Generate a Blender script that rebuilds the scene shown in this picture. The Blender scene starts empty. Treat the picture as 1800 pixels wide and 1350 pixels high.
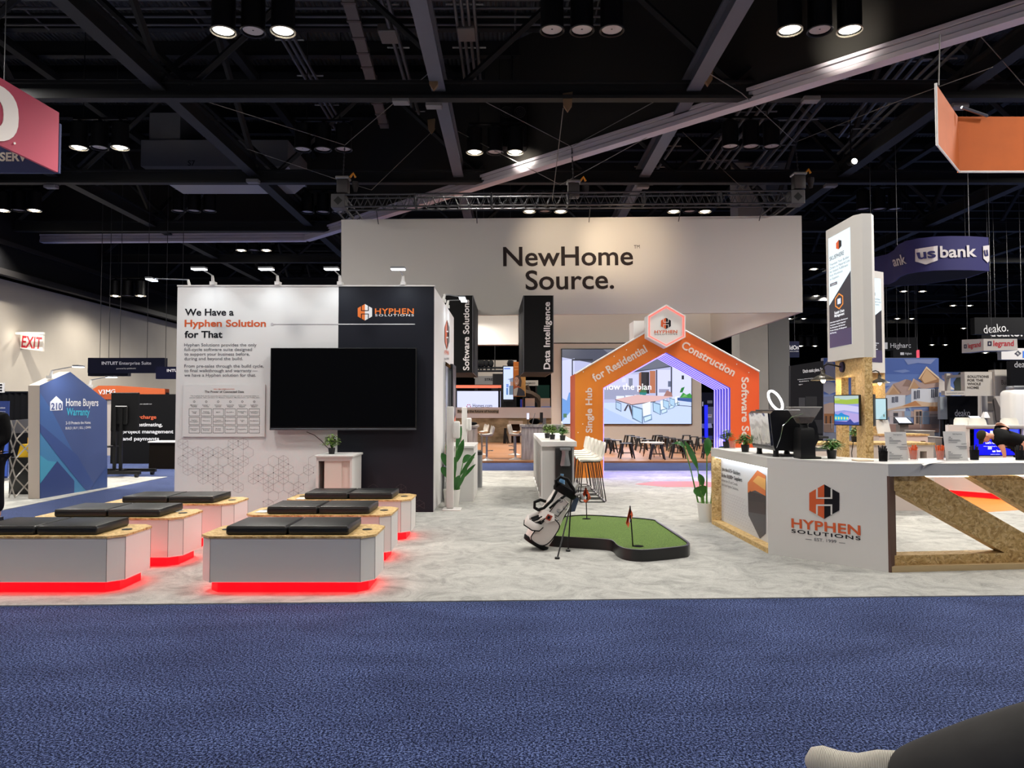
import bpy, bmesh, math, random, os
from mathutils import Vector, Matrix, noise as mnoise
R = math.radians
rnd = random.Random(7)
V = Vector
SC = bpy.context.scene
COL = SC.collection

# ------------------------------------------------------------------ camera
FPX, CXP, CYP, PITCH, EYE = 1290.0, 900.0, 675.0, R(2.0), 1.5
cd = bpy.data.cameras.new('camera'); cam = bpy.data.objects.new('camera', cd); COL.objects.link(cam)
cam.location = (0, 0, EYE); cam.rotation_euler = (R(90) + PITCH, 0, 0)
cd.sensor_fit = 'HORIZONTAL'; cd.sensor_width = 36.0; cd.lens = 36.0 * FPX / 1800.0
cd.clip_start = 0.05; cd.clip_end = 400
SC.camera = cam

# ------------------------------------------------------------------ world, exposure
w = bpy.data.worlds.new('hall_ambient'); SC.world = w; w.use_nodes = True
w.node_tree.nodes['Background'].inputs[0].default_value = (0.80, 0.84, 1.0, 1)
w.node_tree.nodes['Background'].inputs[1].default_value = 0.032
SC.view_settings.view_transform = 'Standard'; SC.view_settings.look = 'None'
SC.view_settings.exposure = 0.0; SC.view_settings.gamma = 1.0; SC.view_settings.use_curve_mapping = False
SC.cycles.max_bounces = 6; SC.cycles.diffuse_bounces = 3; SC.cycles.glossy_bounces = 3
SC.cycles.transmission_bounces = 4; SC.cycles.transparent_max_bounces = 6
SC.cycles.sample_clamp_indirect = 4.0; SC.cycles.caustics_reflective = False; SC.cycles.caustics_refractive = False

def light(kind, name, loc, energy, col=(1, 1, 1), size=1.0, target=None, **kw):
    l = bpy.data.lights.new(name, kind); l.energy = energy; l.color = col
    if kind == 'AREA':
        l.shape = 'DISK'; l.size = size
    elif kind in ('SPOT', 'POINT'):
        l.shadow_soft_size = size
    for k, v in kw.items(): setattr(l, k, v)
    o = bpy.data.objects.new(name, l); COL.objects.link(o); o.location = loc
    if target is not None:
        o.rotation_euler = (V(target) - V(loc)).to_track_quat('-Z', 'Y').to_euler()
    return o

# the hall's high lamps above and behind the camera (the same kind of lamps hang in view further on), plus unseen lights added to brighten far areas
for i, (x, y, e) in enumerate([(-13, -3, 220), (-5, -4, 280), (3, -4, 280), (11, -3, 240), (-12, 5, 450), (-5.4, 7.2, 350), (1.5, 7.0, 350), (7.5, 7.0, 350), (15, 5, 400), (11.5, 10.5, 420),
                               (-14.5, 14, 600), (-13.0, 17.5, 1500), (-15, 52, 2600), (-1.5, 35, 900), (3.0, 41, 1200), (16, 15, 1300), (22, 23, 2600), (29, 33, 2600)]):
    light('AREA', 'hall_and_fill_light', (x, y, 9.3), e, (1.0, 0.962, 0.905), 1.2)
# unseen lights added inside the big square banner to brighten the lounge
for x, y in ((-1.5, 26.0), (2.5, 25.0), (6.0, 26.5)): light('AREA', 'lounge_fill_light', (x, y, 4.7), 120, (1.0, 0.95, 0.89), 1.0)

# ------------------------------------------------------------------ pixel to place
cP, sP = math.cos(PITCH), math.sin(PITCH)
def ray(px, py):
    a = (px - CXP) / FPX; b = (CYP - py) / FPX
    return V((a, cP - b * sP, sP + b * cP))
def at(px, py, Y):
    r = ray(px, py); t = Y / r.y
    return V((r.x * t, Y, EYE + r.z * t))
def onz(px, py, z=0.0):
    r = ray(px, py); t = (z - EYE) / r.z
    return V((r.x * t, r.y * t, z))
class Plane:
    """a plane in the place: point o, unit normal n towards the viewer; P() meets it along a measured direction"""
    def __init__(s, o, n):
        s.o = V(o); s.n = V(n).normalized()
    def P(s, px, py, off=0.0):
        r = ray(px, py); e = V((0, 0, EYE)); t = (s.o - e).dot(s.n) / r.dot(s.n)
        return e + r * t + s.n * off
def front(Y): return Plane((0, Y, 0), (0, -1, 0))
def through(A, B):
    """vertical plane over two ground points, facing the camera"""
    d = (V(B) - V(A)); n = V((d.y, -d.x, 0)).normalized()
    if n.dot(V((0, 0, 0)) - V(A)) < 0: n = -n
    return Plane(A, n)

# ------------------------------------------------------------------ colours and materials
def lin(c):
    c = c / 255.0
    return c / 12.92 if c <= 0.04045 else ((c + 0.055) / 1.055) ** 2.4
def C(r, g, b): return (lin(r), lin(g), lin(b), 1.0)
MATS = {}
def M(name, col=(200, 200, 200), rough=0.6, metal=0.0, emit=0.0, var=0.0, vscale=8.0, vstretch=(1, 1, 1), bump=0.0, bscale=60.0, spec=0.5, alpha=1.0, trans=0.0, coat=0.0):
    if name in MATS: return MATS[name]
    if rough >= 0.5 and max(col) < 72 and spec == 0.5: spec = 0.12
    m = bpy.data.materials.new(name); m.use_nodes = True; MATS[name] = m
    nt = m.node_tree; b = nt.nodes['Principled BSDF']
    c = C(*col)
    b.inputs['Base Color'].default_value = c; b.inputs['Roughness'].default_value = rough
    b.inputs['Metallic'].default_value = metal; b.inputs['Specular IOR Level'].default_value = spec
    b.inputs['Alpha'].default_value = alpha; b.inputs['Transmission Weight'].default_value = trans
    b.inputs['Coat Weight'].default_value = coat
    if emit:
        b.inputs['Emission Color'].default_value = c; b.inputs['Emission Strength'].default_value = emit
    N = nt.nodes.new; L = nt.links.new
    if var or bump:
        tc = N('ShaderNodeTexCoord'); mp = N('ShaderNodeMapping'); mp.inputs['Scale'].default_value = vstretch
        L(tc.outputs['Object'], mp.inputs['Vector'])
    if var:
        n = N('ShaderNodeTexNoise'); n.inputs['Scale'].default_value = vscale; n.inputs['Detail'].default_value = 4
        L(mp.outputs['Vector'], n.inputs['Vector'])
        r = N('ShaderNodeValToRGB'); r.color_ramp.elements[0].position = 0.3; r.color_ramp.elements[1].position = 0.7
        k0, k1 = 1 - var, 1 + var
        r.color_ramp.elements[0].color = (c[0] * k0, c[1] * k0, c[2] * k0, 1)
        r.color_ramp.elements[1].color = (min(1, c[0] * k1), min(1, c[1] * k1), min(1, c[2] * k1), 1)
        L(n.outputs['Fac'], r.inputs['Fac']); L(r.outputs['Color'], b.inputs['Base Color'])
    if bump:
        n2 = N('ShaderNodeTexNoise'); n2.inputs['Scale'].default_value = bscale; n2.inputs['Detail'].default_value = 2
        L(mp.outputs['Vector'], n2.inputs['Vector'])
        bp = N('ShaderNodeBump'); bp.inputs['Strength'].default_value = bump; bp.inputs['Distance'].default_value = 0.01
        L(n2.outputs['Fac'], bp.inputs['Height']); L(bp.outputs['Normal'], b.inputs['Normal'])
    return m
def ramp(nt, stops):
    r = nt.nodes.new('ShaderNodeValToRGB'); e = r.color_ramp.elements
    while len(e) < len(stops): e.new(0.5)
    for el, (p, c) in zip(e, stops): el.position = p; el.color = C(*c)
    return r
def custom(name, build, rough=0.8):
    m = bpy.data.materials.new(name); m.use_nodes = True; MATS[name] = m
    b = m.node_tree.nodes['Principled BSDF']; b.inputs['Roughness'].default_value = rough
    build(m.node_tree, b, m.node_tree.nodes.new, m.node_tree.links.new)
    return m
def coords(nt, scale=(1, 1, 1), rot=(0, 0, 0)):
    tc = nt.nodes.new('ShaderNodeTexCoord'); mp = nt.nodes.new('ShaderNodeMapping')
    mp.inputs['Scale'].default_value = scale; mp.inputs['Rotation'].default_value = rot
    nt.links.new(tc.outputs['Object'], mp.inputs['Vector']); return mp.outputs['Vector']
def tex(nt, kind, vec, **kw):
    n = nt.nodes.new('ShaderNodeTex' + kind)
    for k, v in kw.items():
        if k in n.inputs: n.inputs[k].default_value = v
        else: setattr(n, k, v)
    nt.links.new(vec, n.inputs['Vector']); return n
def mixc(nt, a, b, fac, mode='MIX'):
    x = nt.nodes.new('ShaderNodeMix'); x.data_type = 'RGBA'; x.blend_type = mode
    if isinstance(fac, float): x.inputs[0].default_value = fac
    else: nt.links.new(fac, x.inputs[0])
    nt.links.new(a, x.inputs[6]); nt.links.new(b, x.inputs[7]); return x.outputs[2]

def _blue(nt, b, N, L):
    v = coords(nt)
    fine = tex(nt, 'Noise', v, Scale=85.0, Detail=4.0, Roughness=0.85)
    r1 = ramp(nt, [(0.43, (5, 8, 22)), (0.51, (38, 50, 94)), (0.57, (118, 134, 182))]); L(fine.outputs['Fac'], r1.inputs['Fac'])
    big = tex(nt, 'Noise', coords(nt, (1.0, 2.2, 1)), Scale=1.3, Detail=5.0)
    r2 = ramp(nt, [(0.3, (205, 205, 210)), (0.7, (255, 255, 255))]); L(big.outputs['Fac'], r2.inputs['Fac'])
    L(mixc(nt, r1.outputs['Color'], r2.outputs['Color'], 1.0, 'MULTIPLY'), b.inputs['Base Color'])
    bp = N('ShaderNodeBump'); bp.inputs['Strength'].default_value = 0.15; bp.inputs['Distance'].default_value = 0.01
    L(fine.outputs['Fac'], bp.inputs['Height']); L(bp.outputs['Normal'], b.inputs['Normal'])
    b.inputs['Specular IOR Level'].default_value = 0.1
custom('blue_carpet', _blue, 0.95)
def _grey(nt, b, N, L):
    s = tex(nt, 'Noise', coords(nt, (1.5, 1.5, 1), (0, 0, R(14))), Scale=2.0, Detail=10.0, Roughness=0.78, Distortion=1.2)
    r1 = ramp(nt, [(0.33, (146, 147, 142)), (0.5, (180, 179, 174)), (0.66, (200, 199, 193))]); L(s.outputs['Fac'], r1.inputs['Fac'])
    f = tex(nt, 'Noise', coords(nt), Scale=160.0, Detail=2.0)
    r2 = ramp(nt, [(0.3, (222, 222, 222)), (0.7, (255, 255, 255))]); L(f.outputs['Fac'], r2.inputs['Fac'])
    L(mixc(nt, r1.outputs['Color'], r2.outputs['Color'], 1.0, 'MULTIPLY'), b.inputs['Base Color'])
    b.inputs['Specular IOR Level'].default_value = 0.1
custom('grey_carpet', _grey, 0.95)
def _osb(nt, b, N, L):
    v = coords(nt)
    d = tex(nt, 'Noise', v, Scale=9.0, Detail=2.0)
    mx = mixc(nt, v, d.outputs['Color'], 0.10)
    out = None
    for i, rot in enumerate(((0.3, 0.5, 0.4), (1.3, 0.2, 2.1))):
        mp = N('ShaderNodeMapping'); mp.inputs['Rotation'].default_value = rot; mp.inputs['Scale'].default_value = (1, 3.2, 1.4)
        L(mx, mp.inputs['Vector'])
        vo = tex(nt, 'Voronoi', mp.outputs['Vector'], Scale=30.0 + 8 * i)
        r = ramp(nt, [(0.0, (146, 110, 60)), (0.3, (194, 156, 96)), (0.7, (218, 184, 124)), (1.0, (236, 210, 158))])
        sp = N('ShaderNodeSeparateColor'); L(vo.outputs['Color'], sp.inputs[0]); L(sp.outputs[0], r.inputs['Fac'])
        out = r.outputs['Color'] if out is None else mixc(nt, out, r.outputs['Color'], 0.5)
    L(out, b.inputs['Base Color'])
    bp = N('ShaderNodeBump'); bp.inputs['Strength'].default_value = 0.2; bp.inputs['Distance'].default_value = 0.005
    L(d.outputs['Fac'], bp.inputs['Height']); L(bp.outputs['Normal'], b.inputs['Normal'])
custom('osb_board', _osb, 0.65)
def _plank(nt, b, N, L):
    br = tex(nt, 'Brick', coords(nt), Scale=1.0)
    br.inputs['Brick Width'].default_value = 1.6; br.inputs['Row Height'].default_value = 0.17; br.inputs['Mortar Size'].default_value = 0.004
    br.inputs['Color1'].default_value = C(176, 122, 74); br.inputs['Color2'].default_value = C(150, 100, 60); br.inputs['Mortar'].default_value = C(90, 60, 36)
    g = tex(nt, 'Noise', coords(nt, (1.2, 22, 1)), Scale=2.0, Detail=4.0)
    r = ramp(nt, [(0.3, (215, 205, 200)), (0.7, (255, 255, 255))]); L(g.outputs['Fac'], r.inputs['Fac'])
    L(mixc(nt, br.outputs['Color'], r.outputs['Color'], 1.0, 'MULTIPLY'), b.inputs['Base Color'])
custom('wood_plank', _plank, 0.5)
def _turf(nt, b, N, L):
    f = tex(nt, 'Noise', coords(nt), Scale=150.0, Detail=3.0)
    r = ramp(nt, [(0.35, (44, 70, 20)), (0.52, (88, 116, 44)), (0.68, (126, 152, 72))]); L(f.outputs['Fac'], r.inputs['Fac'])
    L(r.outputs['Color'], b.inputs['Base Color'])
    bp = N('ShaderNodeBump'); bp.inputs['Strength'].default_value = 0.6; bp.inputs['Distance'].default_value = 0.01
    L(f.outputs['Fac'], bp.inputs['Height']); L(bp.outputs['Normal'], b.inputs['Normal'])
custom('artificial_turf', _turf, 0.95)
def _deck(nt, b, N, L):
    wv = tex(nt, 'Wave', coords(nt), Scale=2.2, wave_type='BANDS', bands_direction='X')
    bp = N('ShaderNodeBump'); bp.inputs['Strength'].default_value = 1.0; bp.inputs['Distance'].default_value = 0.12
    L(wv.outputs['Fac'], bp.inputs['Height']); L(bp.outputs['Normal'], b.inputs['Normal'])
    b.inputs['Base Color'].default_value = C(78, 80, 84)
custom('roof_deck', _deck, 0.5)
def _stone(nt, b, N, L):
    n = tex(nt, 'Noise', coords(nt, (1, 1, 2.2)), Scale=2.4, Detail=6.0)
    r = ramp(nt, [(0.3, (112, 94, 70)), (0.7, (172, 150, 120))]); L(n.outputs['Fac'], r.inputs['Fac']); L(r.outputs['Color'], b.inputs['Base Color'])
custom('stone_wall', _stone, 0.85)
def _greywood(nt, b, N, L):
    n = tex(nt, 'Noise', coords(nt, (7, 7, 0.7)), Scale=3.0, Detail=5.0)
    r = ramp(nt, [(0.3, (128, 120, 116)), (0.7, (186, 178, 172))]); L(n.outputs['Fac'], r.inputs['Fac']); L(r.outputs['Color'], b.inputs['Base Color'])
custom('grey_wood', _greywood, 0.6)
def _attr(emis):
    def f(nt, b, N, L):
        a = N('ShaderNodeAttribute'); a.attribute_name = 'Col'
        L(a.outputs['Color'], b.inputs['Base Color'])
        if emis:
            b.inputs['Base Color'].default_value = (0, 0, 0, 1); nt.links.remove(b.inputs['Base Color'].links[0])
            b.inputs['Base Color'].default_value = (0.01, 0.01, 0.01, 1)
            L(a.outputs['Color'], b.inputs['Emission Color']); b.inputs['Emission Strength'].default_value = emis
    return f
custom('print', _attr(0), 0.55)
custom('screen', _attr(1.25), 0.25)
def _archgrad(nt, b, N, L):
    tc = N('ShaderNodeTexCoord'); s = N('ShaderNodeSeparateXYZ'); L(tc.outputs['Object'], s.inputs[0])
    mr = N('ShaderNodeMapRange'); mr.inputs[1].default_value = -2.1; mr.inputs[2].default_value = 2.1; L(s.outputs[0], mr.inputs[0])
    r = ramp(nt, [(0.0, (214, 128, 30)), (1.0, (226, 84, 36))]); L(mr.outputs[0], r.inputs['Fac']); L(r.outputs['Color'], b.inputs['Base Color'])
custom('orange_print', _archgrad, 0.5)
def _ribknit(nt, b, N, L):
    wv = tex(nt, 'Wave', coords(nt, (1, 1, 1), (0, 0, R(35))), Scale=64.0, wave_type='BANDS', bands_direction='X')
    r = ramp(nt, [(0.2, (168, 160, 146)), (0.6, (226, 220, 208))]); L(wv.outputs['Fac'], r.inputs['Fac']); L(r.outputs['Color'], b.inputs['Base Color'])
    bp = N('ShaderNodeBump'); bp.inputs['Strength'].default_value = 0.6; bp.inputs['Distance'].default_value = 0.004
    L(wv.outputs['Fac'], bp.inputs['Height']); L(bp.outputs['Normal'], b.inputs['Normal'])
custom('ribbed_knit', _ribknit, 0.9)

WHITE = M('white_laminate', (222, 220, 217), 0.5); WALLW = M('white_panel', (226, 225, 224), 0.6)
NAVY = M('charcoal_navy_print', (27, 29, 38), 0.5, spec=.25); BLACK = M('black_plastic', (14, 14, 15), 0.4)
BLACKM = M('black_metal', (20, 20, 21), 0.4, 0.3); LEATHER = M('black_leather', (26, 27, 28), 0.38, bump=0.15, bscale=140)
CHROME = M('chrome', (205, 207, 210), 0.08, 1.0); STEEL = M('brushed_steel', (150, 152, 156), 0.35, 0.9)
ALU = M('truss_steel', (70, 70, 74), 0.45, 0.7); OSB = MATS['osb_board']; PRINT = MATS['print']; SCREEN = MATS['screen']
INK = M('ink_black', (26, 26, 32), 0.5); ORANGE = M('ink_orange', (206, 88, 40), 0.5); INKW = M('ink_white', (238, 238, 240), 0.5)
INKG = M('ink_grey', (96, 96, 104), 0.5); PALE = M('ink_pale_grey', (188, 184, 188), 0.5)
DARKG = M('dark_hall_paint', (24, 24, 26), 0.75); LEAF = M('leaf_green', (84, 132, 58), 0.5, var=0.4, vscale=14)
LEAFL = M('leaf_light_green', (112, 142, 62), 0.5, var=0.35, vscale=30); POTB = M('pot_black', (22, 22, 24), 0.45); POTW = M('pot_white', (222, 220, 214), 0.4)
LAMPW = M('lamp_glow', (255, 246, 232), 0.5, emit=22.0); LAMPC = M('lamp_cool_glow', (238, 246, 255), 0.5, emit=9.0); LENS = M('lamp_lens_unlit', (178, 172, 172), 0.35)
REDLED = M('red_led', (255, 0, 4), 0.5, emit=7.0); PAPER = M('white_paper', (232, 230, 228), 0.7); SKIN = M('skin', (198, 146, 122), 0.55)
BLACKCLOTH = M('black_cloth', (9, 9, 10), 0.9, bump=0.3, bscale=90); CREAM = M('cream_shell', (228, 225, 214), 0.45); BEIGE = M('beige_wall_paint', (204, 194, 184), 0.7)

# ------------------------------------------------------------------ mesh builder
RM = {}
FONT_CACHE = {}
_cu = bpy.data.curves.new('glyph_source', 'FONT'); _co = bpy.data.objects.new('glyph_source', _cu)
def glyphs(s, bold, space):
    bold = round(bold * 1.15, 4)
    k = (s, bold, space)
    if k in FONT_CACHE: return FONT_CACHE[k]
    _cu.body = s; _cu.size = 1.0; _cu.offset = bold; _cu.resolution_u = 4; _cu.fill_mode = 'BOTH'; _cu.space_character = space
    me = bpy.data.meshes.new_from_object(_co)
    vs = [v.co.copy() for v in me.vertices]; fs = [tuple(p.vertices) for p in me.polygons]
    bpy.data.meshes.remove(me)
    FONT_CACHE[k] = (vs, fs); return vs, fs
CAPH = None
class MB:
    def __init__(s): s.v = []; s.f = []; s.c = []; s.cur = None
    def add(s, vs, fs, m=None):
        o = len(s.v)
        s.v += [(m @ V(p)) if m is not None else V(p) for p in vs]
        s.f += [tuple(i + o for i in f) for f in fs]; s.c += [s.cur] * len(fs)
        return s
    def box(s, x0, x1, y0, y1, z0, z1, m=None):
        return s.add([(x0, y0, z0), (x1, y0, z0), (x1, y1, z0), (x0, y1, z0), (x0, y0, z1), (x1, y0, z1), (x1, y1, z1), (x0, y1, z1)],
                     [(0, 3, 2, 1), (4, 5, 6, 7), (0, 1, 5, 4), (1, 2, 6, 5), (2, 3, 7, 6), (3, 0, 4, 7)], m)
    def rbox(s, x0, x1, y0, y1, z0, z1, r=0.01, seg=2, m=None):
        bm = bmesh.new(); bmesh.ops.create_cube(bm, size=1.0)
        for v in bm.verts: v.co = V((x0 + (v.co.x + .5) * (x1 - x0), y0 + (v.co.y + .5) * (y1 - y0), z0 + (v.co.z + .5) * (z1 - z0)))
        bmesh.ops.bevel(bm, geom=list(bm.edges), offset=r, segments=seg, profile=0.5, affect='EDGES')
        s.bm(bm, m); return s
    def bm(s, bm, m=None):
        bm.verts.index_update()
        s.add([v.co.copy() for v in bm.verts], [tuple(v.index for v in f.verts) for f in bm.faces], m); bm.free()
    def poly(s, pts): return s.add(pts, [tuple(range(len(pts)))])
    def prism(s, pts, d, m=None):
        """a polygon (list of points) pushed along vector d"""
        n = len(pts); d = V(d); a = [V(p) for p in pts]; b = [p + d for p in a]
        fs = [tuple(range(n)), tuple(range(2 * n - 1, n - 1, -1))] + [(i, i + n, (i + 1) % n + n, (i + 1) % n) for i in range(n)]
        return s.add(a + b, fs, m)
    def ring(s, outer, inner, d):
        """a frame between two matching outlines, pushed along d"""
        n = len(outer); d = V(d); vs = [V(p) for p in outer] + [V(p) for p in inner]; vs += [p + d for p in vs]
        fs = []
        for i in range(n):
            j = (i + 1) % n
            fs += [(i, j, n + j, n + i), (2 * n + i, 3 * n + i, 3 * n + j, 2 * n + j), (i, 2 * n + i, 2 * n + j, j), (n + i, n + j, 3 * n + j, 3 * n + i)]
        return s.add(vs, fs)
    def tube(s, pts, r, n=8, closed=False, m=None):
        pts = [V(p) for p in pts]; k = len(pts); rs = r if isinstance(r, (list, tuple)) else [r] * k
        vs = []; up = None
        for i, p in enumerate(pts):
            if closed: t = pts[(i + 1) % k] - pts[i - 1]
            else: t = pts[min(i + 1, k - 1)] - pts[max(i - 1, 0)]
            t.normalize()
            if up is None: up = V((0, 0, 1)) if abs(t.z) < 0.9 else V((1, 0, 0))
            a = t.cross(up)
            if a.length < 1e-4: a = t.cross(V((0.3, 1, 0.2)))
            a.normalize(); b = a.cross(t); up = b
            vs += [p + (a * math.cos(2 * math.pi * j / n) + b * math.sin(2 * math.pi * j / n)) * rs[i] for j in range(n)]
        fs = []
        for i in range(k if closed else k - 1):
            o, q = i * n, ((i + 1) % k) * n
            fs += [(o + j, o + (j + 1) % n, q + (j + 1) % n, q + j) for j in range(n)]
        if not closed: fs += [tuple(range(n - 1, -1, -1)), tuple(range((k - 1) * n, k * n))]
        return s.add(vs, fs, m)
    def lathe(s, prof, o=(0, 0, 0), n=20, m=None, cap=True):
        o = V(o); vs = []; fs = []
        for r, z in prof: vs += [o + V((r * math.cos(2 * math.pi * j / n), r * math.sin(2 * math.pi * j / n), z)) for j in range(n)]
        for i in range(len(prof) - 1):
            fs += [(i * n + j, i * n + (j + 1) % n, (i + 1) * n + (j + 1) % n, (i + 1) * n + j) for j in range(n)]
        if cap: fs += [tuple(range(n - 1, -1, -1)), tuple(range((len(prof) - 1) * n, len(prof) * n))]
        return s.add(vs, fs, m)
    def ball(s, c, rx, ry=None, rz=None, n=12, m=None):
        ry = ry or rx; rz = rz or rx
        k = n // 2; prof = [(math.sin(math.pi * i / k), -math.cos(math.pi * i / k)) for i in range(k + 1)]
        prof[0] = (0.02, -1); prof[-1] = (0.02, 1)
        mm = Matrix.Translation(V(c)) @ Matrix.Diagonal((rx, ry, rz, 1))
        return s.lathe(prof, (0, 0, 0), n, (m @ mm) if m is not None else mm)
    def loft(s, rings, cap=True):
        n = len(rings[0]); vs = [p for r in rings for p in r]; fs = []
        for i in range(len(rings) - 1):
            fs += [(i * n + j, i * n + (j + 1) % n, (i + 1) * n + (j + 1) % n, (i + 1) * n + j) for j in range(n)]
        if cap: fs += [tuple(range(n - 1, -1, -1)), tuple(range((len(rings) - 1) * n, len(rings) * n))]
        return s.add(vs, fs)
    def text(s, t, A, B, cap, n, bold=0.0, space=1.0, off=0.0):
        """lettering whose baseline runs from A to B on a surface with outward normal n, capitals cap metres high"""
        global CAPH
        if CAPH is None:
            hv, _ = glyphs('H', 0.0, 1.0); CAPH = max(p.y for p in hv)
        vs, fs = glyphs(t, bold, space)
        x0 = min(p.x for p in vs); x1 = max(p.x for p in vs)
        A = V(A); X = (V(B) - A); L = X.length; X.normalize(); n = V(n).normalized(); U = n.cross(X).normalized()
        sx = L / (x1 - x0); sy = cap / CAPH
        return s.add([A + X * ((p.x - x0) * sx) + U * (p.y * sy) + n * off for p in vs], fs)
    def ptext(s, t, pl, a, b, cap, bold=0.0, space=1.0, off=0.004):
        """the same with the baseline ends and the capital height measured in the photograph on plane pl"""
        A = pl.P(*a); B = pl.P(*b); mid = (A + B) / 2
        k = (mid - V((0, 0, EYE))).y / FPX
        return s.text(t, A, B, cap * k, pl.n, bold, space, off)
    def build(s, name, mat, parent=None, local=False, smooth=35, flip=False):
        me = bpy.data.meshes.new(name)
        mi = None
        if parent is not None and not local:
            p = parent
            while p.parent is not None: p = p.parent
            mi = RM.get(p.name)
        inv = mi.inverted() if mi is not None else None
        me.from_pydata([(inv @ p) if inv is not None else p for p in s.v], [], s.f)
        if any(c is not None for c in s.c):
            at_ = me.color_attributes.new('Col', 'FLOAT_COLOR', 'CORNER'); k = 0; buf = []
            for f, c in zip(s.f, s.c): buf += list(c or (0.5, 0.5, 0.5, 1)) * len(f)
            at_.data.foreach_set('color', buf)
        me.materials.append(mat)
        o = bpy.data.objects.new(name, me); COL.objects.link(o)
        if smooth:
            me.polygons.foreach_set('use_smooth', [True] * len(me.polygons)); me.set_sharp_from_angle(angle=R(smooth))
        if parent is not None: o.parent = parent
        return o
    def fix(s):
        bm = bmesh.new(); vv = [bm.verts.new(p) for p in s.v]
        for f in s.f:
            try: bm.faces.new([vv[i] for i in f])
            except ValueError: pass
        bmesh.ops.recalc_face_normals(bm, faces=list(bm.faces)); s.v = []; s.f = []; s.c = []; s.bm(bm); return s

def tag(o, label, cat, group=None, kind=None):
    if label: o['label'] = label
    if cat: o['category'] = cat
    if group: o['group'] = group
    if kind: o['kind'] = kind
    return o
def thing(name, label, cat, loc=(0, 0, 0), rz=0.0, group=None):
    o = bpy.data.objects.new(name, None); COL.objects.link(o)
    o.location = V(loc); o.rotation_euler = (0, 0, rz); o.empty_display_size = 0.2
    RM[o.name] = Matrix.Translation(V(loc)) @ Matrix.Rotation(rz, 4, 'Z')
    return tag(o, label, cat, group)
def single(name, mb, mat, label, cat, group=None, kind=None):
    return tag(mb.build(name, mat), label, cat, group, kind)
def struct(name, mb, mat):
    o = mb.build(name, mat); o['kind'] = 'structure'; return o
def dup(src, loc, rz=None, label=None, group=None, scale=None):
    def cp(o, par):
        c = o.copy(); COL.objects.link(c)
        if par is not None: c.parent = par
        for ch in o.children: cp(ch, c)
        return c
    c = cp(src, None); c.location = V(loc)
    if rz is not None: c.rotation_euler = (0, 0, rz)
    if scale is not None: c.scale = scale
    if label: c['label'] = label
    if group: c['group'] = group
    return c
def box(x0, x1, y0, y1, z0, z1): return MB().box(x0, x1, y0, y1, z0, z1)
def pic(mb, pl, items, off=0.002, step=0.0015):
    """flat printed shapes: (colour, [measured points]) one on top of the other"""
    for i, (c, pts) in enumerate(items):
        mb.cur = C(*c); mb.poly([pl.P(x, y, off + step * i) for x, y in pts])
    mb.cur = None; return mb
def rect(x0, y0, x1, y1): return [(x0, y1), (x1, y1), (x1, y0), (x0, y0)]
def hexlogo(mbs, pl, cx, cy, r, off=0.004, sx=1.0, sy=1.0):
    """the two-coloured hexagon mark: left half to mbs[0], right half to mbs[1], H-shaped lines to mbs[2]; r in pixels"""
    pt = lambda u, v, e=0: pl.P(cx + u * r * sx, cy + v * r * sy, off + e)
    h = 0.87
    L = [pt(0, -1), pt(-h, -.5), pt(-h, .5), pt(0, 1)]; mbs[0].poly(L)
    mbs[1].poly([pt(0, 1), pt(h, .5), pt(h, -.5), pt(0, -1)])
    t = 0.05
    def bar(u0, v0, u1, v1): mbs[2].poly([pt(u0, v1, .002), pt(u1, v1, .002), pt(u1, v0, .002), pt(u0, v0, .002)])
    a = 0.42
    bar(-a - t, -.76, -a + t, -.20); bar(-a - t, -.25, a + t, -.16); bar(a - t, -.76, a + t, -.20)
    bar(-a - t, .20, -a + t, .76); bar(-a - t, .16, a + t, .25); bar(a - t, .20, a + t, .76)
# ================================================================== SETTING
ZB = 9.0                                                        # underside of the roof trusses
struct('floor', MB().poly([(-40, -15, 0), (70, -15, 0), (70, 95, 0), (-40, 95, 0)]), MATS['blue_carpet'])
ca, cb = onz(0, 1066), onz(1800, 1047.5); sl = (cb.y - ca.y) / (cb.x - ca.x)
yl = lambda x: ca.y + sl * (x - ca.x)
gb = onz(900, 828).y
struct('floor_grey_carpet', MB().prism([(-4.95, yl(-4.95), 0.0), (11, yl(11), 0.0), (11, gb, 0.0), (-4.95, gb, 0.0)], (0, 0, 0.008)), MATS['grey_carpet'])
t0, t1 = onz(294, 838.5), onz(18, 894.5); e = (t1 - t0).normalized()
struct('floor_neighbour_carpet', MB().prism([t0, t1 + e * 3, V((-14, (t1 + e * 3).y, 0)), V((-14, t0.y, 0))], (0, 0, 0.008)), MATS['grey_carpet'])
pf = onz(900, 813.5).y
struct('floor_wood_platform', box(-3.4, 8.2, pf, 33, 0, 0.05), MATS['wood_plank'])
struct('ceiling', MB().prism([(-40, -15, 13.3), (70, -15, 13.3), (70, 95, 13.3), (-40, 95, 13.3)], (0, 0, 0.2)), MATS['roof_deck'])
HW = M('hall_wall_paint', (166, 158, 146), 0.8, var=0.05, vscale=0.6)
XW = -21.5
struct('wall_left', MB().box(XW - .3, XW, 4, 92, 0, 7.0), HW)
struct('wall_left_upper', MB().box(XW - .3, XW + .5, 4, 92, 7.0, 13.3), DARKG)
struct('trim_1', MB().box(XW, XW + .8, 4, 92, 7.0, 7.25).box(XW, XW + .35, 4, 92, 7.5, 7.62).box(XW + .2, XW + .6, 4, 92, 8.3, 8.5), M('dark_duct', (52, 50, 50), 0.5, 0.4))
struct('wall_back', MB().box(-40, 70, 92, 92.3, 0, 13.3), DARKG)
struct('wall_right', MB().box(60, 60.3, 4, 92, 0, 13.3), DARKG)
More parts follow.
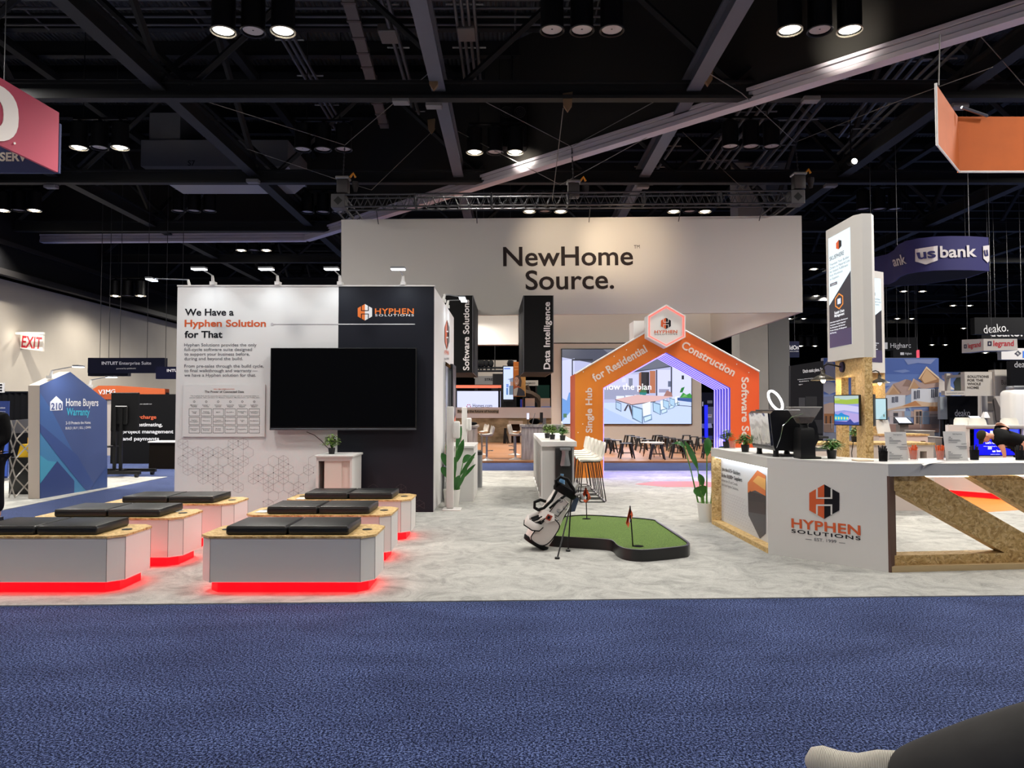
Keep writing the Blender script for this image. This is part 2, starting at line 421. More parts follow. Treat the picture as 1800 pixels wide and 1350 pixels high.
# bulkhead with its pale track along the bottom edge
q = [onz(-60, 424.5, ZB), onz(536, 421, ZB), onz(1800, 26, ZB)]; q.append(q[2] + (q[2] - q[1]).normalized() * 4)
for i in range(3):
    d = (q[i + 1] - q[i]).normalized(); nn = V((d.y, -d.x, 0)); nn = -nn if nn.y > 0 else nn
    struct('wall_bulkhead', MB().prism([q[i], q[i + 1], q[i + 1] + V((0, 0, 4.3)), q[i] + V((0, 0, 4.3))], -nn * 0.25), M('bulkhead_paint', (44, 42, 40), 0.8))
    tm = MB()
    for z0, z1, o in ((-0.04, 0.05, .06), (0.07, 0.20, .03), (0.22, 0.30, .07)):
        tm.prism([q[i] + V((0, 0, z0)), q[i + 1] + V((0, 0, z0)), q[i + 1] + V((0, 0, z1)), q[i] + V((0, 0, z1))], nn * o)
    tm.prism([q[i] - nn * .25 + V((0, 0, -.06)), q[i + 1] - nn * .25 + V((0, 0, -.06)), q[i + 1] + nn * .06 + V((0, 0, -.06)), q[i] + nn * .06 + V((0, 0, -.06))], V((0, 0, .03)))
    struct('trim_2', tm, M('bulkhead_track', (206, 198, 208), 0.5))
# roof trusses across the hall
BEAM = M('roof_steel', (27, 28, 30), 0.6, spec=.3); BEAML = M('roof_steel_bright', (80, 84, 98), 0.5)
for i in range(8):
    y = 17.6 + 6.6 * i
    m = MB().box(-21, 58, y - .13, y + .13, ZB + .02, ZB + .1).box(-21, 58, y - .05, y + .05, ZB + .1, ZB + .4).box(-21, 58, y - .14, y + .14, ZB + .4, ZB + .46)
    m.box(-21, 58, y - .12, y + .12, 12.5, 12.75)
    k = -21.0; up = True
    while k < 57:
        a, b = (ZB + .4, 12.5) if up else (12.5, ZB + .4)
        m.tube([(k, y, a), (k + 3.3, y, b)], 0.09, 5); k += 3.3; up = not up
    struct('roof_beam', m, BEAM)
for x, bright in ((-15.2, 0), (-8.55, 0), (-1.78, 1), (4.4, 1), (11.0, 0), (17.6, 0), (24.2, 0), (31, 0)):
    m = MB().box(x - .17, x + .17, 6, 90, ZB + .22, ZB + .27).box(x - .05, x + .05, 6, 90, ZB + .27, ZB + .66).box(x - .17, x + .17, 6, 90, ZB + .66, ZB + .72)
    if not bright:
        m.box(x - .13, x + .13, 6, 90, 12.4, 12.65); k = 11.0; up = True
        while k < 88:
            a, b = (ZB + .6, 12.4) if up else (12.4, ZB + .6)
            if not (-9 < x < -8 and 23 < k < 29): m.tube([(x, k, a), (x, k + 3.3, b)], 0.10, 5)
            k += 3.3; up = not up
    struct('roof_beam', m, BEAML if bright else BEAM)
for i in range(34):
    y = 11.5 + 1.65 * i
    struct('roof_joist_beam', MB().box(-21, 58, y - .05, y + .05, 12.78, 13.25).box(-21, 58, y - .12, y + .12, 12.75, 12.79), BEAM)
# raceways and conduits under the roof
def run(name, pts, r, mat, label, cat, n=6, group=None):
    return single(name, MB().tube(pts, r, n), mat, label, cat, group)
GALV = M('galvanised_conduit', (96, 96, 98), 0.4, 0.6); RACE = M('painted_raceway', (98, 92, 88), 0.55)
a, b = onz(612, 2, 11.9), onz(676, 226, 11.9)
t = thing('cable_raceway', 'grey bolted cable raceway running up to the black bulkhead', 'cable raceway', a)
d = (b - a); a0 = a - d * .25; wv = V((.16, 0, 0))
MB().prism([a0 - wv, a0 + wv, b + wv, b - wv], (0, 0, .14)).build('channel', RACE, t)
for k in range(12):
    p = a0 + (b - a0) * ((k + .5) / 12); box(p.x - .19, p.x + .19, p.y - .05, p.y + .05, p.z - .02, p.z + .15).build('joint_band', M('raceway_joint', (84, 76, 72), 0.6), t)
def conduits(px0, py0, px1, py1, z, n, gap, r, label, boxat=None):
    a, b = onz(px0, py0, z), onz(px1, py1, z); d = (b - a).normalized(); s = V((d.y, -d.x, 0)).normalized()
    t = thing('conduit_run', label, 'conduit', a)
    m = MB()
    for k in range(n):
        o = s * ((k - (n - 1) / 2) * gap); m.tube([a + o, b + o], r, 6)
    m.build('conduit_pipe', GALV, t)
    L = (b - a).length; kk = 1.0
    while kk < L:
        p = a + d * kk; MB().tube([p - s * (n * gap / 2 + .15) + V((0, 0, .05)), p + s * (n * gap / 2 + .15) + V((0, 0, .05))], .03, 4).build('hanger_bar', GALV, t); kk += 2.2
    if boxat:
        p = onz(*boxat, z); MB().rbox(p.x - .24, p.x + .24, p.y - .35, p.y + .35, p.z - .1, p.z + .12, .02, 1).build('junction_box', RACE, t)
conduits(812, -30, 832, 152, 11.6, 4, .16, .045, 'bundle of four grey conduits with a square junction box above the two lit lamps', (820, 56))
conduits(668, -30, 732, 200, 11.6, 2, .16, .055, 'pair of grey conduits with a square box left of the broad steel beam', (683, 60))
conduits(490, 40, 604, 238, 11.8, 3, .17, .05, 'three bright conduits running down from the twin lit lamps at top left')
conduits(-20, 22, 1086, 22, 12.2, 4, .42, .035, 'four thin conduits crossing the roof just under the deck')
conduits(1470, 130, 1310, 330, 10.4, 3, .3, .05, 'three slanting conduits in the far hall under the pale bulkhead track')
conduits(1620, 80, 1490, 240, 10.9, 3, .3, .06, 'slanting conduits in the far hall right of the bulkhead track')
conduits(1690, 70, 1480, 270, 9.9, 2, .25, .045, 'two bent conduits hanging near the orange banner')
conduits(1340, 175, 1250, 300, 10.6, 4, .3, .05, 'four conduits behind the unlit black lamp cluster')
conduits(1180, 240, 1120, 330, 10.6, 3, .3, .05, 'short conduits seen under the bulkhead track above the big white banner')
# ducts and roof machines
DUCT = M('duct_grey', (112, 112, 116), 0.6); DUCTD = M('duct_dark', (22, 22, 24), 0.6)
t = thing('air_handler', 'large grey roof air handler marked S7 hanging at left', 'air handler', at(375, 300, 25.5))
P5 = front(25.2)
x0, x1 = P5.P(248, 250).x, P5.P(506, 250).x; zt, zb = P5.P(300, 246).z, P5.P(300, 292).z
MB().box(x0, x1, 25.2, 27.6, zb, zt).build('casing', DUCT, t)
MB().prism([(x0, 25.2, zb), (x1, 25.2, zb), (x1 - .4, 25.2, zb - .32), (x0 + .5, 25.2, zb - .32)], (0, 2.2, 0)).build('skirt', M('duct_pale', (150, 150, 154), 0.6), t)
MB().box(P5.P(264, 0).x, P5.P(318, 0).x, 25.3, 27.2, zt, zt + 1.0).build('duct_collar', DUCT, t)
m = MB(); m.ptext('S7', P5, (330, 291), (343, 291), 9, 0.02); m.build('lettering', BLACK, t)
t = thing('roof_speaker', 'dark four-horn loudspeaker box hanging above the two centre lamps', 'loudspeaker', at(900, 255, 22.5))
P6 = front(22.4); a, b = P6.P(878, 182), P6.P(926, 258)
MB().rbox(a.x, b.x, 22.4, 23.4, b.z, a.z, .04).build('cabinet', DUCTD, t)
m = MB()
for cx, cy in ((890, 197), (914, 197), (890, 224), (914, 224)):
    c = P6.P(cx, cy); 
    for rr in (.17, .11, .05): m.tube([c + V((math.cos(k * .524) * rr, -.01, math.sin(k * .524) * rr)) for k in range(12)], .014, 4, True)
m.build('horn_rim', M('horn_rim', (44, 44, 46), 0.5), t)
MB().tube([(a.x + .4, 22.9, a.z), (a.x + .4, 22.9, 12.7)], .03, 5).build('hanger', DUCTD, t)
t = thing('round_duct', 'black round-topped duct against the bulkhead above the loudspeaker box', 'duct', at(900, 120, 23.5))
a, b = at(877, 65, 23.6), at(928, 158, 23.6)
MB().loft([[V((a.x + (b.x - a.x) * (.5 + .5 * math.cos(k * math.pi / 8)), 23.6 + yy, a.z - .4 + .4 * math.sin(k * math.pi / 8))) for k in range(9)] + [V((a.x, 23.6 + yy, b.z)), V((b.x, 23.6 + yy, b.z))] for yy in (0, 1.0)]).build('duct_body', M('duct_blackish', (30, 30, 31), 0.6), t)

# ------------------------------------------------------------------ lamp clusters
def cluster_parts(t, lit, lens=True):
    for i, x in enumerate((-.62, 0, .62)):
        on = lit and i != 1
        rr = .24
        MB().lathe([(rr - .02, .0), (rr, .0), (rr, .72), (.15, .78), (.03, .8)], (x, 0, 0), 18, cap=False).build('lamp_can', BLACKM, t, True)
        MB().lathe([(.02, .03), (rr - .03, .03)], (x, 0, 0), 18, cap=False).build('lamp_lens', (LENS if not on else M('lamp_lens_lit', (255, 246, 226), 0.4, emit=5.0)), t, True)
        if on: MB().ball((x, 0, .0), .13, .09, .05, 10).build('lamp_bulb', LAMPW, t, True)
        MB().tube([(x + (rr + .01) * math.cos(k * math.pi / 10), (rr + .01) * math.sin(k * math.pi / 10)) + (0.0,) for k in range(20)], .018, 5, True).build('lamp_rim', M('lamp_rim', (170, 165, 150), 0.4) if on else BLACKM, t, True)
    MB().box(-.8, .8, -.04, .04, .86, .92).box(-.66, -.58, -.03, .03, .75, .9).box(-.04, .04, -.03, .03, .75, .9).box(.58, .66, -.03, .03, .75, .9).build('bracket', BLACKM, t, True)
    MB().tube([(-.5, 0, .9), (-.5, 0, 3.96)], .015, 4).build('hanger_rod', BLACKM, t, True)
    MB().tube([(.5, 0, .9), (.5, 0, 3.96)], .015, 4).build('hanger_rod', BLACKM, t, True)
near = [  # px, py of the lens line, lit, label
    (445, 56, 1, 'twin lit hall lamp cluster at the very top, left of the raceway'),
    (1023, 54, 0, 'cluster of three unlit black can lamps at top centre'),
    (1441, 54, 1, 'twin lit hall lamp cluster in front of the bulkhead at top right'),
    (175, 260, 1, 'twin lit hall lamp cluster beside the pink hanging sign'),
    (568, 263, 0, 'unlit black lamp cluster left of the broad steel beam'),
    (870, 268, 1, 'twin lit hall lamp cluster below the roof loudspeaker box'),
    (1320, 258, 0, 'unlit black lamp cluster under the pale bulkhead track'),
    (33, 370, 1, 'small lit hall lamp cluster low at the far left, below the pink sign'),
    (341, 371, 0, 'unlit lamp cluster below the grey air handler'),
    (568, 373, 0, 'unlit lamp cluster just left of the lighting truss end'),
    (1545, 368, 0, 'unlit lamp cluster above the tall digital sign tower'),
    (446, 440, 1, 'distant lit lamp cluster above the black arm lights of the white booth'),
    (958, 372, 1, 'lit lamp pair under the centre of the lighting truss'),
    (1212, 372, 1, 'lit lamp pair under the right half of the lighting truss'),
    (225, 520, 1, 'distant lit lamp cluster over the beige left wall')]
protos = {}
for px, py, lit, lab in near:
    p = onz(px, py, 9.35) if py < 500 else at(px, py, 36)
    if lit not in protos:
        t = thing('ceiling_lamp_cluster', lab, 'ceiling lamp', p, 0, 'hall lamp clusters'); cluster_parts(t, lit); protos[lit] = t
    else: dup(protos[lit], p, None, lab)
    if lit and p.y < 40:
        for s in (-.62, .62): light('SPOT', 'hall_lamp_beam', (p.x + s, p.y, p.z - .1), 1500 if p.y < 20 else 2400 if (p.y < 28 or p.x < -6) and p.y < 32 else 220 if p.y < 32 else 500 if px < 300 else 3600, (1, .94, .84), .12, (p.x + s, p.y - .01, 0), spot_size=R(115 if p.y < 32 else 150), spot_blend=.6)
for (px, py), (tx, ty) in (((870, 268), (985, 290)), ((1441, 54), (1520, 92))):
    p = onz(px, py, 9.2) + V((.3, .5, 0)); light('SPOT', 'added_scallop_spot', p, 180, (1, .93, .8), .1, onz(tx, ty - 20, 9.9), spot_size=R(80), spot_blend=1.0)  # spots added outside the cans to throw light scallops on the bulkhead
far = [(1450, 473), (1705, 577), (1525, 463), (1605, 512), (1690, 537), (1590, 560), (1650, 606), (1420, 608), (1560, 640), (1745, 620), (1480, 560), (1400, 560), (1450, 520), (1760, 650)]
for i, (px, py) in enumerate(far):
    p = onz(px, py, 9.35)
    if p.y > 88: p = at(px, py, 60 + rnd.random() * 25)
    if p.y < 62: light('SPOT', 'hall_lamp_beam', (p.x, p.y, p.z - .1), 5000, (1, .94, .84), .2, (p.x, p.y - .01, 0), spot_size=R(125), spot_blend=.6)
    dup(protos[1], p, None, 'tiny lit lamp pair far off in the dark right-hand hall', 'tiny far hall lamps')
# pale junction plates bolted under beams
for i, (px, py, lab) in enumerate([(763, 188, 'white junction plate under the broad steel beam at centre'), (705, 181, 'small white plate hanging left of the broad steel beam'), (90, 330, 'white plate on the beam below the pink sign'),
                              (445, 321, 'white plate where the left roof beams cross'), (1425, 178, 'white plate beside the far-hall beam at right'), (1685, 190, 'white plate behind the orange banner fold'), (1130, 330, 'white plate under the right steel beam'), (1460, 328, 'white plate near the small round spotlight')]):
    p = onz(px, py, ZB - .05); single('junction_plate', MB().rbox(p.x - .2, p.x + .2, p.y - .12, p.y + .12, p.z - .02, p.z + .1, .015, 1), M('plate_white', (120, 118, 122), 0.6), lab, 'junction plate', 'junction plates')
t = thing('round_spotlight', 'small round lit spotlight alone in the dark roof at right', 'spotlight', at(1501, 284, 22))
c = at(1501, 284, 22); mm = Matrix.Translation(c) @ Matrix.Rotation(R(-80), 4, 'X')
MB().lathe([(.09, -.02), (.12, 0), (.11, .28), (.05, .34)], (0, 0, 0), 14, Matrix.Translation(c) @ Matrix.Rotation(R(-75), 4, 'X')).build('housing', BLACKM, t)
MB().ball(c + V((0, -.04, 0)), .085, .03, .085, 12).build('bulb', LAMPW, t)
MB().tube([c + V((0, .2, 0)), V((c.x, c.y + .2, 13.3))], .02, 4).build('stem', BLACKM, t)
# ================================================================== BENCHES
def oct_outline(L, W, c, z):
    a, b = L / 2, W / 2
    return [V(p + (z,)) for p in ((-a + c, -b), (a - c, -b), (a, -b + c), (a, b - c), (a - c, b), (-a + c, b), (-a, b - c), (-a, -b + c))]
def make_bench(t):
    L, W, c = 1.42, .62, .1
    body = MB().prism(oct_outline(L, W, c, .1), (0, 0, .355)); body.build('body', WHITE, t, True)
    for p in oct_outline(L, W, c, .1)[:4]: box(p.x - .0015, p.x + .0015, p.y - .0015, p.y + .0015, .1, .455).build('corner_seam', M('seam_dark', (90, 84, 80), 0.7), t, True)
    top = MB().prism(oct_outline(L + .015, W + .015, c, .455), (0, 0, .018)).build('bench_top', OSB, t, True)
    MB().prism(oct_outline(L - .12, W - .12, .08, .008), (0, 0, .1)).build('light_plinth', REDLED, t, True)
    for s in (-.255, .255):
        cu = MB().rbox(s - .25, s + .25, -.27, .25, .473, .548, .022, 3).build('cushion', LEATHER, t, True)
        MB().tube([(s - .235, -.265, .543), (s + .235, -.265, .543), (s + .245, .24, .543), (s - .245, .24, .543)], .004, 5, True).build('piping', LEATHER, cu, True)
    for s in (-.6, .6):
        g = MB().lathe([(.001, 0), (.042, 0), (.042, .003), (.001, .003)], (s, .02, .474), 16, cap=False).build('cable_grommet', M('grommet_grey', (52, 56, 58), 0.5), t, True)
BX = [(-3.90, 6.0, 'white bench with black cushions and red glow, front left, cut by the frame'), (-3.87, 7.0, 'white bench with black cushions, middle of the left column'), (-3.78, 8.05, 'white bench with black cushions, rear of the left column'),
      (-1.84, 6.0, 'white bench with two black cushions, front of the right column, whole front in view'), (-1.905, 7.2, 'white bench with black cushions, middle of the right column'), (-1.875, 8.4, 'white bench with black cushions, nearest the white wall cabinet')]
b0 = None
for x, y, lab in BX:
    p = (x, y + .31, 0)
    if b0 is None: b0 = thing('bench', lab, 'bench', p, 0, 'white cushioned benches'); make_bench(b0)
    else: dup(b0, p, None, lab)
for (px, py, z, lab) in ((308, 898, .475, 'white card on the right end of the middle left bench'), (393, 875, .475, 'white card on the right end of the rear left bench'), (462, 899, .475, 'white card on the left end of the middle right bench'), (531, 876, .475, 'white card on the left end of the rear right bench')):
    p = onz(px, py, z + .001); single('card', MB().box(p.x - .055, p.x + .055, p.y - .08, p.y + .08, z, z + .003), PAPER, lab, 'card', 'cards on the benches')

# ================================================================== WHITE AND NAVY EXHIBIT WALL
YB = 10.75; PW = front(YB)
XL, XS, XR, ZT = PW.P(309, 700).x, PW.P(594.5, 600).x, -1.15, PW.P(500, 503.5).z
t = thing('exhibit_wall', 'large white and charcoal exhibit wall with a bold headline and honeycomb pattern', 'exhibit wall', ((XL + XR) / 2, YB + 1.8, 0))
MB().box(XL, XS, YB, YB + .06, 0, ZT).build('white_panel', WALLW, t)
MB().box(XS, XR, YB, YB + .06, 0, ZT).build('charcoal_panel', NAVY, t)
YE = 14.45
PS = Plane((XR, 0, 0), (1, 0, 0))
sd = [(770, 620), (790, 780)]
dY0, dY1, dz = 12.35, 13.55, 2.28
MB().box(XR - .06, XR, YB + .06, dY0, 0, ZT).box(XR - .06, XR, dY1, YE, 0, ZT).box(XR - .06, XR, dY0, dY1, dz, ZT).build('side_panel', WALLW, t)
MB().box(XL, XL + .06, YB + .06, YE, 0, ZT).box(XL + .06, XR - .06, YE - .06, YE, 0, ZT).build('rear_panel', WALLW, t)
MB().box(XL - .005, XR + .01, YB - .008, YB + .07, ZT, ZT + .02).build('cap_strip', WHITE, t)
dp = MB().box(XR - .05, XR - .02, dY0 + .02, dY1 - .02, 0.02, dz - .02).build('door', M('door_silver', (150, 152, 154), 0.3, 0.6), t)
MB().box(XR - .03, XR + .03, dY0 - .05, dY0 + .02, 0, dz).box(XR - .03, XR + .03, dY1 - .02, dY1 + .05, 0, dz).box(XR - .03, XR + .03, dY0, dY1, dz - .04, dz + .03).build('door_frame', CHROME, t)
m = MB()
m.ptext('We Have a', PW, (325, 554.5), (411, 554.5), 11.5, .022, off=.003); m.ptext('for That', PW, (324.5, 593.5), (391, 593.5), 11.5, .022, off=.003); m.build('headline_lettering', INK, t)
MB().ptext('Hyphen Solution', PW, (324.5, 574), (467.5, 574), 11.5, .022, off=.003).build('headline_lettering', ORANGE, t)
m = MB()
for s, y, x in (('Hyphen Solutions provides the only', 608.8, 451), ('full-cycle software suite designed', 616.8, 443), ('to support your business before,', 625, 439), ('during and beyond the build.', 633, 427),
                ('From pre-sales through the build cycle,', 646, 463.5), ('to final walkthrough and warranty \u2014', 654, 453), ('we have a Hyphen solution for that.', 662, 450)):
    m.ptext(s, PW, (324, y), (x, y), 5.3, .004, off=.003)
m.build('paragraph_lettering', INKG, t)
m = MB(); a, b = PW.P(478, 569), PW.P(594.5, 571)
m.prism([PW.P(478, 569.2), PW.P(594.5, 569.2), PW.P(594.5, 570.6), PW.P(478, 570.6)], (0, -.004, 0)); c = PW.P(478.5, 570)
m.prism([c + V((math.cos(k * .5236) * .022, 0, math.sin(k * .5236) * .022)) for k in range(12)], (0, -.005, 0)); m.build('rule_line', PALE, t)
MB().prism([PW.P(594.5, 569.2), PW.P(729.5, 569.2), PW.P(729.5, 570.6), PW.P(594.5, 570.6)], (0, -.004, 0)).build('rule_line', INKW, t)
lg = [MB(), MB(), MB()]; hexlogo(lg, PW, 641.5, 549, 14.5, .003)
lg[0].ptext('HYPHEN', PW, (659, 551.5), (727.5, 551.5), 9.2, .02, 1.1, off=.003); lg[0].build('logo_orange', M('ink_bright_orange', (232, 120, 46), 0.5), t)
lg[1].ptext('SOLUTIONS', PW, (659.5, 556), (727.5, 556), 3.8, .012, 1.3, off=.003); lg[1].build('logo_white', INKW, t); lg[2].build('logo_lines', NAVY, t)
# honeycomb line pattern low on the wall
def hexnet(cells, r, mat, x0, x1, y1, chord=()):
    m = MB(); dots = MB()
    for cx, cy, full in cells:
        pts = [(cx + r * math.sin(k * math.pi / 3), cy - r * math.cos(k * math.pi / 3)) for k in range(6)]
        segs = [(pts[k], pts[(k + 1) % 6]) for k in range(6)]
        if full: segs += [(pts[0], pts[3]), (pts[1], pts[4]), (pts[2], pts[5])]
        for A, B in segs:
            if any(p[0] < x0 or p[0] > x1 or p[1] > y1 for p in (A, B)): continue
            a, b = PW.P(*A, .002), PW.P(*B, .002); d = (b - a).normalized(); s = V((d.z, 0, -d.x)) * .0017
            m.poly([a - s, b - s, b + s, a + s])
        if full and rnd.random() < .6:
            p = PW.P(*pts[rnd.randrange(6)], .003); dots.poly([p + V((math.cos(k) * .007, 0, math.sin(k) * .007)) for k in range(6)])
    return m, dots
r = 10.2; w3 = r * math.sqrt(3); cells = []
rows = [(780, [0, 5, 6]), (795.3, [0.5, 1.5, 2.5, 3.5, 4.5, 6.5]), (810.6, [0, 2, 3, 4, 5, 6, 9, 10, 13]), (825.9, [.5, 1.5, 2.5, 3.5, 4.5, 5.5, 7.5, 8.5, 9.5, 10.5, 12.5]), (841.2, [2, 3, 4, 5, 7, 8, 9, 10, 11, 12]), (856.5, [3.5, 5.5, 8.5, 9.5, 10.5, 11.5]), (871.8, [9, 11]), (887, [8.5])]
for y, cs in rows:
    for k in cs: cells.append((318 + (k + .2) * w3, y, rnd.random() < .62))
m, dots = hexnet(cells, r, None, 309, 592, 900); m.build('honeycomb_pattern', M('pattern_grey', (186, 179, 182), 0.6), t); dots.build('pattern_dots', INKG, t)
m, dots = hexnet([(656, 861, 0), (705, 861, 1), (714, 877, 0), (737, 889, 1), (728, 904, 0), (747, 905, 0)], 10.2, None, 600, 760, 899); m.build('honeycomb_pattern', M('pattern_dim', (74, 70, 72), 0.6), t)
# raised infographic board
bd = MB(); a, b = PW.P(323.5, 676), PW.P(466, 767.5); bd.box(a.x, b.x, YB - .02, YB, b.z, a.z); bo = bd.build('infographic_board', WALLW, t)
PB = front(YB - .02); m = MB()
m.ptext('The Power of Connected Data', PB, (360, 690.3), (429, 690.3), 3.6, .012); 
for s, y, x0, x1 in (('The Hyphen Hub stands out as the best software solution with its unmatched ability to', 696.6, 335, 455), ('connect systems, data, and teams for Builders, Suppliers, Manufacturers, and Trades alike', 699.6, 333, 456)): m.ptext(s, PB, (x0, y), (x1, y), 1.5, .003)
cols = ['Marketing + Sales', 'Design + Warranty', 'Accounting + Operations', 'Construction Management', 'Orders + Field Management', 'Supply Chain Management']
cells = [['Homes CRM', 'Hyphen HomeSight', 'BRIX', 'BuildPro', 'SupplyPro GN', 'SupplyPro Connect'], ['Hyphen HomeSight', 'Warranty', 'Hyphen Operations', 'Inspections', 'Lien W.', 'SkuSphere'], ['Chameleon Power', 'Homeowner Portal', 'Build Invest', 'BuildPro', 'SupplyPro', 'Paysphere']]
for i, cnm in enumerate(cols):
    x = 341.6 + i * 21.1; ws = cnm.split(' ')
    m.ptext(' '.join(ws[:-1]), PB, (x - 6.6, 712.7), (x + 6.6, 712.7), 1.6, .008); m.ptext(ws[-1], PB, (x - 5, 715.4), (x + 5, 715.4), 1.6, .008)
    hexa = [PB.P(x + 2 * math.sin(k * 1.047), 706 - 2 * math.cos(k * 1.047), .003) for k in range(6)]; hexi = [PB.P(x + 1.4 * math.sin(k * 1.047), 706 - 1.4 * math.cos(k * 1.047), .003) for k in range(6)]
    for k in range(6): m.poly([hexa[k], hexa[(k + 1) % 6], hexi[(k + 1) % 6], hexi[k]])
    for j in range(3):
        y0 = 718.3 + j * 15; x0, x1, y1 = x - 9.5, x + 9.5, y0 + 13
        for A in ((x0, y0, x1, y0 + .5), (x0, y1 - .5, x1, y1), (x0, y0, x0 + .5, y1), (x1 - .5, y0, x1, y1)): m.poly([PB.P(u, v, .003) for u, v in rect(*A)])
        s = cells[j][i].split(' '); 
        for q_, ww in enumerate(s): m.ptext(ww, PB, (x - .75 * len(ww) - .6, y0 + 7 + 2.6 * q_ - (len(s) - 1)), (x + .75 * len(ww) + .6, y0 + 7 + 2.6 * q_ - (len(s) - 1)), 1.6, .003)
m.build('board_lettering', INK, bo)
MB().ptext('REAL-TIME COMMUNICATION', PB, (376, 684.8), (412, 684.8), 1.6, .008).build('board_lettering', ORANGE, bo)
# side wall marks
lg = [MB(), MB(), MB()]; hexlogo(lg, PS, 785, 588, 26, .01, .17, 1.0); lg[0].build('side_logo_orange', ORANGE, t); lg[1].build('side_logo_black', INK, t); lg[2].build('side_logo_lines', WALLW, t)
m = MB(); m.ptext('HYPHEN', PS, (780, 622.5), (788.5, 624), 7, .02, off=.01); m.build('side_lettering', ORANGE, t)
m = MB(); m.ptext('SOLUTIONS', PS, (780, 633), (788.5, 632), 3.5, .01, off=.01); m.build('side_lettering', INK, t)
# framed dark picture on the side wall past the door
t2 = thing('wall_screen', 'dark portrait picture on the exhibit side wall past the silver door', 'picture', (XR + .04, 14.0, 1.9))
MB().box(XR, XR + .05, 13.62, 14.4, 1.05, 2.35).build('picture_frame', BLACK, t2)
m = MB(); m.cur = C(60, 50, 48); m.poly([(XR + .052, 13.66, 1.1), (XR + .052, 14.36, 1.1), (XR + .052, 14.36, 2.3), (XR + .052, 13.66, 2.3)]); m.cur = C(214, 100, 50); m.poly([(XR + .054, 13.9, 1.1), (XR + .054, 14.3, 1.1), (XR + .054, 14.3, 1.4), (XR + .054, 13.9, 1.3)])
m.cur = C(130, 120, 120); m.poly([(XR + .054, 13.8, 1.5), (XR + .054, 14.2, 1.4), (XR + .054, 14.2, 1.9), (XR + .054, 13.8, 2.1)]); m.build('picture', PRINT, t2)

# wall TV
PT = front(YB - .12); a, b = PT.P(475.5, 611.5), PT.P(731.5, 755)
t = thing('television', 'large black switched-off television on the white and charcoal exhibit wall', 'television', ((a.x + b.x) / 2, YB - .06, (a.z + b.z) / 2))
MB().rbox(a.x, b.x, YB - .12, YB - .055, b.z, a.z, .006, 1).build('housing', BLACK, t)
MB().box(a.x + .015, b.x - .015, YB - .123, YB - .12, b.z + .035, a.z - .012).build('screen_panel', M('dark_glass', (4, 4, 5), 0.08, coat=0.6), t)
MB().rbox(a.x, b.x, YB - .127, YB - .1, b.z - .008, b.z + .016, .004, 1).build('bottom_bar', M('bar_silver', (110, 110, 116), 0.3, 0.8), t)
MB().box(a.x + .6, b.x - .6, YB - .06, YB, b.z + .3, a.z - .3).build('wall_mount', BLACKM, t)
run('power_cable', [PT.P(537, 757) + V((0, .06, -.02)), at(553, 765, YB - .05), at(565, 775, YB - .06), at(574, 785, YB - .1), at(583, 793, YB - .15)], .006, BLACK, 'thin black cable drooping from the television to the cabinet plant', 'cable')

# cabinet
zt = 1.02
a = at(556, 800, 10.0); b = at(619, 800, 10.0); fy = 10.0; hz = a.z
t = thing('cabinet', 'small white cabinet with a sliding door, in front of the exhibit wall', 'cabinet', ((a.x + b.x) / 2, fy + .3, 0))
x0, x1 = a.x, b.x
MB().box(x0, x0 + .03, fy, fy + .62, 0, hz - .03).box(x1 - .03, x1, fy, fy + .62, 0, hz - .03).box(x0 + .03, x1 - .03, fy + .58, fy + .62, 0, hz - .03).box(x0 + .03, x1 - .03, fy, fy + .58, .02, .06).box(x0 + .03, x1 - .03, fy, fy + .03, hz - .08, hz - .03).build('carcass', WHITE, t)
MB().rbox(x0 - .02, x1 + .02, fy - .02, fy + .64, hz - .03, hz, .006, 1).build('cabinet_top', WHITE, t)
xm = at(599, 800, fy).x; xa = at(570, 800, fy).x
for (u0, u1, yy, hx) in ((xa, xm + .01, fy + .012, at(573.5, 850, fy).x), (xm, x1 - .03, fy + .03, at(610.5, 850, fy).x)):
    dd = MB().box(u0, u1, yy, yy + .016, .06, hz - .08).build('door', M('door_cream', (222, 210, 200), 0.5), t)
    MB().lathe([(.012, 0), (.012, .004), (.001, .004)], (0, 0, 0), 10, Matrix.Translation((hx, yy, .42)) @ Matrix.Rotation(R(90), 4, 'X')).build('finger_pull', M('brass', (150, 120, 80), 0.4, 0.8), dd)
MB().box(x0 + .03, xa + .1, fy + .3, fy + .32, .06, hz - .08).build('back_shelf', M('cabinet_inside', (86, 72, 64), 0.7), t)

# arm lights on top of the wall
def arm_light(head, base, label, group='arm lights on the white exhibit wall', power=9, target=None):
    head, base = V(head), V(base)
    t = thing('arm_light', label, 'arm light', base, 0, group)
    d = head - base; h = V((d.x, d.y, 0)).normalized(); s = V((h.y, -h.x, 0))
    mid = base + V((0, 0, .14)) + h * .03
    MB().prism([base - s * .035 - h * .05, base + s * .035 - h * .05, base + s * .035 + h * .05, base - s * .035 + h * .05], (0, 0, .05)).tube([base, mid], [.03, .018], 8).build('clamp', WHITE, t)
    MB().tube([mid, head + V((0, 0, .03))], .009, 6).build('arm', STEEL, t)
    hd = MB(); hd.prism([head - s * .1 - h * .04 + V((0, 0, .012)), head + s * .1 - h * .04 + V((0, 0, .012)), head + s * .1 + h * .06 + V((0, 0, .012)), head - s * .1 + h * .06 + V((0, 0, .012))], (0, 0, .025)); hd.build('lamp_head', STEEL, t)
    hd = MB(); hd.prism([head - s * .095 - h * .045, head + s * .095 - h * .045, head + s * .095 + h * .055, head - s * .095 + h * .055], (0, 0, .012)); hd.build('led_panel', LAMPC, t)
    if power:
        tg = target if target is not None else base + V((0, 0, -1.4))
        light('SPOT', 'arm_light_beam', head + V((0, 0, -.03)), power, (.86, .95, 1.0), .06, tg, spot_size=R(130), spot_blend=.8)
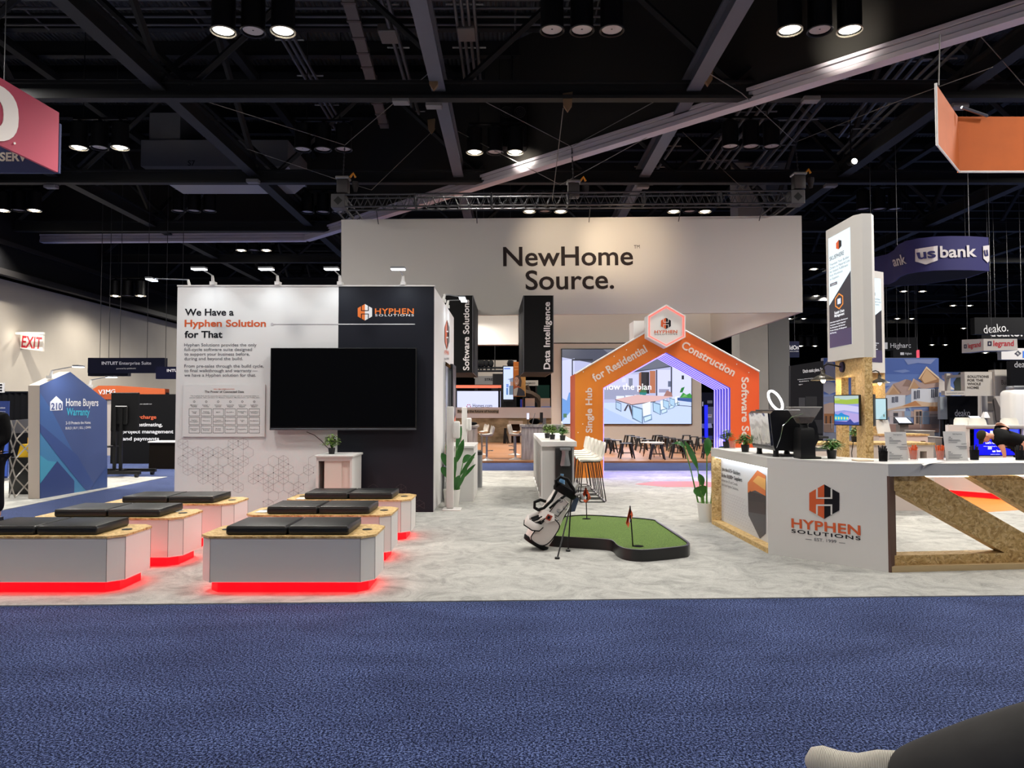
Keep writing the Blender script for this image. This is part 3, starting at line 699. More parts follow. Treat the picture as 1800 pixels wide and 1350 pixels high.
for hx, bx, lab in ((350.5, 374, 'arm light with a glowing white head, leftmost on the front of the exhibit wall'), (468.5, 488, 'arm light with a glowing white head above the television corner'),
                    (583, 597.5, 'arm light on the exhibit wall at the edge of the big banner'), (700, 708.5, 'arm light on the exhibit wall in front of the white banner')):
    arm_light(at(hx, 474.5, YB - .42), V((PW.P(bx, 500).x, YB + .02, ZT + .02)), lab)
arm_light(V((XL - .55, 11.1, at(303, 493, 11.1).z)), V((XL + .03, 11.1, ZT + .02)), 'arm light sticking out over the left side of the exhibit wall', power=7)
arm_light(V((at(812, 525, 12.5).x, 12.5, at(812, 525, 12.5).z)), V((XR - .03, 12.5, ZT + .02)), 'arm light over the right side of the exhibit wall, nearer of two', power=7)
arm_light(V((at(815, 530, 13.2).x, 13.2, at(815, 530, 13.2).z)), V((XR - .03, 13.2, ZT + .02)), 'arm light over the right side of the exhibit wall, further of two', power=7)
# ================================================================== HANGING BANNERS
# NewHome Source ring: front face, two sides and the inner rear face of one hanging box
YR = 22.0; YK = 31.3; PR = front(YR)
BAN = M('banner_fabric', (212, 206, 198), 0.75)
fa, fb, fc, fd = PR.P(600, 386), PR.P(1409, 379), PR.P(1411, 549), PR.P(600, 556)
t = thing('hanging_banner', 'huge white hanging box banner with two lines of black lettering', 'hanging banner', ((fa.x + fc.x) / 2, YR, fc.z))
up = V((0, .12, 0))
MB().prism([fd, fc, fb, fa], up).build('front_fabric', BAN, t)
z0 = (fc.z + fd.z) / 2; z1 = (fa.z + fb.z) / 2
xr = fc.x - .15
MB().prism([(fc.x, YR + .12, fc.z), (xr, YK, z0), (xr, YK, z1), (fb.x, YR + .12, fb.z)], (-.1, 0, 0)).build('side_fabric', BAN, t)
MB().prism([(fa.x, YR + .12, fd.z), (fa.x, YK, z0), (fa.x, YK, z1), (fa.x, YR + .12, fa.z)], (.1, 0, 0)).build('side_fabric', BAN, t)
MB().box(fa.x, xr, YK, YK + .12, z0, z1).build('rear_fabric', BAN, t)
INKB = M('ink_brown_black', (44, 36, 36), 0.6)
m = MB(); m.ptext('NewHome', PR, (884.5, 467.5), (1113, 465.5), 33, .012, off=.01); m.ptext('Source.', PR, (924, 509), (1079.5, 507), 33, .012, off=.01); m.ptext('TM', PR, (1114.5, 437), (1124.5, 436.5), 6, off=.01)
m.build('lettering', INKB, t)
for px, cl, e in ((980, (1, .82, .58), 150), (1090, (1, .80, .55), 210)):
    p = at(px, 372, 19.6); light('SPOT', 'banner_wash', p, e, cl, .1, PR.P(px + 8, 430), spot_size=R(80), spot_blend=.9)
# added pale panel standing in for a lit patch of the banner's rear fabric
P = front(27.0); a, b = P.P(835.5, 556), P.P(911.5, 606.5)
t = thing('lit_patch_panel', 'pale panel imitating a lit patch of banner between the two black hanging boxes', 'lit patch', ((a.x + b.x) / 2, 27, b.z))
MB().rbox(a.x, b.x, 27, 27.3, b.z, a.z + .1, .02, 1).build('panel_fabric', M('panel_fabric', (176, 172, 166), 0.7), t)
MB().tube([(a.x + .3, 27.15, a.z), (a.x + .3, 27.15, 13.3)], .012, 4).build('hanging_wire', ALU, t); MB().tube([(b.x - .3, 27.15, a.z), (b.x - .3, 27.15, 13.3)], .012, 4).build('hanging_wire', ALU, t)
# black boxes
def blackbox(px, y0, y1, Y, txt, ta, tb, cap, backs, Yb, label):
    P = front(Y); Q = front(Yb)
    f = [P.P(px[0], y1), P.P(px[1], y1), P.P(px[1], y0), P.P(px[0], y0)]
    zb, zt = f[0].z, f[2].z
    bx = [Q.P(backs[0], 660).x, Q.P(backs[1], 660).x]
    t = thing('hanging_sign', label, 'hanging sign', ((f[0].x + f[1].x) / 2, (Y + Yb) / 2, zb), 0, 'black hanging box signs')
    g = [V((bx[0], Yb, zb)), V((bx[1], Yb, zb)), V((bx[1], Yb, zt)), V((bx[0], Yb, zt))]
    MB().add(f + g, [(0, 1, 2, 3), (7, 6, 5, 4), (0, 4, 5, 1), (1, 5, 6, 2), (2, 6, 7, 3), (3, 7, 4, 0)]).build('sign_box', M('black_fabric_sign', (9, 9, 10), 0.7, spec=.15), t)
    m = MB(); m.ptext(txt, P, ta, tb, cap, .018, 1.02, off=.01); m.build('lettering', M('sign_letter_grey', (206, 200, 200), 0.6), t)
    m = MB(); 
    for i in range(4): m.tube([f[i], g[i]], .012, 4)
    for r_ in (f, g): m.tube(r_, .012, 4, True)
    m.build('edge_frame', M('edge_frame', (70, 70, 74), 0.5), t)
blackbox((779, 831), 519.5, 655, 19.2, 'Software Solutions', (824.5, 651), (824.5, 527), 10.2, (790, 839.5), 22.0, 'black hanging box sign reading Software Solutions upwards')
blackbox((920.5, 972.5), 519.5, 654, 19.2, 'Data Intelligence', (966.5, 649), (966.5, 531), 10.6, (912.5, 958), 22.0, 'black hanging box sign reading Data Intelligence upwards')
# lighting truss above the banner
PT_ = front(21.4)
a, b = PT_.P(597, 356), PT_.P(1398, 349)
t = thing('lighting_truss', 'long grey box lighting truss hung above the big white banner', 'truss', (a + b) / 2)
def truss(t, a, b, w, bays, sub='truss'):
    d = (b - a); n = V((0, 1, 0)) if abs(d.normalized().y) < .7 else V((1, 0, 0))
    h = w / 2; L = d.length
    for sy in (-1, 1):
        for sz in (-1, 1):
            o = n * (sy * h) + V((0, 0, sz * h)); MB().tube([a + o, b + o], .028, 6).build('chord', ALU, t)
    for sy in (-1, 1):
        m = MB()
        for k in range(bays):
            p0 = a + d * (k / bays); p1 = a + d * ((k + .5) / bays); p2 = a + d * ((k + 1) / bays); o = n * (sy * h)
            m.tube([p0 + o - V((0, 0, h)), p1 + o + V((0, 0, h)), p2 + o - V((0, 0, h))], .014, 5)
        m.build('lacing', ALU, t)
    for k in range(0, bays + 1, 7):
        p = a + d * (k / bays); MB().tube([p - n * h - V((0, 0, h)), p + n * h - V((0, 0, h)), p + n * h + V((0, 0, h)), p - n * h + V((0, 0, h))], .04, 5, True).build('joint_frame', ALU, t)
truss(t, a, b, .36, 42)
bk = V((0, 9.3, 0))
for (p, nm) in ((a, 'left'), (b, 'right')):
    MB().rbox(p.x - .21, p.x + .21, p.y - .21, p.y + .21, p.z - .21, p.z + .21, .02, 1).build('corner_block', M('block_grey', (92, 90, 92), 0.5, 0.5), t)
    MB().add([p + V((0, -.215, .13)), p + V((.13, -.215, 0)), p + V((0, -.215, -.13)), p + V((-.13, -.215, 0))], [(0, 1, 2, 3)]).build('block_hole', BLACK, t)
    pb = p + bk; pb.x = p.x
    for sx in (-1, 1): MB().tube([p + V((.16 * sx, .2, .16)), pb + V((.16 * sx, 0, .16))], .028, 6).build('side_chord', ALU, t); MB().tube([p + V((.16 * sx, .2, -.16)), pb + V((.16 * sx, 0, -.16))], .028, 6).build('side_chord', ALU, t)
    m = MB()
    for k in range(16):
        q0 = p + bk * (k / 16); m.tube([q0 + V((-.16, .2, -.16)), q0 + bk * (.5 / 16) + V((.16, .2, .16)), q0 + bk / 16 + V((-.16, .2, -.16))], .014, 4)
    m.build('side_lacing', ALU, t)
for k in (.08, .3, .55, .75, .93):
    p = a + (b - a) * k; MB().tube([p + V((0, 0, -.18)), p + V((0, .4, -.55))], .012, 4).build('banner_strap', ALU, t)
# chain hoists
def hoist(p, top, label):
    t = thing('chain_hoist', label, 'chain hoist', p, 0, 'chain hoists')
    MB().rbox(p.x - .17, p.x + .17, p.y - .15, p.y + .15, p.z, p.z + .42, .04, 2).build('motor_body', M('hoist_grey', (74, 70, 70), 0.5, 0.4), t)
    MB().rbox(p.x - .2, p.x + .2, p.y - .17, p.y + .17, p.z + .42, p.z + .5, .02, 1).build('hook_plate', M('hoist_plate', (150, 146, 142), 0.4, 0.6), t)
    MB().tube([p + V((.2, 0, .5)), p + V((.3, 0, .62)), p + V((.36, 0, .5))], .035, 6).build('warning_hook', M('hook_orange', (226, 150, 40), 0.5), t)
    MB().lathe([(.05, -.3), (.1, -.1), (.1, 0)], p + V((.36, -.0, .36)), 10).build('chain_bag', M('chain_bag', (58, 54, 54), 0.8), t)
    m = MB(); k = 0.0; q0 = p + V((0, 0, .5)); L = (top - q0).length
    m.tube([q0, top], .014, 5)
    for i in range(int(L / .12)): m.ball(q0 + (top - q0) * (i / (L / .12)), .028, .028, .04, 6)
    m.build('chain', ALU, t)
hoist(a + V((0.1, 0, .25)), at(606, 255, 21.4), 'chain hoist with an orange hook standing on the left truss corner')
hoist(b + V((0.1, 0, .25)), at(1398, 250, 21.4), 'chain hoist standing on the right truss corner')
hoist(at(1008, 348, 21.4), at(1005, 258, 21.4), 'chain hoist on the truss above the banner lettering')
def wire(p, label, r=.011): return run('rigging_wire', p, r, M('wire_rope', (128, 124, 120), 0.5, 0.5), label, 'rigging wire', 5, 'rigging wires')
A1 = at(606, 255, 21.4); A2 = at(1005, 258, 21.4); A3 = at(1398, 250, 21.4)
wire([at(330, 168, 18.5), A1, at(752, 130, 17.8)], 'V shaped wire bridle above the left truss corner')
wire([at(762, 132, 17.8), A2, at(1240, 130, 17.8)], 'wide V shaped wire bridle over the middle of the truss')
wire([at(1248, 130, 16.5), at(1304, 164, 17.0), A3, at(1560, 185, 17), at(1745, 118, 15)], 'wire bridle over the right truss corner')
wire([at(385, 245, 22.5), at(606, 320, 24), at(653, 334, 24), at(765, 226, 24)], 'wire bridle from the left beams to behind the truss')
wire([at(780, 218, 22), at(985, 325, 22), at(1140, 240, 19.8)], 'wire bridle passing under the lit lamps at centre')
wire([at(990, 190, 17.7), at(971, 352, 21.4)], 'single wire from the roof beam down to the truss')
wire([at(1310, 335, 24), at(1200, 232, 24)], 'wire falling right of the truss centre')
wire([at(1662, -5, 15), at(1760, 104, 16), at(1800, 150, 16)], 'wire at the upper right edge of the photo')
wire([at(1652, 60, 12.7), at(1650, 150, 12.7)], 'wire holding the tip of the orange banner')
for i, (p, label) in enumerate(((at(998, 174, 17.5), 'tan burlap pad on the front beam at centre'), (at(1245, 128, 17), 'tan burlap pad on the right steel beam'), (at(762, 136, 17), 'tan burlap pad on the broad steel beam'), (at(758, 218, 23), 'tan burlap pad on the second beam, at the broad steel beam'), (at(1742, 116, 17), 'tan burlap pad above the orange banner'))):
    single('beam_pad', MB().prism([p + V((-.12, 0, .14)), p + V((.12, 0, .18)), p + V((.1, 0, -.16)), p + V((.0, 0, -.3)), p + V((-.1, 0, -.15))], (0, .1, 0)), M('burlap', (122, 98, 74), 0.9), label, 'beam pad', 'burlap beam pads')

# orange hanging panel at the top right
Y0 = 14.0; P = front(Y0); a, b = P.P(1684, 205), P.P(1684, 302)
zt, zb = a.z, b.z; xl = at(1646, 200, 12.55).x
t = thing('hanging_banner', 'folded orange hanging banner with white edges at the top right', 'hanging banner', (a.x, Y0, zb))
OR2 = M('banner_orange', (186, 92, 34), 0.75, var=0.05, vscale=3)
MB().prism([(xl, 12.55, zb), (a.x, Y0, zb), (a.x, Y0, zt), (xl, 12.55, zt)], (.03, .05, 0)).build('side_fabric', OR2, t)
MB().box(a.x, a.x + 5, Y0, Y0 + .06, zb, zt).build('front_fabric', OR2, t)
MB().tube([(xl, 12.55, zt), (xl, 12.55, zb), (a.x, Y0, zb), (a.x + 5, Y0, zb)], .022, 6).build('white_edge', WALLW, t)
MB().tube([(a.x - .05, Y0 - .2, zt + .1), (a.x + .5, Y0 - .1, zt - .03)], .03, 6).build('hanging_rod', STEEL, t)
MB().tube([(a.x + 2, Y0, zt), (a.x + 2, Y0, 12.6)], .01, 4).build('hanging_wire', ALU, t)
# pink and navy hanging sign at the top left
Y0 = 13.0; P = front(Y0); a, b = P.P(104, 198), P.P(103.5, 303)
d = Y0 * (1 - 523 / 585.0); xl = at(0, 200, Y0 - d).x
zt, zb = a.z, b.z; k = 2.2; nA = V((a.x - (a.x - xl) * k, Y0 - d * k, 0))
pl = through(V((nA.x, nA.y, 0)), V((a.x, Y0, 0)))
t = thing('hanging_banner', 'pink hanging banner with a large white 0 and a navy SERV strip at upper left', 'hanging banner', (a.x, Y0, zb))
MB().prism([(nA.x, nA.y, zb), (a.x, Y0, zb), (a.x, Y0, zt), (nA.x, nA.y, zt)], -pl.n * .05).build('pink_fabric', M('banner_pink', (168, 66, 88), 0.75), t)
MB().box(a.x - 9, a.x, Y0 + .02, Y0 + .08, zb, zb + .9).build('navy_fabric', M('banner_navy', (34, 44, 86), 0.75), t)
m = MB(); cx, cy = -22, 192
out = []; inn = []
for i in range(28):
    an = i * 2 * math.pi / 28; f = lambda v, e: math.copysign(abs(v) ** e, v)
    out.append(pl.P(cx + 53 * f(math.cos(an), .8), cy + 2 + 51 * f(math.sin(an), .8) + 14 * f(math.cos(an), .8), .01)); inn.append(pl.P(cx + 27 * f(math.cos(an), .8), cy + 2 + 29 * f(math.sin(an), .8) + 8 * f(math.cos(an), .8), .01))
m.ring(out, inn, pl.n * .01); m.prism([pl.P(24 + 2 * math.cos(i), 252 + 2.2 * math.sin(i), .01) for i in range(6)], pl.n * .01)
m.build('letter_zero', M('banner_white', (232, 226, 222), 0.7), t)
Pn = front(Y0 + .02); m = MB(); m.ptext('SERV', Pn, (0, 283), (48, 283), 14.5, .03, off=.01); m.build('lettering', M('banner_cream', (206, 200, 184), 0.7), t)
MB().tube([(a.x - 1, Y0, zt), (a.x - 1, Y0, 12.6)], .01, 4).build('hanging_wire', ALU, t)

# ================================================================== ORANGE HOUSE ARCH
YA = 16.1; DA = 1.35; PA = front(YA)
def pz(x, y): return PA.P(x, y)
gl = PA.P(1012, 840)
outer = [pz(1011, 840), pz(1011, 657), pz(1171, 562.5), pz(1334.5, 653), pz(1334.5, 840)]
inner = [pz(1060.5, 840), pz(1060.5, 682), pz(1171, 619.5), pz(1284, 682), pz(1284, 840)]
for p in (outer[0], outer[4], inner[0], inner[4]): p.z = 0.008
cx = pz(1172, 700).x
t = thing('house_arch', 'orange house-shaped archway with pale lettering and a hexagon badge', 'archway', (cx, YA + DA / 2, 0))
m = MB()
for i in range(4): m.add([outer[i], outer[i + 1], inner[i + 1], inner[i]], [(0, 1, 2, 3)])
m.build('front_face', MATS['orange_print'], t)
bk = V((0, DA, 0)); m = MB()
for i in range(4): m.add([outer[i] + bk, outer[i + 1] + bk, inner[i + 1] + bk, inner[i] + bk], [(3, 2, 1, 0)]).add([outer[i], outer[i + 1], outer[i + 1] + bk, outer[i] + bk], [(0, 1, 2, 3)])
m.build('outer_shell', M('arch_red_orange', (176, 76, 40), 0.55), t)
m = MB()
for i in range(4): m.add([inner[i], inner[i + 1], inner[i + 1] + bk, inner[i] + bk], [(0, 1, 2, 3)])
m.build('inner_reveal', M('arch_reveal_led_tint', (120, 116, 180), 0.6, spec=.2), t)  # white reveal given a violet colour that stands for the LED light
LED = M('led_blue_white', (128, 116, 255), 0.5, emit=3.6)
cen = pz(1172, 740)
for k in range(6):
    y = .1 + k * .22
    pts = [p + V((0, y, 0)) + (cen - p).normalized() * .02 for p in inner]
    MB().tube(pts, .010, 5).build('led_strip', LED, t)
for k in range(3): light('AREA', 'arch_led_fill', (cx + (k - 1) * 1.1, YA + .7, .9), 24, (.30, .26, 1.0), .5)  # unseen lights added inside the arch to carry the strips' violet to the floor
MB().tube([outer[1] + V((0, -.01, 0)), outer[2] + V((0, -.01, 0)), outer[3] + V((0, -.01, 0))], .022, 6).build('white_edge', WALLW, t)
for args in (('Your Single Hub', (1041, 805), (1040.2, 681.5), 10.8), ('for Residential', (1045.5, 671), (1138.5, 617.5), 13.0), ('Construction', (1196.5, 611), (1288.5, 661.5), 13.4), ('Software Solutions', (1303.5, 663), (1304.5, 830), 12.0)):
    m = MB(); m.ptext(args[0], PA, *args[1:], .022, 1.02, off=.006); m.build('lettering', M('arch_letter', (222, 206, 198), 0.6), t)
for i in range(22):
    pts = outer[:4]
    s_ = rnd.choice((0, 1, 2)); f = rnd.random(); p = outer[s_].lerp(outer[s_ + 1], f); c2 = inner[s_].lerp(inner[s_ + 1], f); p = p.lerp(c2, .08 + .2 * rnd.random())
    p.y -= .005; MB().poly([p + V((.012 * math.cos(k), 0, .012 * math.sin(k))) for k in range(6)]).build('star_dot', INKW, t) if i < 12 else None
# hexagon badge
YH = YA - .28; PH = front(YH)
hx = [PH.P(*p) for p in ((1171, 535), (1137, 555), (1137, 593), (1171, 611.5), (1205, 593), (1205, 555))]; c = sum(hx, V()) / 6
MB().box(PH.P(1119, 560).x, PH.P(1141, 560).x, YA + .1, YA + .7, PH.P(1119, 592).z, PH.P(1119, 560).z).build('badge_rear_box', WALLW, t)
hb = MB().prism(hx, (0, .3, 0)).build('hexagon_badge', WALLW, t)
MB().ring([c + (p - c) * .985 + V((0, -.03, 0)) for p in hx], [c + (p - c) * .93 + V((0, -.03, 0)) for p in hx], (0, .03, 0)).build('badge_rim', WALLW, hb)
MB().ring([c + (p - c) * .93 + V((0, -.012, 0)) for p in hx], [c + (p - c) * .85 + V((0, -.012, 0)) for p in hx], (0, .01, 0)).build('badge_led', M('led_salmon', (255, 104, 96), 0.5, emit=1.3), hb)
lg = [MB(), MB(), MB()]; hexlogo(lg, PH, 1170.5, 568.5, 10, .004); lg[0].ptext('HYPHEN', PH, (1150.5, 586), (1190.5, 585.5), 5.2, .02, 1.1); lg[1].ptext('SOLUTIONS', PH, (1150.5, 589), (1190.5, 588.5), 2, .008, 1.3)
lg[0].build('badge_orange', ORANGE, hb); lg[1].build('badge_black', INK, hb); lg[2].build('badge_lines', WALLW, hb)
# round floor spot
p = onz(1204, 851, .009); c_ = [V((p.x + 1.0 * math.cos(k * math.pi / 3), p.y + .62 * math.sin(k * math.pi / 3), .0085)) for k in range(6)]
single('floor_decal', MB().prism(c_, (0, 0, .002)), M('decal_salmon', (200, 118, 110), 0.7), 'six-sided salmon pink decal on the carpet in front of the arch', 'floor decal')

# ================================================================== LED WALL BEYOND THE ARCH
YS = 30.6; P = front(YS)
struct('wall_stage', MB().box(P.P(970, 700).x, P.P(1233, 700).x, YS, YS + .5, .05, P.P(1000, 604).z), BEIGE)
PS2 = front(YS - .08); a, b = PS2.P(987.5, 614), PS2.P(1215.5, 745)
t = thing('video_wall', 'bright LED video wall showing a patio dining table and the words show the plan', 'video wall', ((a.x + b.x) / 2, YS, b.z))
MB().box(a.x - .03, b.x + .03, YS - .08, YS, b.z - .03, a.z + .03).build('housing', BLACK, t)
it = [((176, 180, 216), rect(988, 614, 1215, 745)), ((72, 76, 92), [(988, 614), (1215, 614), (1215, 640), (1110, 655), (1050, 640), (988, 628)]), ((104, 108, 124), [(1060, 614), (1215, 614), (1215, 636), (1150, 648), (1110, 652)]),
      ((196, 200, 232), [(988, 634), (1010, 630), (1010, 712), (988, 722)]), ((40, 44, 56), rect(1005, 631, 1042, 634)), ((40, 44, 56), rect(1005, 631, 1007, 714)), ((200, 206, 236), rect(1040, 640, 1058, 716)),
      ((196, 198, 230), rect(1060, 658, 1130, 700)), ((150, 154, 184), rect(1062, 680, 1135, 702)), ((120, 126, 150), rect(1105, 665, 1112, 680)), ((210, 210, 236), rect(1093, 664, 1100, 672)),
      ((150, 96, 74), [(1123, 656), (1127, 654), (1127, 692), (1123, 692)]), ((52, 50, 56), rect(1127, 654, 1136, 692)), ((40, 38, 44), rect(1136, 654, 1141, 692)), ((176, 112, 84), rect(1142, 652, 1152, 691)),
      ((56, 58, 70), rect(1153, 650, 1155, 697)), ((206, 208, 238), rect(1156, 650, 1178, 696)), ((150, 150, 180), rect(1158, 684, 1176, 690)), ((96, 104, 130), rect(1174, 670, 1180, 680)), ((56, 58, 70), rect(1179, 645, 1181, 697)),
      ((206, 210, 244), rect(1182, 640, 1215, 710)), ((40, 44, 58), rect(1198, 660, 1202, 667)),
      ((190, 206, 246), [(988, 724), (1060, 708), (1215, 706), (1215, 745), (988, 745)]), ((172, 192, 240), [(1060, 716), (1120, 744), (1060, 744)]), ((158, 116, 110), [(1164, 700), (1172, 686), (1180, 690), (1182, 697)]),
      ((62, 108, 74), [(1124, 690), (1132, 678), (1137, 690), (1133, 698), (1127, 698)]), ((46, 128, 130), [(1123, 690), (1137, 690), (1133, 698), (1127, 698)])]
for k, (x, y) in enumerate(((1083, 696), (1099, 695), (1115, 694))): it.append(((222, 228, 250), rect(x, y, x + 14, y + 6)))
it += [((214, 176, 176), [(1081, 702), (1120, 694), (1182, 697), (1152, 705), (1110, 711)]), ((90, 78, 84), [(1081, 702), (1110, 711), (1152, 705), (1152, 706.5), (1110, 712.5), (1081, 703.5)]),
       ((92, 112, 140), [(1082, 705), (1092, 709), (1092, 724), (1082, 719)]), ((170, 196, 226), [(1083, 707), (1091, 710), (1091, 722), (1083, 717.5)]), ((70, 66, 76), [(1096, 722), (1102, 711), (1105, 711), (1099, 723)]), ((70, 66, 76), [(1104, 712), (1108, 712), (1114, 734), (1111, 734)])]
for x, y, s in ((1116, 712, 1.0), (1151, 706, .72), (1168, 702, .56), (1179, 699, .5)):
    it += [((96, 120, 152), [(x - 6 * s, y), (x + 14 * s, y + 6 * s), (x + 14 * s, y + 33 * s), (x - 5 * s, y + 24 * s)]), ((168, 200, 228), [(x - 4 * s, y + 3 * s), (x + 12 * s, y + 8 * s), (x + 12 * s, y + 31 * s), (x - 3.5 * s, y + 22 * s)]),
           ((226, 236, 250), [(x + 13 * s, y - 2 * s), (x + 27 * s, y - 6 * s), (x + 27 * s, y + 16 * s), (x + 14 * s, y + 20 * s)]), ((112, 138, 170), [(x + 14 * s, y + 20 * s), (x + 29 * s, y + 16 * s), (x + 30 * s, y + 26 * s), (x + 16 * s, y + 31 * s)]), ((196, 220, 240), [(x + 16 * s, y + 22 * s), (x + 28 * s, y + 18 * s), (x + 28 * s, y + 24 * s), (x + 17 * s, y + 29 * s)])]
it += [((62, 92, 150), [(1190, 699), (1215, 700), (1215, 707), (1190, 704)]), ((34, 40, 56), [(1190, 705), (1191, 705), (1191, 712), (1215, 714), (1215, 715), (1190, 713)]), ((60, 142, 66), [(1194, 699), (1200, 690), (1206, 694), (1212, 691), (1215, 695), (1215, 700)]), ((110, 176, 96), [(1198, 698), (1203, 693), (1208, 697)]), ((40, 118, 56), [(1194, 690), (1197, 682), (1203, 680), (1199, 690)]),
       ((104, 150, 214), [(988, 700), (996, 704), (1000, 690), (1003, 690), (1004, 722), (988, 740)]), ((80, 120, 90), rect(990, 727, 996, 734))]
m = pic(MB(), PS2, it, .003, .0012); m.build('picture', SCREEN, t)
m = MB(); m.ptext('Show the plan', PS2, (1055, 685), (1144.5, 685), 10.5, 0, off=.06); m.build('caption', M('screen_white', (248, 248, 255), 0.5, emit=1.1), t)
light('AREA', 'video_wall_glow', ((a.x + b.x) / 2, YS - .3, (a.z + b.z) / 2), 60, (.78, .82, 1), 2.0, ((a.x + b.x) / 2, 10, 0))

# black metal stools
def make_stool(t):
    MB().rbox(-.165, .165, -.165, .165, .425, .45, .012, 2).build('seat', BLACKM, t, True)
    for sx in (-1, 1):
        for sy in (-1, 1):
            MB().add([(sx * .16, sy * .16, .43), (sx * .085, sy * .16, .43), (sx * .16, sy * .085, .43), (sx * .23, sy * .23, 0), (sx * .19, sy * .23, 0), (sx * .23, sy * .19, 0)], [(0, 1, 4, 3), (0, 3, 5, 2), (1, 2, 5, 4), (0, 2, 1), (3, 4, 5)]).build('leg', BLACKM, t, True)
    MB().tube([(.195, .195, .16), (-.195, .195, .16), (-.195, -.195, .16), (.195, -.195, .16)], .008, 4, True).build('brace_frame', BLACKM, t, True)
st = []
o_ = ['nearest', 'second', 'third', 'fourth', 'fifth']
st += [(1101, 806, 'front row, left of the white round table'), (1155, 808, 'front row, right in front of the white round table'), (1191, 806, 'front row, right of the white round table')]
st += [(x, y, 'left diagonal row, %s from the front' % o_[i]) for i, (x, y) in enumerate([(1084, 798), (1072, 796), (1064, 793)])]
st += [(x, y, 'middle diagonal row behind the white table, %s from the front' % o_[i]) for i, (x, y) in enumerate([(1139, 797), (1127, 792), (1117, 789), (1107, 785.5)])]
st += [(x, y, 'right-centre diagonal row, %s from the front' % o_[i]) for i, (x, y) in enumerate([(1206, 798), (1190, 795), (1178, 792), (1166, 789), (1156, 785.5)])]
st += [(x, y, 'right diagonal row, %s from the front' % o_[i]) for i, (x, y) in enumerate([(1247, 806), (1248, 797), (1233, 792), (1220, 789), (1207, 785.5)])]
s0 = None
for i, (x, y, lab) in enumerate(st):
    p = onz(x, y - .5, .05); p.z = .05; lab = 'black metal stool, ' + lab
    if s0 is None: s0 = thing('metal_stool', lab, 'stool', p, 0, 'black metal stools'); make_stool(s0)
    else: dup(s0, p, rnd.uniform(-.25, .25), lab)
p = onz(1147, 803, .05)
t = thing('round_table', 'low white round table among the black metal stools', 'table', p)
MB().lathe([(.34, .425), (.36, .43), (.36, .447), (.34, .45)], (0, 0, 0), 28).build('tabletop', WHITE, t, True)
for k in range(3): an = k * 2.09 + .5; MB().tube([(.2 * math.cos(an), .2 * math.sin(an), .425), (.3 * math.cos(an), .3 * math.sin(an), 0)], .014, 6).build('leg', M('walnut', (96, 58, 40), 0.5), t, True)

# ================================================================== ISLAND WITH WATER DISPENSER
IX0, IX1, IY0, IY1 = .46, 1.0, 11.6, 15.7
t = thing('island_counter', 'white panelled island counter with a water dispenser on its end', 'counter', ((IX0 + IX1) / 2, (IY0 + IY1) / 2, .008))
MB().box(IX0 + .02, IX1 - .02, IY0 + .02, IY1 - .02, .008, .92).build('body', M('island_panel', (196, 195, 192), 0.5), t)
MB().rbox(IX0, IX1 + .02, IY0 - .02, IY1, .915, 1.0, .006, 1).build('worktop', WHITE, t)
for k in range(7):
    y = IY0 + .05 + k * (IY1 - IY0 - .1) / 6; MB().box(IX0 - .0, IX0 + .02, y - .035, y + .035, .008, .92).build('batten', WHITE, t)
MB().box(IX0 - .005, IX0 + .02, IY0 + .02, IY1, .008, .07).build('plinth_board', WHITE, t)
x0, x1 = at(976, 800, 11.5).x, at(1006.5, 800, 11.5).x
t = thing('water_dispenser', 'tall black water dispenser with a silver spout, on the end of the white island', 'water dispenser', ((x0 + x1) / 2, IY0, .2))
zt, zb = min(.912, at(990, 784, 11.5).z), at(990, 850, 11.5).z
MB().rbox(x0, x1, IY0 - .1, IY0 + .02, zb - .2, zt, .03, 2).build('housing', BLACK, t)
MB().rbox(x0 + .07, x1 - .03, IY0 - .14, IY0 - .09, zt - .05, zt - .005, .015, 2).build('top_spout', STEEL, t)
cx = (x0 + x1) / 2 + .02
MB().loft([[V((cx + u * w_, IY0 - .15 + .02 * abs(u), z)) for u in (-1, -.5, 0, .5, 1)] + [V((cx + w_, IY0 - .09, z)), V((cx - w_, IY0 - .09, z))] for w_, z in ((.055, zt - .05), (.05, zt - .1), (.065, zt - .2), (.078, zt - .27), (.07, zt - .29))]).build('front_plate', STEEL, t)
MB().rbox(cx - .06, cx + .06, IY0 - .13, IY0 - .09, zt - .32, zt - .29, .008, 1).build('nozzle', BLACKM, t)
MB().box(cx - .03, cx + .03, IY0 - .104, IY0 - .1, zb + .05, zb + .062).build('badge_strip', WHITE, t)
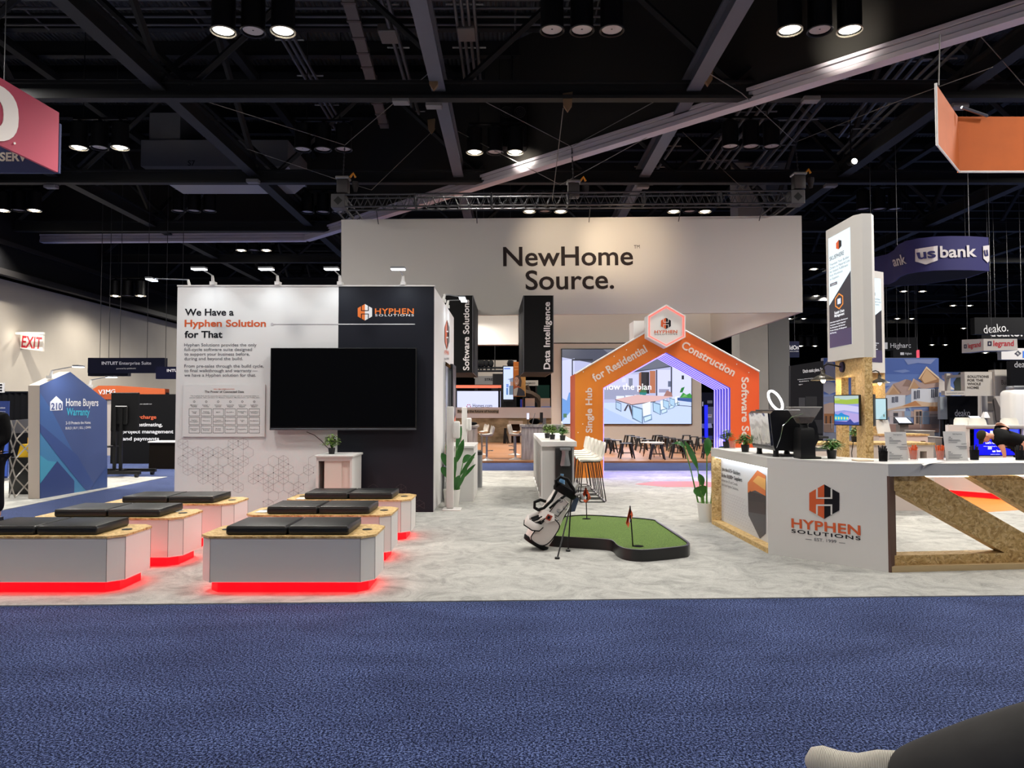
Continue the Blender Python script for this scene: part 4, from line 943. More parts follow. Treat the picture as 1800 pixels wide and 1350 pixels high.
# blue bottle standing behind the golf bag is on the dispenser tray
# white bar stools
def make_barstool(t):
    # shell: seat and back, facing -X
    rows = []
    for i in range(9):
        f = i / 8
        prof = [(-.2, .655, .20), (-.1, .66, .215), (.02, .655, .22), (.1, .66, .22), (.155, .69, .215), (.185, .75, .21), (.2, .84, .205), (.215, .92, .19), (.222, .965, .16)][i]
        rows.append([V((prof[0], u * prof[2], prof[1] + (.03 * u * u if i < 5 else 0) )) + V((-.05 * u * u if i >= 5 else 0, 0, 0)) for u in (-1, -.7, -.35, 0, .35, .7, 1)])
    m = MB(); n = 7
    vs = [p for r_ in rows for p in r_]; vs2 = [p + V((.018, 0, -.018)) for p in vs]
    fs = [(i * n + j, i * n + j + 1, (i + 1) * n + j + 1, (i + 1) * n + j) for i in range(8) for j in range(n - 1)]
    N_ = len(vs); fs2 = [tuple(reversed([a + N_ for a in f])) for f in fs]
    rim = [i * n for i in range(9)] + [8 * n + j for j in range(1, n)] + [i * n + n - 1 for i in range(7, -1, -1)] + [j for j in range(n - 2, 0, -1)]
    fs3 = [(rim[k], rim[(k + 1) % len(rim)], rim[(k + 1) % len(rim)] + N_, rim[k] + N_) for k in range(len(rim))]
    m.add(vs + vs2, fs + fs2 + fs3).build('seat_shell', CREAM, t, True, smooth=60)
    for s in (-1, 1):
        MB().tube([(-.15, s * .13, .64), (-.21, s * .2, .02), (-.19, s * .2, .008), (.19, s * .2, .008), (.21, s * .2, .02), (.12, s * .13, .65)], .009, 6).build('sled_leg', BLACKM, t, True)
    for x in (-.19, .19): MB().tube([(x, -.2, .012), (x, .2, .012)], .009, 6).build('floor_bar', BLACKM, t, True)
    MB().tube([(-.178, -.17, .27), (-.178, .17, .27)], .009, 6).build('footrest', BLACKM, t, True)
    MB().tube([(-.15, -.13, .64), (.12, -.13, .65), (.12, .13, .65), (-.15, .13, .64)], .011, 6, True).build('seat_frame', BLACKM, t, True)
s0 = None
for i, y in enumerate((12.05, 12.62, 13.2, 13.8, 14.45)):
    lab = 'white shell bar stool along the island, ' + ['nearest to the camera', 'second from the camera', 'third from the camera', 'fourth from the camera', 'deepest of the row'][i]
    if s0 is None: s0 = thing('bar_stool', lab, 'bar stool', (1.3, y, .008), 0, 'white shell bar stools'); make_barstool(s0)
    else: dup(s0, (1.3, y, .008), rnd.uniform(-.06, .06), lab)

# ------------------------------------------------------------------ plants
def leaf(m, p, d, L, w, up=V((0, 0, 1)), curl=.3, n=4):
    d = d.normalized(); s = d.cross(up)
    if s.length < .05: s = V((1, 0, 0))
    s.normalize(); u = s.cross(d); l, r_, c = [], [], []
    for i in range(n + 1):
        f = i / n; wd = w * math.sin(math.pi * min(1, f * .92 + .06)) ** .8
        q0 = p + d * (L * f) - V((0, 0, 1)) * (curl * L * f * f)
        l.append(q0 + s * wd + u * wd * .3); r_.append(q0 - s * wd + u * wd * .3); c.append(q0)
    vs = l + c + r_; k = n + 1
    m.add(vs, [(i, i + 1, k + i + 1, k + i) for i in range(n)] + [(k + i, k + i + 1, 2 * k + i + 1, 2 * k + i) for i in range(n)])
def small_plant(p, label, h=.17, r=.12, pot=.05, ph=.085, mat=LEAF, seed=1, n=150, lw=.015, group='small potted plants'):
    rg = random.Random(seed); t = thing('potted_plant', label, 'potted plant', p, 0, group)
    MB().lathe([(pot * .78, 0), (pot, ph), (pot * .9, ph), (pot * .85, ph - .012)], (0, 0, 0), 16).build('pot', POTB, t, True)
    m = MB(); ms = MB()
    for k in range(n):
        an = rg.random() * 6.283; el = rg.random(); rr = r * (.2 + .8 * rg.random())
        q = V((math.cos(an) * rr * el, math.sin(an) * rr * el, ph + h * (1 - .75 * el * el) * (.35 + .65 * rg.random())))
        leaf(m, q, V((math.cos(an), math.sin(an), .5 * rg.random())), .045 + .03 * rg.random(), lw, curl=.35, n=3)
        if k % 6 == 0: ms.tube([(0, 0, ph - .01), (q.x * .5, q.y * .5, ph + (q.z - ph) * .6), q], .003, 4)
    m.build('foliage', mat, t, True, smooth=0); ms.build('stems', LEAF, t, True)
    return t
pc = at(583, 797, 10.25); pc.z = hz; small_plant(pc, 'light green plant in a black pot on the white wall cabinet', .19, .13, mat=LEAFL, seed=2)
for i, (px, Y, mat, lab) in enumerate(((962, 12.9, LEAFL, 'pale green plant in a black pot on the island, furthest back'), (971, 12.35, LEAFL, 'yellow-green plant in a black pot in the middle of the island'), (989, 11.95, LEAF, 'dark green plant in a black pot at the front of the island'))):
    p = at(px, 760, Y); p.z = 1.0; small_plant(p, lab, .16, .12, mat=mat, seed=11 + i)
p = V((.82, 12.2, 1.0)); t = thing('faucet', 'white gooseneck tap between the plants on the island', 'tap', p)
MB().lathe([(.03, 0), (.025, .03)], (0, 0, 0), 12).build('base', WHITE, t, True)
MB().tube([(0, 0, .02), (0, 0, .24), (.0, -.02, .28), (0, -.07, .3), (0, -.12, .27), (0, -.13, .22)], .011, 8).build('spout', WHITE, t, True)
def big_plant(p, label, stems, pot_r, pot_h, seed, group='large leafy floor plants'):
    t = thing('potted_plant', label, 'potted plant', p, 0, group); rg = random.Random(seed)
    MB().lathe([(pot_r * .8, 0), (pot_r, pot_h), (pot_r * .92, pot_h), (pot_r * .9, pot_h - .04), (.01, pot_h - .05)], (0, 0, 0), 24).build('pot', POTW, t, True)
    for (dx, dy, h, ln, w_, cu) in stems:
        base = V((dx * .12, dy * .12, pot_h - .05)); top = V((dx * h * .35, dy * h * .35, h))
        st_ = MB().tube([base, base.lerp(top, .5) + V((0, 0, .04)), top], [.012, .009, .007], 6).build('stem', LEAF, t, True)
        m = MB(); leaf(m, top - (top - base).normalized() * .03, V((dx, dy, 1.1)), ln, w_, V((.3, -1, .2)), cu, 8); m.build('leaf', M('leaf_glossy', (44, 104, 40), 0.35, var=.25, vscale=5), t, True, smooth=60)
    return t
p = V((at(794, 880, 11.3).x, 11.3, .008))
big_plant(p, 'tall bird of paradise plant in a white pot beside the sanitizer stand', [(-.3, -.3, .66, .3, .055, .25), (-.35, -.3, .48, .3, .06, .35), (.3, .0, .72, .4, .05, .1), (.75, -.1, .52, .42, .03, .0), (.9, .15, .44, .36, .028, .1), (.2, .3, .92, .4, .04, .1), (.6, -.2, .28, .38, .03, -.1), (.3, -.2, .3, .34, .05, .3), (.7, .4, .7, .34, .06, .6), (-.15, .3, .8, .3, .05, .3), (.1, -.2, .45, .4, .045, .1)], .13, .27, 3)
p = onz(1246, 919, .008); p.y += .12; p.z = .008
big_plant(p, 'tall broad-leafed plant in a white pot behind the end of the coffee counter', [(-.45, -.2, .36, .3, .105, .5), (-.3, -.1, .5, .22, .05, .2), (-.5, -.2, .74, .46, .045, .1), (.1, .2, .9, .36, .06, .3), (-.75, .3, 1.0, .4, .04, .9), (.45, -.1, .9, .3, .055, .5), (.7, .2, .86, .3, .07, .5)], .12, .25, 5)

# ================================================================== LEFT SERVICE COUNTER, SANITISER STANDS
t = thing('service_counter', 'low white counter behind the sanitizer stand, beside the exhibit wall', 'counter', (-.82, 12.65, .008))
MB().box(-1.02, -.63, 11.97, 13.3, .008, .87).build('body', WHITE, t); MB().rbox(-1.05, -.615, 11.94, 13.32, .87, .91, .006, 1).build('worktop', WHITE, t)
MB().box(-.63, -.622, 12.0, 12.64, .05, .86).build('door', WHITE, t); MB().box(-.63, -.622, 12.66, 13.28, .05, .86).build('door', WHITE, t)
p = onz(841, 857, .008); p.x -= .06
t = thing('waste_bin', 'slim steel waste bin behind the low white counter', 'waste bin', (p.x, p.y + .1, .008))
MB().lathe([(.13, 0), (.13, .62)], (0, 0, 0), 24).build('body', STEEL, t, True); MB().lathe([(.135, .62), (.135, .68), (.1, .71), (.02, .72)], (0, 0, 0), 24).build('lid', BLACK, t, True)
def sanitizer(p, label):
    t = thing('sanitizer_stand', label, 'sanitizer stand', p, 0, 'hand sanitizer stands')
    MB().rbox(-.11, .17, -.15, .15, 0, .015, .005, 1).build('base', WHITE, t, True)
    MB().rbox(-.055, .055, -.03, .03, .015, 1.54, .02, 2).build('post', WHITE, t, True)
    MB().rbox(.05, .145, -.07, .07, 1.06, 1.32, .025, 3).build('dispenser', M('dispenser_white', (228, 228, 224), 0.35), t, True)
    MB().box(.03, .06, -.05, .05, 1.1, 1.28).build('dispenser_bracket', WHITE, t, True)
    return t
p = onz(791, 895.5, .008); p.z = .008
s0 = sanitizer(p, 'white hand sanitizer stand in front of the plant beside the exhibit wall'); q_ = at(816.5, 720, 15.3); dup(s0, (q_.x, 15.3, .008), None, 'white hand sanitizer stand further back, beyond the low white counter')
# ================================================================== COFFEE COUNTER
P0, P1, P2 = onz(1251, 921.8), onz(1350.5, 974.7), onz(1564.5, 1008)
d23 = (onz(1800, 1002) - P2).normalized(); P3 = P2 + d23 * 3.4
def seg(A, B):
    x = (B - A).normalized(); y = V((0, 0, 1)).cross(x)
    m = Matrix.Identity(4); m.col[0][:3] = x; m.col[1][:3] = y; m.col[2][:3] = (0, 0, 1); m.col[3][:3] = A
    return m, (B - A).length
HT = 1.0
t = thing('reception_counter', 'large angled white coffee counter with OSB bracing and an orange and black hexagon logo', 'counter', (P2.x, P2.y + .3, .008))
c_ = .008
inn = [P3 + V((0, .72, 0)), P2 + V((.25, .72, 0)), P1 + V((.68, .32, 0)), P0 + V((.68, 0, 0))]
wt = [P0, P1, P2, P3] + inn
MB().prism([p + V((0, 0, HT - .018)) for p in wt], (0, 0, .018)).build('worktop', WHITE, t)
S0, L0 = seg(P0, P1); S1, L1 = seg(P1, P2); S2, L2 = seg(P2, P3)
m = MB()
m.box(0, L0, 0, .03, HT - .11, HT - .019, S0); m.box(0, L1, 0, .03, HT - .11, HT - .019, S1); m.box(0, L2, 0, .03, HT - .115, HT - .019, S2)
m.build('fascia', WHITE, t)
# left wing: recess with a printed back board
MB().box(0, .035, 0, .14, c_, HT - .11, S0).build('osb_reveal', OSB, t)
MB().box(.035, L0, 0, .14, c_, .06, S0).build('osb_ledge', OSB, t)
MB().box(.035, L0, .12, .14, .06, HT - .11, S0).build('graphic_board', M('graphic_white', (226, 226, 228), 0.6), t)
MB().box(.05, L0 - .03, .04, .07, HT - .125, HT - .112, S0).build('led_strip', LAMPC, t)
x_ = S0.to_3x3() @ V((0, 1, 0)); pl = Plane(S0 @ V((0, .12, 0)), -x_)
E0 = S0 @ V((L0, .12, .5))
itm = [((86, 84, 90), [(1332, 826.7), (1315, 848.4), (1316, 905.5), (1336, 946.7), (1347, 938), (1347, 836)]), ((64, 52, 54), [(1315, 862), (1347, 872), (1347, 905), (1316, 900)]), ((222, 122, 62), [(1332, 826.7), (1315, 848.4), (1315, 866), (1328, 862), (1347, 872), (1347, 836)]), ((238, 176, 96), [(1333, 836), (1324, 846), (1332, 852), (1347, 862), (1347, 842)]), ((56, 46, 50), [(1316, 868), (1320, 862), (1322, 872), (1327, 866), (1329, 874), (1336, 870), (1340, 878), (1347, 874), (1347, 884), (1316, 880)])]
def cut(pts):   # keep the print on the board, left of the counter's corner
    return [(min(x, 1346.6), y) for x, y in pts]
m = pic(MB(), pl, [(c, cut(p)) for c, p in itm], .003, .001); m.build('printed_picture', PRINT, t)
for s_, p0, p1, cp, bd, mt in (('Join the 615+ Builders', (1269, 826.7), (1301.8, 836), 6.4, .012, INK), ('& the 18,000+ Suppliers', (1269, 837.8), (1305, 847), 6.4, .012, INK), ('across the US and Canada', (1269, 845.5), (1297, 854), 4.6, 0, INKG), ('that trust Hyphen Solutions.', (1269, 853), (1298.5, 862.7), 4.6, 0, INKG)): m = MB(); m.ptext(s_, pl, p0, p1, cp, bd); m.build('lettering', mt, t)
m = MB(); 
for i in range(10):
    for j in range(14 - i // 2):
        u = .1 + j * .085 + (i % 2) * .0425; v = .1 + i * .036
        for du, dv in ((.04, .02), (-.04, .02)):
            a, b = S0 @ V((u, .118, v)), S0 @ V((u + du, .118, v + dv)); m.prism([a, b, b + V((0, 0, .0025)), a + V((0, 0, .0025))], x_ * .001)
m.build('zigzag_pattern', PALE, t)
# logo panel
MB().box(0, L1 + .0, 0, .03, c_, HT - .11, S1).build('logo_panel', WHITE, t)
MB().box(L1 - .012, L1 + .008, -.002, .14, c_, HT - .112, S1).build('panel_edge', M('edge_brown', (92, 66, 58), 0.6), t)
pl = through(P1, P2); lg = [MB(), MB(), MB()]; hexlogo(lg, pl, 1449.2, 881.7, 30.4)
lg[0].ptext('HYPHEN', pl, (1391.5, 926.7), (1513, 940.7), 15.5, .022, 1.05); lg[1].ptext('SOLUTIONS', pl, (1391.5, 936), (1513, 949.5), 6.0, .016, 1.2)
lg[0].build('logo_orange', ORANGE, t); lg[1].build('logo_black', INK, t); lg[2].build('logo_lines', WHITE, t)
m = MB(); m.ptext('EST. 1999', pl, (1432, 950.7), (1470.5, 954.6), 5.2, .004)
for a in ((1416, 947, 1427, 948.3), (1475, 953.4, 1486, 954.6)): m.poly([pl.P(a[0], a[1], .004), pl.P(a[2], a[3], .004), pl.P(a[2], a[3] + .9, .004), pl.P(a[0], a[1] + .9, .004)])
m.build('lettering', INKG, t)
# open front with diagonal OSB planks
pf2 = through(P2 + S2.to_3x3() @ V((0, .06, 0)), P3 + S2.to_3x3() @ V((0, .06, 0)))
yv = S2.to_3x3() @ V((0, 1, 0))
for pts in ([(1568, 836), (1624, 836), (1866, 975), (1772, 975), (1568, 860)], [(1704, 836), (1790, 836), (2032, 975), (1938, 975)]):
    MB().prism([pf2.P(*p) for p in pts], yv * .14).build('osb_brace', OSB, t)
MB().box(.02, L2, .05, .22, .055, .15, S2).build('osb_rail', OSB, t)
MB().box(.02, L2, .0, .06, c_, .06, S2).build('base_rail', M('pale_ply', (206, 180, 138), 0.6), t)
MB().box(.03, L2, .1, .13, HT - .135, HT - .12, S2).build('led_strip', M('lamp_warm', (255, 226, 176), 0.5, emit=9.0), t)
# inner side of the left wing and chamfer so the counter is solid
MB().box(.035, L0 - .05, .62, .64, c_, HT - .02, S0).build('rear_board', WHITE, t)

# ------------------------------------------------------------------ espresso machine (its shiny back faces left)
X0, Y0_, Y1_, Z0 = 2.715, 7.74, 8.42, 1.0
t = thing('espresso_machine', 'black espresso machine with a mirror-bright back on the coffee counter', 'espresso machine', (X0 + .25, (Y0_ + Y1_) / 2, Z0))
prof = [(.05, .07), (.035, .12), (0, .455), (.03, .485), (.30, .485), (.40, .46), (.47, .38), (.50, .3), (.50, .2), (.46, .12), (.44, .07)]
MB().prism([(X0 + x, Y0_, Z0 + z) for x, z in prof], (0, Y1_ - Y0_, 0)).build('body', M('machine_black', (18, 18, 20), 0.25, coat=.4), t)
MB().prism([(X0 + .033, Y0_ + .035, Z0 + .12), (X0 + .033, Y1_ - .03, Z0 + .12), (X0 + .001, Y1_ - .03, Z0 + .462), (X0 + .001, Y0_ + .03, Z0 + .462)], (-.012, 0, -.001)).build('back_plate', M('polished_plate', (206, 208, 212), 0.07, 1.0, bump=.5, bscale=5), t)
for yy in (Y0_ - .012, Y1_):
    MB().prism([(X0 + x, yy, Z0 + z) for x, z in prof], (0, .012, 0)).build('side_panel', M('side_black', (24, 24, 26), 0.3, coat=.3), t)
MB().tube([(X0 + .06, Y0_ - .016, Z0 + .1), (X0 + .10, Y0_ - .016, Z0 + .2), (X0 + .13, Y0_ - .016, Z0 + .33), (X0 + .22, Y0_ - .016, Z0 + .42), (X0 + .34, Y0_ - .016, Z0 + .46)], .006, 6).build('chrome_trim', CHROME, t)
for sx in (.09, .4):
    for yy in (Y0_ + .08, Y1_ - .08): MB().lathe([(.035, 0), (.028, .03), (.03, .09)], (X0 + sx, yy, Z0), 14).build('foot', BLACK, t)
MB().box(X0 + .44, X0 + .62, Y0_ + .03, Y1_ - .03, Z0 + .06, Z0 + .1).build('drip_tray', STEEL, t)
for yy in (Y0_ + .2, Y1_ - .2):
    MB().lathe([(.035, 0), (.035, .07)], (X0 + .53, yy, Z0 + .22), 14).build('group_head', CHROME, t)
    MB().tube([(X0 + .53, yy, Z0 + .21), (X0 + .7, yy, Z0 + .2)], .014, 8).build('portafilter', BLACK, t)
MB().rbox(X0 + .06, X0 + .34, Y0_ + .04, Y1_ - .04, Z0 + .485, Z0 + .5, .006, 1).build('cup_rail', STEEL, t)
# grinder
g = onz(1414, 806, 1.0); 
t = thing('coffee_grinder', 'tall black coffee grinder with a clear bean hopper beside the espresso machine', 'coffee grinder', g)
MB().loft([[V((a * .075 * sx_, b * .1 * sx_ , z)) for a, b in ((-1, -1), (1, -1), (1.0, 1), (-1, 1))] for z, sx_ in ((.02, 1.0), (.1, .98), (.29, .93), (.315, .8))]).build('body', M('grinder_black', (16, 16, 17), 0.35), t, True)
MB().prism([(.06, -.07, .31), (.12, -.07, .25), (.125, -.07, .2), (.08, -.07, .12), (.07, -.07, .1)], (0, .14, 0)).build('chute', BLACK, t, True)
MB().rbox(-.075, .14, -.09, .11, 0, .022, .008, 2).build('base', BLACK, t, True)
MB().lathe([(.045, .31), (.04, .345), (.05, .36)], (0, 0, 0), 18).build('neck', BLACKM, t, True)
CLEAR = M('clear_plastic', (222, 216, 212), 0.05, alpha=.16); 
hz_ = [[V((a * (.055 + f * .085), b * (.055 + f * .05), .36 + f * .165)) for a, b in ((-1, -1), (1, -1), (1, 1), (-1, 1))] for f in (0, .55, .56, 1)]
hp = MB().loft(hz_, cap=False).build('hopper', CLEAR, t, True, smooth=0)
MB().loft([[V((p.x * .93, p.y * .93, p.z)) for p in hz_[0]], [V((p.x * .6 + hz_[0][i].x * .38, p.y * .6 + hz_[0][i].y * .38, .425)) for i, p in enumerate(hz_[2])]]).build('coffee_beans', M('coffee_bean', (44, 26, 18), 0.5, var=.5, vscale=120), hp, True)
MB().tube([p + V((0, 0, 0)) for p in hz_[3]], .005, 5, True).build('hopper_rim', M('hopper_rim', (190, 186, 182), 0.2), hp, True)
# ring light
p = at(1363, 704, 10.6)
t = thing('ring_light', 'glowing tilted white ring light on a thin stand behind the espresso machine', 'ring light', (p.x, p.y, .008))
MB().tube([p + V((-.066, .03, .135)) * math.cos(k * math.pi / 16) + V((.078, .03, .03)) * math.sin(k * math.pi / 16) for k in range(32)], .017, 8, True).build('glowing_ring', M('ring_glow', (252, 250, 255), 0.5, emit=6.0), t)
MB().tube([(p.x + .04, p.y + .02, .02), (p.x + .04, p.y + .02, p.z - .14)], .01, 6).build('stand_pole', BLACKM, t)
for k in range(3): MB().tube([(p.x + .04, p.y + .02, .3), (p.x + .04 + .3 * math.cos(k * 2.09), p.y + .02 + .3 * math.sin(k * 2.09), .012)], .01, 6).build('leg', BLACKM, t)
# plants and cups on the counter
for i, (px, py, mat, h_, r_, lab) in enumerate(((1277, 787.5, LEAFL, .15, .1, 'olive green plant in a black pot at the far left end of the coffee counter'), (1310, 794.5, LEAF, .13, .12, 'feathery green plant in a black pot just left of the espresso machine'), (1462, 806, LEAF, .12, .12, 'small green plant in a black pot right of the coffee grinder'))):
    p = onz(px, py, 1.0); small_plant(p, lab, h_, r_, seed=40 + i, mat=mat, n=190, lw=.011)
def pen_cup(p, colour, label, mesh=True):
    rg = random.Random(int(p.x * 1000)); t = thing('pen_cup', label, 'pen cup', p, 0, 'pen cups on the coffee counter')
    MB().lathe([(.034, 0), (.038, .002), (.042, .1), (.0395, .1), (.036, .006), (.001, .006)], (0, 0, 0), 20, cap=False).build('cup', CLEAR if not mesh else M('wire_mesh_black', (24, 24, 26), 0.5, alpha=.75), t, True)
    for k in range(14):
        an = k * 2.4; r0 = .028 * ((k % 5) / 5 + .1); tilt = .03 + .012 * rg.random(); h = .125 + .03 * rg.random()
        MB().tube([(r0 * math.cos(an), r0 * math.sin(an), .01), ((r0 + tilt * .5) * math.cos(an + .3), (r0 + tilt * .5) * math.sin(an + .3), h)], .005, 6).build('pen', colour, t, True)
PENO = M('pen_orange', (232, 98, 34), 0.4); PENB = M('pen_black', (18, 18, 22), 0.35)
for px, py, colr, lab in ((1287.5, 788.5, PENO, 'clear cup of orange pens between the two left plants on the coffee counter'), (1552.5, 811, PENB, 'mesh cup of black pens left of the first menu card'), (1606.5, 809, PENO, 'clear cup of orange pens right of the first menu card'), (1653.5, 809.5, PENO, 'clear cup of orange pens left of the second menu card'), (1713, 808.5, PENB, 'mesh cup of black pens right of the second menu card'), (1793, 809, PENB, 'mesh cup of black pens at the right edge of the counter')):
    pen_cup(onz(px, py, 1.0), colr, lab, colr is PENB)
for x0, x1, yb, yt, lab in ((1559, 1597, 809, 759.5, 'white printed menu card standing left of the orange pens'), (1663, 1702, 809.5, 758.5, 'white printed menu card standing in front of the blue screen')):
    A, B = onz(x0, yb, 1.0), onz(x1, yb, 1.0); T = at(x0, yt, A.y); lean = V((0, .04, 0))
    t = thing('menu_card', lab, 'menu card', (A + B) / 2, 0, 'menu cards on the coffee counter')
    h = T.z - 1.0
    MB().prism([A, B, B + lean + V((0, 0, h)), A + lean + V((0, 0, h))], (0, .004, 0)).build('card', PAPER, t)
    MB().box(A.x, B.x, A.y - .01, A.y + .06, 1.0, 1.004).build('card_stand', CLEAR, t)
    pl = Plane(A, (0, -1, .04 / h)); m = MB(); W = x1 - x0
    m.ptext('Daily Experience', pl, (x0 + W * .29, yt + 5.5), (x1 - W * .29, yt + 5.5), 1.9, .012)
    def ln(u0, u1, y): m.poly([pl.P(x0 + W * u0, y + .35, .002), pl.P(x0 + W * u1, y + .35, .002), pl.P(x0 + W * u1, y - .35, .002), pl.P(x0 + W * u0, y - .35, .002)])
    for (s_, u0, u1, yy) in (('AM', .1, .2, 11), ('HAPPY', .68, .93, 23), ('PM', .1, .2, 37)): m.ptext(s_, pl, (x0 + W * u0, yt + yy), (x0 + W * u1, yt + yy), 1.9, .01)
    for u0, u1, yy in ((.1, .28, 12.6), (.1, .62, 15), (.1, .66, 16.6), (.1, .5, 19.5), (.45, .93, 26), (.55, .93, 28), (.6, .93, 30.5), (.1, .3, 38.6), (.1, .7, 41), (.1, .66, 43), (.1, .74, 45.6), (.1, .6, 47.3)): ln(u0, u1, yt + yy)
    m.build('lettering', INKG, t)
A = onz(1609, 811, 1.004); B = onz(1645, 805, 1.004); Cc = onz(1661, 812, 1.004)
single('paper_sheet', MB().add([A, onz(1634, 815, 1.004), Cc, B, onz(1622, 818, .99) + V((0, -.02, 0)), at(1621, 824, P2.y - .02)], [(0, 1, 2, 3), (0, 4, 1), (4, 5, 1)]).prism([A, onz(1634, 815, 1.004), Cc, B], (0, 0, .001)), PAPER, 'loose white sheet drooping over the front edge of the coffee counter', 'paper')
a, b = onz(1470, 806, 1.0), onz(1546, 812, 1.0)
single('serving_board', MB().rbox(a.x + .02, b.x - .02, b.y + .06, b.y + .2, 1.0, 1.012, .004, 1), M('pale_board', (226, 204, 176), 0.5), 'flat pale wooden board lying between the plant and the black pens', 'board')

# ================================================================== DIGITAL SIGN TOWERS
def tower(PX, PY, label, near, rz=0.0):
    t = thing('sign_tower', label, 'sign tower', (PX, PY, .008), rz, 'digital sign towers'); X = Y = 0.0
    zb, zt = 2.172, 4.052
    fx = X - .07
    out = [(fx, Y + .1), (X + .0, Y), (X + .12, Y), (X + .2, Y + .1), (X + .2, Y + .94), (fx, Y + .94)]
    MB().prism([V((x, y, zb)) for x, y in out], (0, 0, zt - zb)).build('sign_housing', M('tower_white', (226, 222, 216), 0.55), t, True)
    pl = Plane((fx, Y, 0), (-1, 0, 0)); e = .003
    q_ = lambda u, v, k=0: V((fx - e - .0012 * k, Y + .1 + .84 * (1 - u), zb + (zt - zb) * v))   # u: 0 far .. 1 near, v up
    m = MB()
    m.cur = C(226, 240, 246); m.poly([q_(.1, .1), q_(.9, .1), q_(.9, .93), q_(.1, .93)])
    m.cur = C(58, 54, 60); m.poly([q_(.1, .1, 1), q_(.9, .1, 1), q_(.9, .62, 1), q_(.1, .42, 1)])
    m.cur = C(76, 66, 92); m.poly([q_(.1, .1, 2), q_(.9, .1, 2), q_(.9, .22, 2), q_(.1, .22, 2)])
    m.cur = C(232, 140, 60); m.ring([q_(.48 + .17 * math.sin(k * 1.0472), .43 + .06 * math.cos(k * 1.0472), 3) for k in range(6)], [q_(.48 + .14 * math.sin(k * 1.0472), .43 + .05 * math.cos(k * 1.0472), 3) for k in range(6)], (-.001, 0, 0))
    m.cur = C(220, 222, 240); m.poly([q_(.42, .41, 3), q_(.54, .41, 3), q_(.54, .45, 3), q_(.42, .45, 3)])
    n = pl.n
    def tx(s, u0, u1, v, cap, col_, bold=0): m.cur = C(*col_); m.text(s, q_(u0, v, 3), q_(u1, v, 3), cap, n, bold)
    m.cur = C(206, 84, 40); m.poly([q_(.5, .81, 3), q_(.5, .88, 3), q_(.4, .865, 3), q_(.4, .825, 3)]); m.cur = C(30, 28, 34); m.poly([q_(.5, .81, 3), q_(.6, .825, 3), q_(.6, .865, 3), q_(.5, .88, 3)])
    tx('SKUSPHERE' if near else 'BRIX TECH', .15, .68, .755, .055, (50, 50, 58), .01)
    for i, (s, u1) in enumerate((('Translate Your Builder', .86), ('Orders to Material Lists', .88), ('for Instant Fulfillment', .82), ('from Warehouse', .62), ('or Suppliers.', .5))): tx(s, .15, u1, .715 - i * .027, .032, (70, 70, 78))
    m.cur = C(96, 92, 100); m.poly([q_(.15, .56, 3), q_(.42, .56, 3), q_(.42, .582, 3), q_(.15, .582, 3)]); tx('SupplyPro', .19, .38, .566, .022, (240, 240, 244))
    tx('Supply Chain', .3, .66, .345, .035, (244, 244, 248), .02); tx('Management', .3, .66, .322, .035, (244, 244, 248), .02)
    for i, (s, u1) in enumerate((('Order Status Integration, Manufacturers', .78), ('Automation, Vendor Integrated', .7), ('Part Marketplace, Bid Submittal', .68), ('Product Catalogue, Bid Management', .74), ('Bill Planning', .36))): tx(s, .13, u1, .285 - i * .02, .018, (236, 236, 244), .02)
    m.build('digital_screen', SCREEN, t, True)
    zc = zb
    MB().box(X, X + .1, Y + .0, Y + .25, 0, zc).build('osb_post', OSB, t, True)
    MB().box(X, X + .1, Y + .68, Y + .86, 0, zc).build('osb_post', OSB, t, True)
    MB().box(X, X + .1, Y + .25, Y + .68, zc - .24, zc).build('osb_header', OSB, t, True)
    return t
TX, TY = 4.57, 9.5
tower(TX, TY, 'nearer digital sign tower on OSB posts, its whole screen in view', True)
T2X, T2Y = 6.975, 13.71
tower(T2X, T2Y, 'further digital sign tower, half hidden behind the nearer one', False, R(120))
def barn_lamp(X, Y, z, label, s=-1):
    t = thing('barn_lamp', label, 'wall lamp', (X, Y, z), 0 if s < 0 else math.pi, 'barn lamps on the sign towers')
    MB().lathe([(.075, 0), (.07, .025), (.02, .03)], (0, 0, 0), 18, Matrix.Rotation(R(-90), 4, 'Y')).build('wall_plate', M('lamp_navy', (40, 38, 60), 0.4, .3), t, True)
    MB().tube([(-.02, 0, 0), (-.1, 0, .02), (-.2, .02, .045), (-.24, .05, .02), (-.25, .06, -.05)], .011, 8).build('arm', BLACKM, t, True)
    MB().lathe([(.03, .02), (.028, -.03), (.04, -.05), (.09, -.075), (.16, -.12), (.165, -.13), (.155, -.122), (.085, -.085), (.03, -.06)], (-.25, .06, -.05), 22, cap=False).build('shade', M('shade_grey', (96, 92, 84), 0.35, .6), t, True)
    MB().ball((-.25, .06, -.17), .033, .033, .05, 12).build('bulb', M('bulb_glow', (255, 226, 170), 0.5, emit=18.0), t, True)
    light('POINT', 'barn_lamp_light', (X + .25 * s, Y - .06 * s, z - .23), 9, (1, .74, .42), .04)
barn_lamp(TX, TY + .62, at(1476, 647, 10.0).z + .02, 'lit barn lamp with a grey shade on the nearer sign tower')
barn_lamp(6.40, 13.32, at(1543, 656, 13.3).z + .0, 'lit barn lamp on the further sign tower, right of the nearer post', 1)
